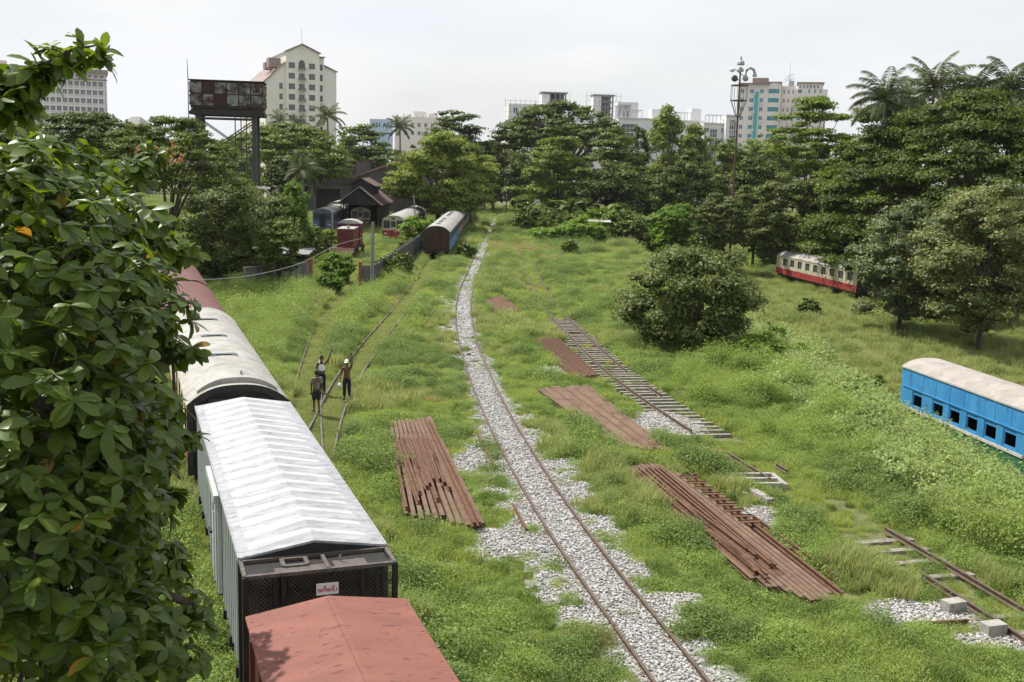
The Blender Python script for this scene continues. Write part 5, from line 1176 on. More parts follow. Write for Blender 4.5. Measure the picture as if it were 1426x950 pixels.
def hand(W, d, side, grip=.35):      # palm and five separate bent fingers from the wrist W along d
    d = d.normalized(); s = d.cross(side).normalized(); nrm = s.cross(d).normalized()
    out = []; pv = [W, W + d * .045, W + d * .085]
    o = skin_obj([tuple(p) for p in pv], [(0, 1), (1, 2)], [(.024, .02), (.036, .016), (.040, .014)]); out.append(o)
    for k, (off, ln) in enumerate(((-.030, .062), (-.010, .074), (.010, .070), (.029, .055))):
        b = W + d * .085 + s * off; u = (d + s * off * 2.5).normalized(); u2 = (u * math.cos(grip) - nrm * math.sin(grip)); u3 = (u * math.cos(grip * 2) - nrm * math.sin(grip * 2))
        q = [b - d * .012, b + u * ln * .42, b + u * ln * .42 + u2 * ln * .33, b + u * ln * .42 + u2 * ln * .33 + u3 * ln * .25]
        out.append(skin_obj([tuple(p) for p in q], [(0, 1), (1, 2), (2, 3)], [.0105, .0095, .0088, .0075]))
    b = W + d * .03 - s * .030; u = (d * .75 - s * .75).normalized(); q = [b, b + u * .04, b + u * .04 + (u + d * .6).normalized() * .03]
    out.append(skin_obj([tuple(p) for p in q], [(0, 1), (1, 2)], [.014, .012, .009])); return out
def person(label, loc, rz, armL, armR, legs, top, bottom, headgear, carry=None, hair_label=None):
    # local: faces -Y, its left is +X.  armL / armR = (elbow, wrist) positions; legs = ((knee, ankle) right, left)
    o = thing('person', label, 'person', loc, rz, None)
    V3 = Vector; pel = V3((0, 0, .92)); sp = V3((0, .005, 1.10)); ch = V3((0, .01, 1.28)); nk = V3((0, .01, 1.43)); hb = V3((0, -.005, 1.50)); hc = V3((0, -.02, 1.575))
    shR, shL = V3((-.175, .01, 1.36)), V3((.175, .01, 1.36)); hipR, hipL = V3((-.09, 0, .88)), V3((.09, 0, .88))
    (eL, wL), (eR, wR) = [[V3(p) for p in a] for a in (armL, armR)]; (kR, aR), (kL, aL) = [[V3(p) for p in a] for a in legs]
    tR, tL = aR + V3((-.02, -.16, -.045)), aL + V3((.02, -.16, -.045))
    vs = [pel, sp, ch, nk, hb, shR, eR, wR, shL, eL, wL, hipR, kR, aR, hipL, kL, aL, aR + V3((0, .03, -.04)), tR, aL + V3((0, .03, -.04)), tL]
    es = [(0, 1), (1, 2), (2, 3), (3, 4), (2, 5), (5, 6), (6, 7), (2, 8), (8, 9), (9, 10), (0, 11), (11, 12), (12, 13), (0, 14), (14, 15), (15, 16), (13, 17), (17, 18), (16, 19), (19, 20)]
    rd = [(.135, .10), (.125, .09), (.145, .10), (.055, .055), (.05, .05), .062, .042, .028, .062, .042, .028, .09, .058, .036, .09, .058, .036, .036, .03, .036, .03]
    parts = [skin_obj([tuple(v) for v in vs], es, rd, 2), head_obj(hc)]
    parts += hand(wL, wL - eL, V3((0, -1, 0))) + hand(wR, wR - eR, V3((0, 1, 0)))
    finish(parts, 'body', 'skin', o, .0085)
    def shell(idx_pts, es, rd, nm, m): return finish([skin_obj([tuple(p) for p in idx_pts], es, rd, 2)], nm, m, o, .012)
    g = 1.14
    if bottom[0] == 'trousers':
        shell([pel + V3((0, 0, .09)), pel, hipR, kR, aR + V3((0, 0, .02)), hipL, kL, aL + V3((0, 0, .02))], [(0, 1), (1, 2), (2, 3), (3, 4), (1, 5), (5, 6), (6, 7)], [(.14, .108), (.15, .118), .108, .082, .066, .108, .082, .066], 'trousers', bottom[1])
    else:
        shell([pel + V3((0, 0, .09)), pel, hipR, kR + V3((0, 0, -.03)), hipL, kL + V3((0, 0, -.03))], [(0, 1), (1, 2), (2, 3), (1, 4), (4, 5)], [(.14, .108), (.15, .118), .112, .10, .112, .10], 'shorts', bottom[1])
    if top:
        if top[0] == 'vest': shell([pel + V3((0, 0, .05)), sp, ch, ch + V3((0, 0, .05))], [(0, 1), (1, 2), (2, 3)], [(.148, .112), (.14, .105), (.168, .115), (.10, .09)], 'vest', top[1]); 
        else: shell([pel + V3((0, 0, -.04)), pel + V3((0, 0, .1)), sp, ch, nk - V3((0, 0, .03)), shR, shR.lerp(eR, .8), shL, shL.lerp(eL, .8)], [(0, 1), (1, 2), (2, 3), (3, 4), (3, 5), (5, 6), (3, 7), (7, 8)], [(.155, .125), (.152, .12), (.145, .108), (.162, .118), (.07, .07), .078, .066, .078, .066], 'shirt', top[1])
        if top[0] == 'vest':
            m = MB()
            for sx in (-1, 1): m.tube([(sx * .10, -.088, 1.33), (sx * .095, -.05, 1.42), (sx * .095, .04, 1.425), (sx * .10, .10, 1.33)], .017, 6)
            m.build('shoulder_strap', M['vest'], o, smooth=True)
    bm = bmesh.new(); bmesh.ops.create_uvsphere(bm, u_segments=18, v_segments=12, radius=1)
    for v in bm.verts:
        x, y, z = v.co; z = max(z, -.35 if y > .1 else .12); v.co = V3((x * .083, y * .101 + .006, z * .122 + .006)) + hc
    me = bpy.data.meshes.new('hair'); bm.to_mesh(me); bm.free(); me.materials.append(M['hair']); me.polygons.foreach_set('use_smooth', [True] * len(me.polygons)); link('hair', me, o)
    if headgear:
        bm = bmesh.new(); bmesh.ops.create_uvsphere(bm, u_segments=18, v_segments=12, radius=1)
        for v in bm.verts: x, y, z = v.co; z = max(z, .15); v.co = V3((x * .096, y * .114 + .004, z * .135 + .012)) + hc
        r = bmesh.ops.create_uvsphere(bm, u_segments=14, v_segments=6, radius=1)
        for v in r['verts']: v.co = V3((v.co.x * .085, v.co.y * .095 - .12, v.co.z * .008 + .028)) + hc
        me = bpy.data.meshes.new('cap'); bm.to_mesh(me); bm.free(); me.materials.append(M['cap']); me.polygons.foreach_set('use_smooth', [True] * len(me.polygons)); link('cap', me, o)
    m = MB()
    for a in (aR, aL): m.box((a.x, a.y - .07, a.z - .087), (.10, .27, .022))
    m.build('sandals', M['dark_cloth'], o)
    return o
dn = lambda s: ((s * .21, .02, 1.08), (s * .20, -.06, .83))
st_legs = (((-.10, -.01, .49), (-.11, .02, .095)), ((.10, -.01, .49), (.11, .02, .095)))
step_legs = (((-.09, -.06, .49), (-.09, .05, .095)), ((.09, -.05, .49), (.08, -.10, .095)))
z0 = .17
pr = G(441, 574, z0); person('person in a grey shirt and dark shorts standing on the rail, seen from behind', (pr.x, pr.y, z0), R_(205), dn(1), dn(-1), step_legs, ('shirt', 'shirt_grey'), ('shorts', 'shorts'), False)
pr = G(448, 550, .0); person('person in a white vest and dark trousers waving one raised arm', (pr.x, pr.y, .05), R_(8), ((.32, -.02, 1.58), (.40, -.06, 1.83)), dn(-1), st_legs, ('vest', 'vest'), ('trousers', 'trouser'), False)
pr = G(483, 557, .1); o3 = person('bare chested person in a white cap holding up one arm', (pr.x, pr.y, .12), R_(-4), ((.22, -.02, 1.60), (.20, -.05, 1.87)), ((-.25, .02, 1.09), (-.27, -.08, .86)), st_legs, None, ('trousers', 'trouser'), True)
m = MB(); m.tube([(0, 0, 0), (.01, 0, .02), (.015, 0, .13), (.005, 0, .18), (0, 0, .2)], [.03, .075, .085, .05, .02], 10); m.tube([(-.05, 0, .17), (0, 0, .27), (.05, 0, .17)], .009, 5)
hb = o3.matrix_basis @ Vector((-.285, -.13, .53)); bg_ = m.build('bag', M['vest'], None, hb, smooth=True); tag(bg_, 'small white bag hanging from the hand of the person in the white cap', 'bag')
pr = G(505, 358); person('person in dark clothes walking beside the red shunting engine', (pr.x, pr.y, 0), R_(170), dn(1), dn(-1), step_legs, ('shirt', 'dark_cloth'), ('trousers', 'dark_cloth'), False)
# ------------------------------------------------------------------ vegetation
def leaf_arrays(C, Nn, r, ln, wd, fold=.0):
    # rhombic leaves: centre C, normal Nn
    n = len(C); t = unit(np.cross(Nn, r.normal(size=(n, 3)))); b = np.cross(Nn, t)
    ln = np.broadcast_to(ln, (n,))[:, None]; wd = np.broadcast_to(wd, (n,))[:, None]
    V = np.stack([C - t * ln / 2, C + b * wd / 2 + Nn * wd * fold - t * ln * .05, C + t * ln / 2 - Nn * ln * .08, C - b * wd / 2 + Nn * wd * fold - t * ln * .05], 1)
    return V.reshape(-1, 3), np.arange(4 * n).reshape(n, 4)
def clumps(kind, R, h, r):
    c = []
    if kind == 'rain':
        n = int(150 + R * 6)
        for i in range(n):
            q = math.sqrt(r.uniform(0, 1)); a = r.uniform(0, 6.283); top = h * (1 - .62 * q ** 2.2)
            k = 1 - (r.uniform(0, 1) ** 2.2) * .55 if r.uniform() < .75 else r.uniform(.25, .7)
            s = R * r.uniform(.11, .20); c.append((R * q * math.cos(a), R * q * math.sin(a), top * k - s * .2, s, s * .36))
    elif kind == 'dome':
        for i in range(430):
            q = math.sqrt(r.uniform(0, 1)) ; a = r.uniform(0, 6.283); bump = .86 + .28 * vnoise(q * math.cos(a) * 3 + 9, q * math.sin(a) * 3 + 4, 1.3, 6); z = h * math.sqrt(max(0, 1 - min(q, .985) ** 2)) * bump
            s = R * r.uniform(.085, .15); dz = r.uniform(0, 1) ** 2 * .18 * h; c.append((R * q * math.cos(a), R * q * math.sin(a), max(z - dz, .02 * h), s, s * .42))
    elif kind == 'tier':
        nl = 5
        for l in range(nl):
            f = l / (nl - 1); rad = R * (1.0 - .6 * f ** 2) * (.75 if l == 0 else 1); z = h * (.08 + .86 * f); m = max(5, int(19 * (rad / R) + 2))
            for i in range(m):
                a = 6.283 * i / m + r.uniform(-.3, .3) + l; q = rad * r.uniform(.25, 1.05); s = R * r.uniform(.2, .34)
                c.append((q * math.cos(a), q * math.sin(a), z + r.uniform(-.08, .08) * h + q * .05, s, s * .30))
    elif kind == 'column':
        for i in range(70):
            f = r.uniform(0, 1); rad = R * (math.sin(math.pi * min(1, .12 + .85 * f)) ** .7) * (.55 + .6 * vnoise(f * 5, R, 1)); a = r.uniform(0, 6.283); s = R * r.uniform(.2, .34)
            q = rad * math.sqrt(r.uniform(.2, 1)); c.append((q * math.cos(a), q * math.sin(a), h * f, s, s * 1.0))
    elif kind == 'bush':
        for i in range(110):
            d = unit(r.normal(size=3)); d[2] = d[2] * .9; k = r.uniform(.5, 1) ** .5; s = R * r.uniform(.14, .24); bump = .82 + .36 * vnoise(d[0] * 2 + 5, d[1] * 2 + d[2] * 2, 1.2, 3)
            c.append((d[0] * R * .85 * k * bump, d[1] * R * .85 * k * bump, h * .48 + d[2] * h * .5 * k * bump, s, s * .7))
    else:
        n = 120 if kind == 'bushy' else 130
        for i in range(n):
            d = unit(r.normal(size=3)); k = r.uniform(.25, 1) ** .45; s = R * (r.uniform(.17, .28) if kind == 'bushy' else r.uniform(.12, .22)); bump = .78 + .45 * vnoise(d[0] * 2 + 5, d[1] * 2 + d[2] * 2, 1.1, int(R * 10) % 50)
            c.append((d[0] * R * .82 * k * bump, d[1] * R * .82 * k * bump, h * .5 + d[2] * h * .48 * k * bump, s, s * (.6 if kind == 'bushy' else .5)))
    return np.array(c)
def crown_mesh(kind, R, h, depth, r, m, dens=1.0, leaf=None):
    c = clumps(kind, R, h, r); s = leaf or max(.10, depth * .0021)
    ln, wd = s * 1.5, s * .8
    w = c[:, 3] ** 2; tot = int(min(110000, dens * 3.1 * (2 * R * (h + R * .6)) / (ln * wd * .5)))
    cnt = np.maximum(6, (w / w.sum() * tot)).astype(int); idx = np.repeat(np.arange(len(c)), cnt); n = len(idx)
    d = unit(r.normal(size=(n, 3))); d[:, 2] = np.where(r.uniform(size=n) < .72, np.abs(d[:, 2]), d[:, 2]); k = r.uniform(.15, 1, n) ** .42 * r.uniform(.85, 1.2, n)
    A = c[idx]; C = A[:, :3] + d * np.stack([A[:, 3], A[:, 3], A[:, 4]], 1) * k[:, None]
    Nn = unit(d * .8 + r.normal(size=(n, 3)) * .42 + np.array([0, 0, .5]))
    V, Fq = leaf_arrays(C, Nn, r, ln * r.uniform(.7, 1.3, n), wd * r.uniform(.7, 1.25, n), .12)
    cl = np.repeat(r.uniform(0, 1, len(c))[idx], 4)
    # opaque core added to every clump to block light, coloured darker as shade
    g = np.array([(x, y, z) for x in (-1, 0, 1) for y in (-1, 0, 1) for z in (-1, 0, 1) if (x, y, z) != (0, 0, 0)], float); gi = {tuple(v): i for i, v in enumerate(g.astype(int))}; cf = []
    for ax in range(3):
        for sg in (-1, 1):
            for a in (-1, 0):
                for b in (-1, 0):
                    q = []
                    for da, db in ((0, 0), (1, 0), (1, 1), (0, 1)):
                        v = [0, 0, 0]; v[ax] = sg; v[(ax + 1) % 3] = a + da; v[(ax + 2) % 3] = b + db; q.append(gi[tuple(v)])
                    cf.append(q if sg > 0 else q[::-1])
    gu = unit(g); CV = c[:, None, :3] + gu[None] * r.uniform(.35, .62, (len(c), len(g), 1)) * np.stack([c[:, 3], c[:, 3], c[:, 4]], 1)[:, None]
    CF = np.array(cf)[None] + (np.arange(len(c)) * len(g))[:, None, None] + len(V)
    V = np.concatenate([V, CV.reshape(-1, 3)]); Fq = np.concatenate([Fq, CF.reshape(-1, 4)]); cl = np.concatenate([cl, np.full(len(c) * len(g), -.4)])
    return arrays_mesh('crown', V, Fq, m, cl), c
def trunk_mesh(H, z0, R, c, rad, m, r, limbs=9, lean=(0, 0), fork=.5):
    mb = MB(); top = z0 + H * .0; fz = z0 + (c[:, 2].max()) * .25
    zf = z0 * fork + .15 * c[:, 2].max() if z0 > 1 else .3
    zf = max(zf, .4); mb.tube([(0, 0, -.3), (lean[0] * .3, lean[1] * .3, zf * .5), (lean[0], lean[1], zf)], [rad * 1.3, rad, rad * .85], 8)
    o = np.argsort(-c[:, 3]); o = o[(c[o, 2] > c[:, 2].max() * .35) & ((len(c) < 400) | (np.hypot(c[o, 0], c[o, 1]) < .55 * R))]; pick = o[:limbs * 3:3] if len(o) > limbs * 3 else o[:limbs]
    for i in pick:
        e = Vector((c[i, 0], c[i, 1], c[i, 2] + z0)); s = Vector((lean[0], lean[1], zf * .95)); md = s.lerp(e, .5) + Vector((r.normal() * R * .05, r.normal() * R * .05, (e.z - s.z) * .12))
        mb.tube([s, s.lerp(md, .5) + Vector((0, 0, .1)), md, e], [rad * .6, rad * .45, rad * .32, rad * .1], 5)
    return mb.mesh('trunk', m, True)
TR = [0]
def tree(label, px, top, width, bottom, d, kind, lf, dens=1.0, rad=None, group=None, name=None, leaf=None, bark='bark', limbs=9, gz=None):
    TR[0] += 1; r = np.random.default_rng(500 + TR[0]); x = xat(px, d); g = zgf(x, d) if gz is None else gz
    R = width / 2 / F * d; zt = P(px, top, d).z; zb = P(px, bottom, d).z; zb = max(zb, g + .2); h = zt - zb
    nm = name or {'rain': 'umbrella_tree', 'tier': 'almond_tree', 'column': 'slender_tree', 'bush': 'shrub'}.get(kind, 'leafy_tree')
    o = thing(nm, label, 'shrub' if 'shrub' in nm else 'tree', (x, d, g), 0, group)
    me, c = crown_mesh(kind, R, h, d, r, M[lf], dens, leaf); link('crown', me, o, (0, 0, zb - g))
    link('trunk', trunk_mesh(h, zb - g, R, c, rad or max(.12, R * .045), M[bark], r, limbs), o)
    return o
T = tree
# left and behind the water tower
T('dark broad tree in front of the left leg of the water tower', 232, 160, 205, 285, 80, 'rain', 'lf_dark')
T('dark umbrella tree standing left of the water tower below the pale pink office block', 120, 156, 190, 240, 105, 'rain', 'lf_rain')
T('dark tree hidden mostly by the big leaved tree at the left edge', 20, 168, 170, 290, 95, 'bushy', 'lf_dark')
T('pale green rounded tree in front of the foot of the water tower', 318, 252, 185, 412, 88, 'bushy', 'lf_pale', 1.2)
T('small pale tree between the yard wall and the pale green rounded tree', 385, 300, 80, 385, 82, 'bushy', 'lf_mid')
T('bright green vine covered column beside the open shed', 406, 260, 58, 345, 98, 'column', 'lf_bright', 1.3, name='vine_tree')
T('broad umbrella tree behind the water tower and below the cream tower block', 395, 170, 180, 250, 160, 'rain', 'lf_mid')
T('dark bushy tree seen between the legs of the water tower', 318, 205, 120, 330, 135, 'bushy', 'lf_mid')
T('dark tree between the cream tower block and the workshop roof', 436, 188, 75, 262, 205, 'bushy', 'lf_dark')
T('dense tree right behind the water tower and left of the workshop', 398, 215, 70, 300, 140, 'bushy', 'lf_dark')
T('tiered almond tree over the workshop roof left of the billboard', 500, 178, 100, 250, 262, 'tier', 'lf_tier')
T('small dark tree filling the gap left of the almond tree over the workshop', 462, 208, 60, 250, 255, 'bushy', 'lf_mid')
# centre
T('feathery yellow green tree overhanging the long parked train', 606, 188, 178, 306, 168, 'airy', 'lf_airy', 1.5)
T('lower feathery tree leaning over the roofs of the long parked train', 650, 210, 95, 292, 190, 'airy', 'lf_airy', 1.2)
T('dark almond tree rising behind the feathery tree', 632, 159, 105, 235, 250, 'tier', 'lf_dark')
T('olive tree filling the gap between the feathery tree and the big umbrella tree', 682, 188, 75, 288, 255, 'bushy', 'lf_olive')
T('big dark umbrella tree in the middle with bare limbs showing against white walls', 775, 141, 178, 215, 245, 'rain', 'lf_dark', .85, 1.0, limbs=22)
T('bright edged tiered tree in front of the big umbrella tree', 770, 196, 125, 290, 195, 'tier', 'lf_tier', 1.2)
T('dark lower tree under the left side of the big umbrella tree', 722, 212, 75, 296, 235, 'bushy', 'lf_dark')
T('dark tiered tree right of the bright edged tiered tree', 845, 190, 105, 300, 205, 'tier', 'lf_dark', 1.3)
T('very dark dense tree behind the banana plants', 840, 232, 120, 318, 190, 'bushy', 'lf_dark', 1.2)
T('tall slender yellow green tree in front of the white apartment blocks', 917, 154, 66, 265, 262, 'column', 'lf_airy', 1.2)
T('shorter slender yellow green tree right of the tall slender one', 955, 176, 58, 262, 258, 'column', 'lf_airy', 1.1)
T('drooping dark palm like tree left of the tall slender yellow green tree', 880, 178, 36, 240, 270, 'column', 'lf_dark', .8)
T('mixed green dense tree below the slender yellow green trees', 945, 214, 110, 318, 185, 'bushy', 'lf_mid', 1.1)
T('dark tree between the mixed dense tree and the dark tiered tree', 895, 238, 80, 315, 200, 'bushy', 'lf_dark')
T('dark green round tree below the blue glass bay of the white block', 1005, 196, 80, 300, 220, 'bushy', 'lf_mid')
T('greyish pale tree in front of the teal windowed tower block', 1060, 184, 95, 260, 235, 'airy', 'lf_pale', .9)
T('dark rounded tree below the greyish pale tree', 1045, 215, 90, 300, 190, 'bushy', 'lf_dark')
T('olive leafy tree beside the foot of the floodlight mast', 1000, 268, 95, 345, 128, 'airy', 'lf_olive', 1.1)
# right
T('almond tree with open tiers left of the palms', 1118, 140, 125, 245, 155, 'tier', 'lf_tier', 1.0)
T('olive shrubby tree between the palms and the big rain tree', 1255, 138, 190, 190, 135, 'airy', 'lf_olive', 1.1)
T('huge dense rain tree covering the hillside on the right', 1345, 143, 440, 400, 112, 'dome', 'lf_rain', 1.7, 1.1, limbs=18, name='rain_tree')
T('smaller rain tree at the left flank of the huge rain tree', 1195, 198, 180, 360, 124, 'dome', 'lf_rain', 1.4, name='rain_tree')
T('reddish tipped olive tree with a thin dark trunk before the cream and red coach', 1090, 232, 130, 366, 124, 'airy', 'lf_olive', 1.1, .24)
T('olive tree just right of the floodlight mast', 1045, 255, 95, 352, 140, 'airy', 'lf_olive', 1.1)
T('grey green broad leaved tree on a straight dark trunk above the blue coach', 1256, 282, 165, 445, 86, 'bushy', 'lf_grey', 1.0, .2, limbs=14)
T('golden tinged broad leaved tree at the right edge above the blue coach', 1370, 240, 215, 465, 79, 'bushy', 'lf_gold', .9, .2, limbs=14)
T('grey green tree between the two broad leaved trees above the blue coach', 1318, 285, 130, 440, 92, 'bushy', 'lf_grey', 1.0, .2)
T('grey green tree filling the gap behind the golden tinged tree', 1420, 250, 120, 420, 90, 'bushy', 'lf_grey', 1.2)
T('dense dark tree behind the cream and red coach', 1165, 285, 150, 375, 142, 'bushy', 'lf_rain', 1.2)
# the big round thorn bush and other shrubs
T('big round grey green thorn bush in the middle of the right slope', 966, 334, 216, 492, 60, 'bush', 'lf_bush', 1.5, .16, leaf=.15, gz=0, limbs=20)
sh = [('bright leafy sapling at the foot of the big round thorn bush', 1062, 462, 70, 510, 56, 'bushy', 'lf_bright', 1), ('dark bush at the left of the far bush row before the trees', 760, 318, 60, 352, 150, 'bushy', 'lf_bright', 1),
      ('bright bush mound below the banana plants', 805, 306, 80, 350, 148, 'bushy', 'lf_bright', 1), ('round dark green bush in the grass left of the white propped sheet', 790, 335, 26, 352, 128, 'bushy', 'lf_mid', 1),
      ('pair of low green bushes right of the white propped sheet', 880, 300, 80, 338, 160, 'bushy', 'lf_mid', 1), ('light green bush in front of the dark trees left of the mast', 935, 285, 80, 335, 150, 'bushy', 'lf_bright', .9),
      ('small dark bush on the meadow before the cream and red coach', 1128, 415, 36, 445, 92, 'bushy', 'lf_mid', 1), ('bush climbing the concrete panel fence near its middle', 556, 350, 42, 398, 96, 'bushy', 'lf_mid', 1),
      ('leafy bush in front of the red skirted railcar', 578, 300, 60, 352, 128, 'bushy', 'lf_bright', .9), ('bright bush in front of the red shunting engine', 466, 352, 56, 398, 90, 'bushy', 'lf_bright', 1.1),
      ('leafy green bush beside the end of the yard wall', 456, 380, 46, 425, 82, 'bushy', 'lf_bright', 1.1), ('dark bush between the vine covered column and the blue fronted railcar', 425, 318, 60, 385, 100, 'bushy', 'lf_mid', 1.1),
      ('weedy bush beside the blue sided coach', 646, 338, 30, 366, 118, 'bushy', 'lf_mid', .9), ('pale shrub at the right end of the yard wall', 340, 350, 120, 400, 92, 'bushy', 'lf_mid', 1.1)]
for lab, px, tp_, w_, bt, d, k, lf, dn_ in sh: T(lab, px, tp_, w_, bt, d, k, lf, dn_, .06, name='shrub', limbs=6)

# thickets under the trees
def thicket(label, group, pts):
    protos = []
    for i, (k, lf) in enumerate((('bushy', 'lf_mid'), ('bushy', 'lf_dark' if 'bank' not in label else 'lf_bright'), ('bush', 'lf_bright'), ('bushy', 'lf_tier'))):
        r = np.random.default_rng(700 + i); me, c = crown_mesh(k, 1.8, 2.6, 140, r, M[lf], 1.1, .24); protos.append((me, trunk_mesh(2.6, .2, 1.8, c, .08, M['bark'], r, 5)))
    for j, (px, py, sc) in enumerate(pts):
        r = random.Random(j * 7 + len(group)); me, tm = protos[r.choice((0, 0, 1, 1, 2, 3))]; x = px
        p = G(px, py) if px < 990 else G(px, py, -2.2); o = thing('shrub', label, 'shrub', (p.x, p.y, zgf(p.x, p.y)), r.uniform(0, 6.28), group); s_ = sc * r.uniform(.8, 1.25); o.scale = (s_, s_, s_ * r.uniform(.75, 1.15))
        link('crown', me, o, (0, 0, .1)); link('trunk', tm, o)
rr_ = random.Random(5)
thicket('dense shrub in the thicket along the foot of the trees behind the meadow', 'shrubs of the thicket behind the meadow', [(708 + i * 8.6 + rr_.uniform(-4, 4), 312 + i * 1.15 + rr_.uniform(-8, 5) + (4 if i < 4 else 0), 1.5) for i in range(2, 34)] + [(760 + i * 17, 326 + rr_.uniform(-6, 10), .9) for i in range(12)])
thicket('dark shrub in the undergrowth beneath the trees on the right', 'shrubs under the right hand trees', [(1075 + i * 12 + rr_.uniform(-4, 4), 372 + i * .9 + rr_.uniform(-6, 6), 1.5) for i in range(12)] + [(1205 + i * 13, 402 + i * 1.8 + rr_.uniform(-10, 8), 1.35) for i in range(18)] + [(1060 + i * 8, 352 + rr_.uniform(-5, 5), 1.3) for i in range(6)])
thicket('green shrub among the bushes between the left train and the sheds', 'shrubs between the left train and the sheds', [(290 + i * 13 + rr_.uniform(-6, 6), 392 - i * 1.5 + rr_.uniform(-10, 4), .95) for i in range(9)] + [(405 + i * 9, 372 - i * 5 + rr_.uniform(-6, 6), .95) for i in range(6)] + [(530 + i * 9, 392 - i * 8 + rr_.uniform(-5, 5), .6) for i in range(6)])
thicket('leafy creeper mound on the bank in front of the blue coach', 'creeper mounds on the bank', [(1062 + i * 17 + rr_.uniform(-8, 8), 505 + i * 8.5 + rr_.uniform(-10, 10), .42 if i < 8 else .27) for i in range(20)] + [(1075 + i * 10.5, 545 + i * 4.4 + rr_.uniform(-22, 34), rr_.uniform(.24, .42)) for i in range(34)] + [(1130 + i * 15, 500 + i * 4 + rr_.uniform(-8, 12), .35) for i in range(7)])

# palms
def palm(label, px, py, d, size, nf=17, lf='lf_palm', droop=1.0, seed=0, lean=0.0, up=.35):
    r = np.random.default_rng(900 + seed); x = xat(px, d); g = zgf(x, d); p = P(px, py, d); o = thing('coconut_palm', label, 'palm tree', (x, d, g)); H = p.z - g
    mb = MB(); mb.tube([(lean, 0, -.2), (lean * .6, 0, H * .4), (0.1, 0, H * .75), (0, 0, H)], [.32, .22, .19, .17], 8); mb.build('trunk', M['bark_pale'], o, smooth=True)
    Vs, Fs, k = [], [], 0; mb = MB()
    for i in range(nf):
        a = 2.4 * i + r.uniform(-.3, .3); e = R_(88 - 100 * (i / nf)) + r.uniform(-.1, .1); L_ = size * r.uniform(.85, 1.1); pts = []; pos = np.array([0, 0, H]); el = e
        for s in range(13):
            pts.append(pos.copy()); pos = pos + np.array([math.cos(a) * math.cos(el), math.sin(a) * math.cos(el), math.sin(el)]) * L_ / 12; el -= droop * .10 * (1 + .5 * s / 12) * math.cos(el * .5)
        mb.tube([tuple(q) for q in pts], np.linspace(.05, .012, 13), 4)
        pts = np.array(pts); side = np.array([-math.sin(a), math.cos(a), 0])
        for s in np.linspace(1.2, 11.9, 46):
            q = int(s); f = s - q; b = pts[q] * (1 - f) + pts[min(q + 1, 12)] * f; t = unit(pts[min(q + 1, 12)] - pts[q - 1]); ll = size * .23 * math.sin(math.pi * min(1, .12 + .85 * s / 12.6)) ** .6
            for sg in (-1, 1):
                dirn = unit(side * sg * .75 + t * .55 + np.array([0, 0, -.38 + r.normal() * .1])); wv = unit(np.cross(dirn, np.cross(t, dirn))) * .042 * size / 4
                m_ = b + dirn * ll * .5; e_ = b + dirn * ll + np.array([0, 0, -ll * .25]); Vs += [b - wv * .6, m_ - wv, e_, m_ + wv]; Fs.append((k, k + 1, k + 2, k + 3)); k += 4
    mb.build('frond_stem', M['lf_palm'], o); link('fronds', arrays_mesh('fronds', np.array(Vs), Fs, M[lf]), o); return o
palm('leftmost coconut palm of the four rising behind the rain tree', 1212, 142, 118, 4.8, 25, seed=1)
palm('coconut palm with upright fronds second from the left behind the rain tree', 1276, 128, 125, 5.2, 24, seed=2)
palm('coconut palm third from the left behind the rain tree', 1330, 134, 125, 5.2, 24, seed=3)
palm('drooping coconut palm nearest the right edge behind the rain tree', 1382, 132, 122, 5.6, 26, seed=4, droop=1.15)
palm('tall coconut palm cut off by the right edge of the picture', 1437, 92, 110, 4.2, 16, seed=5, lf='lf_palm')
palm('coconut palm standing in front of the cream tower block', 453, 163, 235, 4.4, 18, seed=6, lf='lf_dark')
palm('coconut palm between the billboard and the low pale apartment block', 552, 178, 265, 4.4, 18, seed=7, lf='lf_dark')
palm('low palm beneath the left side of the cream tower block', 388, 170, 225, 3.6, 15, seed=8)
palm('low palm beneath the windows of the cream tower block', 412, 173, 230, 3.2, 15, seed=9)
palm('palm in front of the workshop roof end', 418, 238, 130, 3.0, 15, seed=10)
# banana plants
def banana(label, px, py, d, size, seed):
    r = np.random.default_rng(seed); x = xat(px, d); o = thing('banana_plant', label, 'banana plant', (x, d, zgf(x, d))); H = P(px, py, d).z
    mb = MB(); mb.tube([(0, 0, 0), (0, 0, H * .75)], [.22, .14], 7); mb.build('stem', M['lf_mid'], o); Vs, Fs, k = [], [], 0
    for i in range(9):
        a = 2.4 * i; el = R_(r.uniform(30, 80)); pos = np.array([0, 0, H * .7]); pts = []
        for s in range(7): pts.append(pos.copy()); pos = pos + np.array([math.cos(a) * math.cos(el), math.sin(a) * math.cos(el), math.sin(el)]) * size / 6; el -= .28
        sd = np.array([-math.sin(a), math.cos(a), 0])
        for s in range(7): wv = size * .16 * math.sin(math.pi * (.1 + .86 * s / 6)) ** .7; Vs += [pts[s] - sd * wv + [0, 0, .12 * wv], pts[s], pts[s] + sd * wv + [0, 0, .12 * wv]]
        for s in range(6):
            for j in (0, 1): q = k + s * 3 + j; Fs.append((q, q + 1, q + 4, q + 3))
        k += 21
    link('leaves', arrays_mesh('leaves', np.array(Vs), Fs, M['lf_pale'], smooth=True), o)
for i, (px, py, s, lab) in enumerate(((788, 280, 4.0, 'banana plant with broad pale leaves before the dark trees, left one of two'), (840, 286, 3.4, 'smaller banana plant right of the larger one before the dark trees'))): banana(lab, px, py, 172, s, 40 + i)

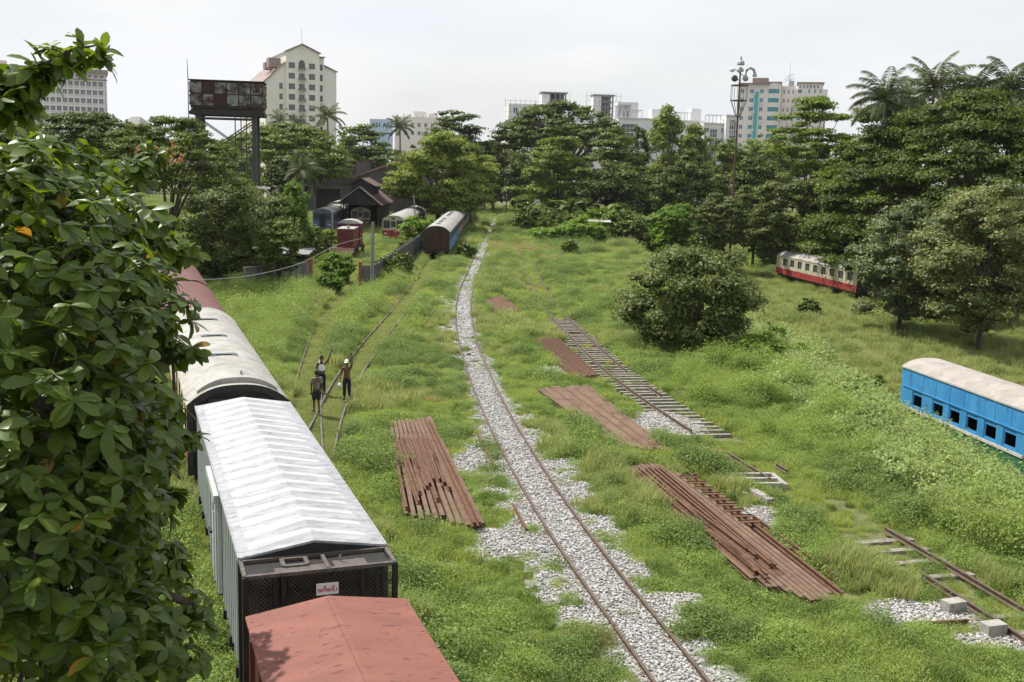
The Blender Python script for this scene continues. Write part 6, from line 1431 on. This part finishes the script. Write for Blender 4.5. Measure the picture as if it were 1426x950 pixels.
# far wood along the foot of the buildings
r = np.random.default_rng(77); Cs = []
for x in np.arange(-220, 220, 3.6):
    d = 292 + r.uniform(-10, 14); zt = 9.8 + (238 - 196 + r.uniform(-16, 13)) / F * d; R = r.uniform(4.5, 8)
    for k in range(26):
        q = unit(r.normal(size=3)); kk = r.uniform(.4, 1) ** .5; Cs.append((x + q[0] * R * kk, d + q[1] * R * kk, zt * .52 + q[2] * zt * .48 * kk, r.uniform(.9, 2.0)))
Cs = np.array(Cs); idx = np.repeat(np.arange(len(Cs)), 30); dd = unit(r.normal(size=(len(idx), 3))); dd[:, 2] = np.abs(dd[:, 2]) * .8
C = Cs[idx, :3] + dd * Cs[idx, 3:] * r.uniform(.5, 1.1, (len(idx), 1)); V, Fq = leaf_arrays(C, unit(dd + r.normal(size=dd.shape) * .5 + [0, 0, .4]), r, .95, .6, .1)
tag(link('far_wood', arrays_mesh('far_wood', V, Fq, M['lf_mid'], np.repeat(r.uniform(0, 1, len(Cs))[idx], 4))), 'far wood of mixed green trees along the foot of the distant buildings', 'wood', None, 'stuff')

# ------------------------------------------------------------------ the big leaved tree at the left
def big_tree():
    r = np.random.default_rng(3); bx, by = -6.4, 10.2
    o = thing('big_leaved_tree', 'large glossy leaved tree filling the left edge beside the wagons', 'tree', (bx, by, 0)); base = np.array([bx, by, 0])
    lobes = [(35, 260, 8.6, .42), (100, 300, 9.2, .6), (175, 325, 10.2, .58), (225, 345, 11, .22), (268, 350, 11.2, .07), (55, 420, 8, 1.0), (150, 430, 9.5, .75), (195, 470, 10.2, .40), (240, 500, 10.4, .14), (264, 488, 10.3, .09), (60, 570, 7.6, .95), (145, 610, 8.5, .62), (205, 640, 9.3, .26), (262, 612, 9.6, .11), (50, 730, 7.2, .85), (125, 740, 7.8, .6), (180, 710, 8.6, .36), (240, 690, 9, .1), (55, 880, 7.2, .8), (150, 870, 8, .55), (200, 800, 9.2, .42), (235, 900, 9.6, .45), (265, 840, 9.8, .15), (72, 450, 15, 1.2), (40, 520, 16, 1.2), (100, 420, 15, .8), (20, 600, 14, 1.1),
             (-130, 400, 9, 1.2), (-110, 600, 8.6, 1.6), (-120, 850, 8.6, 1.4), (10, 225, 9, .3), (110, 240, 11, .36), (180, 240, 11.6, .26), (60, 215, 10, .25), (215, 216, 12, .16), (90, 340, 10.5, .8), (180, 560, 11, .6), (120, 660, 10.5, .8), (40, 650, 9, .8), (140, 800, 10, .8), (235, 610, 10.5, .22), (238, 395, 11.2, .10), (40, 330, 9.5, .8),
             (8, 135, 8, .15), (-50, 150, 8, .2), (45, 100, 8, .12), (75, 80, 8, .11), (105, 68, 8, .10), (135, 66, 8, .07), (138, 82, 8, .04), (12, 115, 8, .12), (60, 108, 8, .06), (22, 155, 8.1, .06)]
    tips, dirs = [], []
    mb = MB(); tz = 3.2
    mb.tube([(0, 0, -.2), (.1, -.1, 1.6), (.2, -.2, tz)], [.42, .34, .30], 10)
    hubs = [np.array([.2, -.2, tz])]; cen = sorted([(tuple(np.array(P(q[0], q[1], q[2])) - base), q) for q in lobes], key=lambda t: np.linalg.norm(np.array(t[0]) - hubs[0]))
    for cc, (px, py, d, rad) in cen:
        c = np.array(cc); n = max(3, int(150 * rad ** 1.75 + (5 if rad > .2 else 2)))
        if px < -50: n = int(n * .5)
        hub = min(hubs, key=lambda q: np.linalg.norm(q - c) + .6 * max(0, q[2] - c[2])); hubs.append(c); mid_ = Vector(hub).lerp(Vector(c), .5) + Vector((r.normal() * .06, r.normal() * .06, -.08)); rr = .02 + .04 * min(rad, 1)
        mb.tube([tuple(hub), mid_, tuple(c)], [rr * 1.3, rr, rr * .5], 5)
        q = unit(r.normal(size=(n, 3))); k = r.uniform(.1, 1, n) ** .5
        pt = c + q * rad * k[:, None] * np.array([1, 1, .85]); tips.append(pt); dirs.append(unit(q * .8 + np.array([.15, -.15, .55]) + r.normal(size=(n, 3)) * .25))
        for i in range(n): 
            if rad > .12: mb.tube([tuple(c + (pt[i] - c) * .55), tuple(c + (pt[i] - c) * .78 + [0, 0, -.03]), tuple(pt[i])], [.009, .006, .004], 4, cap=False)
    # bare end of the upper branch
    ub = [np.array(P(*q)) - base for q in ((-60, 175, 8), (12, 135, 8), (60, 92, 8), (100, 70, 8), (140, 62, 8))]
    mb.tube([tuple(q) for q in ub], [.05, .03, .02, .013, .006], 5)
    mb.build('trunk', M['bark'], o, smooth=True)
    tips = np.concatenate(tips); dirs = np.concatenate(dirs)
    # one obovate leaf, folded and curved: 5 stations x 3
    st = np.array([0, .12, .35, .62, .85, 1.0]); wd = np.array([.025, .075, .18, .245, .19, .02])
    lf = []
    for s, w_ in zip(st, wd):
        zc = -.28 * s * s
        lf += [(s, -w_, zc + .16 * w_), (s, 0, zc), (s, w_, zc + .16 * w_)]
    lf = np.array(lf); lF = np.array([(i * 3 + j, i * 3 + j + 1, i * 3 + j + 4, i * 3 + j + 3) for i in range(5) for j in (0, 1)])
    def rosettes(tips, dirs, per, size, el):
        n = len(tips); ref = unit(np.cross(dirs, np.array([.3, .2, .9]))); ref2 = np.cross(dirs, ref); Vs = []
        for j in range(per):
            az_ = 6.283 * j / per * 1.0 + r.uniform(0, 6.283, n) * .25 + j * 2.4; e = r.uniform(*el, n)
            u = unit(dirs * np.sin(e)[:, None] + (ref * np.cos(az_)[:, None] + ref2 * np.sin(az_)[:, None]) * np.cos(e)[:, None]); u[:, 2] -= .18; u = unit(u)
            up = unit(dirs + np.array([0, 0, .6]) + r.normal(size=(n, 3)) * .25); sd = unit(np.cross(up, u)); nn = np.cross(u, sd); L_ = size * r.uniform(.5, 1.3, n); cv = r.uniform(.4, 1.9, n)
            Vs.append(tips[:, None] + (lf[None, :, 0:1] * u[:, None] + lf[None, :, 1:2] * sd[:, None] + lf[None, :, 2:3] * cv[:, None, None] * nn[:, None]) * L_[:, None, None])
        V = np.concatenate(Vs).reshape(-1, 3); m_ = len(V) // len(lf); return V, (lF[None] + (np.arange(m_) * len(lf))[:, None, None]).reshape(-1, 4)
    top = tips[:, 2] + base[2] > 10.55  # upper leaves take the lighter colour that imitates backlight
    V, Fq = rosettes(tips[~top], dirs[~top], 10, .165, (-.35, .75)); link('crown', arrays_mesh('crown', V, Fq, M['lf_big'], smooth=True), o)
    V, Fq = rosettes(tips[top], dirs[top], 7, .12, (-.3, .8)); link('upper_leaves', arrays_mesh('upper_leaves', V, Fq, M['lf_backlit'], smooth=True), o)
    fc = np.array(P(228, 216, 11.9)) - base; ft = fc + r.normal(size=(12, 3)) * [.14, .1, .05]; V, Fq = rosettes(ft, unit(r.normal(size=(12, 3)) + [0, 0, 1.2]), 6, .055, (.1, 1.2)); link('blossoms', arrays_mesh('blossoms', V, Fq, M['lf_flower'], smooth=True), o)
big_tree()

# ------------------------------------------------------------------ grass and weeds
def proto(name, m, fn):
    r = np.random.default_rng(hash(name) % 1000 if False else sum(map(ord, name))); V, Fq = fn(r); return arrays_mesh(name, V, Fq, M[m], r.uniform(0, 1, len(V)) * 0 + .5)
def blades(n, hgt, rad, wd, droop):
    def f(r):
        V, Fq = [], []
        for i in range(n):
            a = r.uniform(0, 6.283); q = rad * math.sqrt(r.uniform()); b = np.array([q * math.cos(a), q * math.sin(a), -.03]); a2 = r.uniform(0, 6.283); h = hgt * r.uniform(.45, 1.1); ln = droop * h * r.uniform(.4, 1.4); d = np.array([math.cos(a2), math.sin(a2), 0]); s = np.array([-d[1], d[0], 0]) * wd * r.uniform(.7, 1.3)
            p1 = b + d * ln * .3 + [0, 0, h * .6]; p2 = b + d * ln + [0, 0, h * (1 - .35 * droop)]; k = len(V); V += [b - s * .7, b + s * .7, p1 + s, p1 - s, p2]; Fq += [(k, k + 1, k + 2, k + 3), (k + 3, k + 2, k + 4, k + 4)]
        return np.array(V), np.array(Fq)
    return f
def weeds(n, hgt, rad, leaf, dome=1.0, up=.5):
    def f(r):
        d = unit(r.normal(size=(n, 3))); d[:, 2] = np.abs(d[:, 2]); k = r.uniform(.35, 1, n) ** .5; lump = .7 + .6 * r.uniform(size=n)
        C = d * np.array([rad, rad, hgt]) * (k * lump)[:, None] + [0, 0, .01]; Nn = unit(d * .5 + r.normal(size=(n, 3)) * .55 + [0, 0, up]); return leaf_arrays(C, Nn, r, leaf * r.uniform(.7, 1.4, n), leaf * .65 * r.uniform(.7, 1.3, n), .12)
    return f
def fixtri(me): return me
GK = [proto('g0', 'gr_fine', blades(240, .27, .38, .006, .45)), proto('g1', 'gr_fine', blades(210, .38, .36, .0062, .4)), proto('g2', 'gr_weed', weeds(260, .26, .38, .05)), proto('g3', 'gr_weed', weeds(200, .42, .34, .06)),
      proto('g4', 'gr_tall', blades(170, .72, .36, .008, .4)), proto('g5', 'gr_vine', weeds(210, .42, .46, .095, up=.8)), proto('g6', 'gr_low', weeds(240, .08, .38, .03)), proto('g7', 'gr_low', blades(170, .12, .38, .006, .8)), proto('g8', 'gr_vine', weeds(170, .75, .5, .10, up=.6)), proto('g9', 'gr_dark', weeds(330, .55, .52, .06)), proto('g10', 'gr_weed', weeds(420, .34, .5, .042)), proto('g11', 'gr_dry', blades(200, .34, .36, .006, .5)), proto('g12', 'gr_dark', blades(200, .5, .3, .009, .35)), proto('g13', 'gr_vine', weeds(520, 1.35, .8, .105, up=.6)), proto('g14', 'gr_weed', weeds(300, 1.0, .5, .06, up=.4))]
WAG = [(AX0 + AU * -15, 1.25), (AX0 + AU * 58, 1.25)]
def forbidden(X, Y, M_):
    bad = np.zeros(X.shape, bool)
    for q in PILE_POLYS:
        c = sum(q, Vector()) / 4; bad |= in_poly(X, Y, [c + (p - c) * 1.0 + (p - c).normalized() * .28 for p in q])
    d, s = dist_poly(X, Y, [(WAG[0][0].x, WAG[0][0].y), (WAG[1][0].x, WAG[1][0].y)]); bad |= d < 1.15
    d, s = dist_poly(X, Y, [(pn.x, pn.y), (pn.x - math.sin(PHB) * 105, pn.y + 105)]); bad |= d < 1.3
    a_, b_ = G(950, 655), G(1174, 832); d, s = dist_poly(X, Y, [(a_.x, a_.y), (b_.x, b_.y)]); bad |= d < .36
    q = G(615, 788); bad |= np.hypot((X - q.x) / .7, (Y - q.y) / .55) < .6 + .5 * vnoise(X, Y, 3.0, 5)
    q = G(1253, 562, -1.6); bad |= (X > q.x + .2) & (X < q.x + 5.5) & (Y < 56) & (Y > 33) & (np.abs(X - (q.x + 1.4 + (54 - Y) * .15)) < 1.3)
    return bad
def field(n, y0, y1, hw, seed, size, pw=1.0):
    r = np.random.default_rng(seed); Y = y0 + (y1 - y0) * r.uniform(0, 1, n) ** pw; X = r.uniform(-1, 1, n) * (Y * hw + 2)
    bad = forbidden(X, Y, 0)
    bm_v = np.where(Y < 265, ballast_mask(X, Y), 0); bad |= bm_v > .35 + .3 * r.uniform(size=n)
    dm, _ = dist_poly(X, Y, MCN); dc, _ = dist_poly(X, Y, [(p.x, p.y) for p in c_c]); db, _ = dist_poly(X, Y, [(p.x, p.y) for p in b_c]); da, _ = dist_poly(X, Y, [(p.x, p.y) for p in a_c])
    # bare sleepers stretch of the disused track, thin elsewhere along the rails
    lo, hi = yy(975, 612), yy(790, 445); bare = (dc < 1.1) & (Y > lo) & (Y < hi); bad |= bare & (r.uniform(size=n) < .88)
    bad |= (dc < .95) & (Y < yy(1225, 745)) & (r.uniform(size=n) < .35)
    n1 = fbm(X, Y, .16, 21); n2 = fbm(X, Y, .35, 31); n3 = fbm(X, Y, .9, 41); u = r.uniform(size=n)
    ix = np.where(n2 < .42, np.where(u < .6, 0, 1), np.where(n2 < .55, np.where(u < .5, 2, 1), np.where(u < .6, 2, 3)))
    u2 = r.uniform(size=n); n4 = fbm(X, Y, .55, 61); n5 = fbm(X, Y, .12, 71)
    ix = np.where(u2 < .30, 10, ix); ix = np.where((n4 > .60) & (u2 < .6), 9, ix); ix = np.where((n4 < .36) & (u2 > .8), 12, ix); ix = np.where((n5 > .62) & (u2 > .55), 11, ix)
    ix = np.where((n1 > .66) & (u < .4), 4, ix); sc = size * r.uniform(.7, 1.25, n) * (.25 + 1.0 * n3 + .55 * (n4 - .3))
    ridge = np.exp(-((X - 14.4 - 1.2 * (n1 - .5)) / 1.8) ** 2) * (Y > 28) * (Y < 80); vine = ridge * (.5 + n2) > .45
    ix = np.where(vine & (u < .75), np.where(u < .35, 8, 5), ix); sc = np.where(vine, sc * 1.15, sc)
    lowb = ((db < .9) | (da < .8)) & (Y < 130); ix = np.where(lowb, np.where(u < .35, 6, np.where(u < .8, 7, np.where(u < .9, 11, 2))), ix); sc = np.where(lowb, size * r.uniform(.6, 1.15, n) * np.where(u < .8, 1.2, .42), sc)
    nearrail = np.minimum(np.abs(np.minimum(db, da) - .53), 9) < .15; bad |= nearrail & (Y < 95) & (u < .75)
    lowm = (dm < 2.6) & (Y < 80); sc = np.where(lowm, sc * .75, sc); inm = dm < .8; ix = np.where(inm & (u < .7), 6, ix); sc = np.where(inm, sc * .7, sc); bad |= (dm < .7) & (Y > 75) & (u < .7); lowc = (dc < 1.2); ix = np.where(lowc & (u < .6), 6, ix); sc = np.where(lowc, sc * .65, sc)
    tallpatch = (np.hypot((X - G(1372, 745).x) / 1.25, (Y - G(1372, 745).y) / 1.9) < .6 + .6 * n4); ix = np.where(tallpatch, np.where(u < .55, 12, np.where(u < .8, 4, 14)), ix); sc = np.where(tallpatch, size * r.uniform(.8, 1.7, n), sc)
    for px_, py_, a_, b_ in ((702, 345, 2.2, 7), (742, 345, 1.6, 5), (695, 372, 1.5, 5), (1000, 640, .8, 1.2), (840, 900, .6, .6)):
        q = G(px_, py_); ix = np.where((np.hypot((X - q.x) / a_, (Y - q.y) / b_) < .5 + n3) & (u2 > .25), 11, ix)
    left = (X < -9.0) & (Y > 36) & (Y < 95) & (da > 1.6) & (db > 1.6) & (X > -22); ix = np.where(left & (u < .75), np.where(u < .3, 4, 14), ix)
    right = (X > 18) & (Y < 130); ix = np.where(right & (u < .25), 4, ix); slope = (X > 15.6) & (X < 20.2) & (Y > 24) & (Y < 72); ix = np.where(slope & (u < .5), np.where((u2 < .5) & (X > 17.3), 13, 8), ix); sc = np.where(slope, size * np.where(X > 17.6, r.uniform(.95, 1.5, n), r.uniform(.6, .95, n)), sc); lane = (X > 8) & (X < 14) & (Y > 36) & (Y < 60) & (n4 > .5); ix = np.where(lane & (u < .5), 14, ix)
    # low over the machine end: keep weeds short right beside the stacks
    k = ~bad; X, Y, ix, sc = X[k], Y[k], ix[k], sc[k]
    return np.stack([X, Y, zg(X, Y)], -1), r.uniform(0, 6.283, len(X)), sc, ix
def mounds():        # clumps of taller weeds standing out of the grass
    r = np.random.default_rng(91); n = 9000; Y = 15 + 120 * r.uniform(0, 1, n) ** 1.3; X = r.uniform(-1, 1, n) * (Y * .5 + 2)
    m = fbm(X, Y, .30, 111); k = (m > .58) & ~forbidden(X, Y, 0) & (np.where(Y < 200, ballast_mask(X, Y), 0) < .1); dm, _ = dist_poly(X, Y, MCN); dc, _ = dist_poly(X, Y, [(p.x, p.y) for p in c_c]); db, _ = dist_poly(X, Y, [(p.x, p.y) for p in b_c]); da, _ = dist_poly(X, Y, [(p.x, p.y) for p in a_c])
    k &= (dm > 1.5) & (dc > 1.3) & (db > 1.2) & (da > 1.2); pc = np.full(n, 9.0)
    for q in PILE_POLYS:
        cc = sum(q, Vector()) / 4; k &= ~in_poly(X, Y, [cc + (p - cc) * 1.0 + (p - cc).normalized() * .5 for p in q])
    X, Y, m = X[k], Y[k], m[k]; n = len(X); u = r.uniform(size=n); ix = np.where(u < .35, 9, np.where(u < .6, 14, np.where(u < .8, 10, 3)))
    sc = r.uniform(.7, 1.25, n) * (.7 + 2.2 * (m - .58)) * np.interp(Y, [15, 40, 135], [1, 1.15, 1.5]); return np.stack([X, Y, zg(X, Y)], -1), r.uniform(0, 6.283, n), sc, ix
parts = [mounds(), field(24000, 13.5, 34, .60, 1, 1.0), field(48000, 34, 66, .60, 2, 1.05), field(62000, 66, 130, .58, 3, 1.35), field(60000, 130, 290, .5, 4, 2.0)]
for nm, lab, cat, sel in (('grass', 'tall and fine grass growing over the whole yard', 'grass', (0, 1, 4, 7, 11, 12)), ('weeds', 'low leafy weeds and creepers spreading over the yard and slope', 'weeds', (2, 3, 5, 6, 8, 9, 10, 13, 14))):
    A = [np.concatenate([p[i] for p in parts]) for i in range(4)]; k = np.isin(A[3], sel); mp_ = np.zeros(15, int); mp_[list(sel)] = np.arange(len(sel))
    scatter(nm, lab, cat, [GK[i] for i in sel], A[0][k], A[1][k], A[2][k], mp_[A[3][k]])
# ------------------------------------------------------------------ air
hz = MB(); hz.box((0, 330, 31), (1500, 760, 74)); hm, nt = newmat('haze')
vo = N(nt, 'ShaderNodeVolumePrincipled'); vo.inputs['Color'].default_value = (.93, .96, 1, 1); vo.inputs['Density'].default_value = .00006; vo.inputs['Anisotropy'].default_value = .3
nt.links.new(vo.outputs[0], N(nt, 'ShaderNodeOutputMaterial').inputs['Volume'])
tag(hz.build('haze', hm), 'thin pale daylight haze over the yard', 'haze', None, 'stuff')
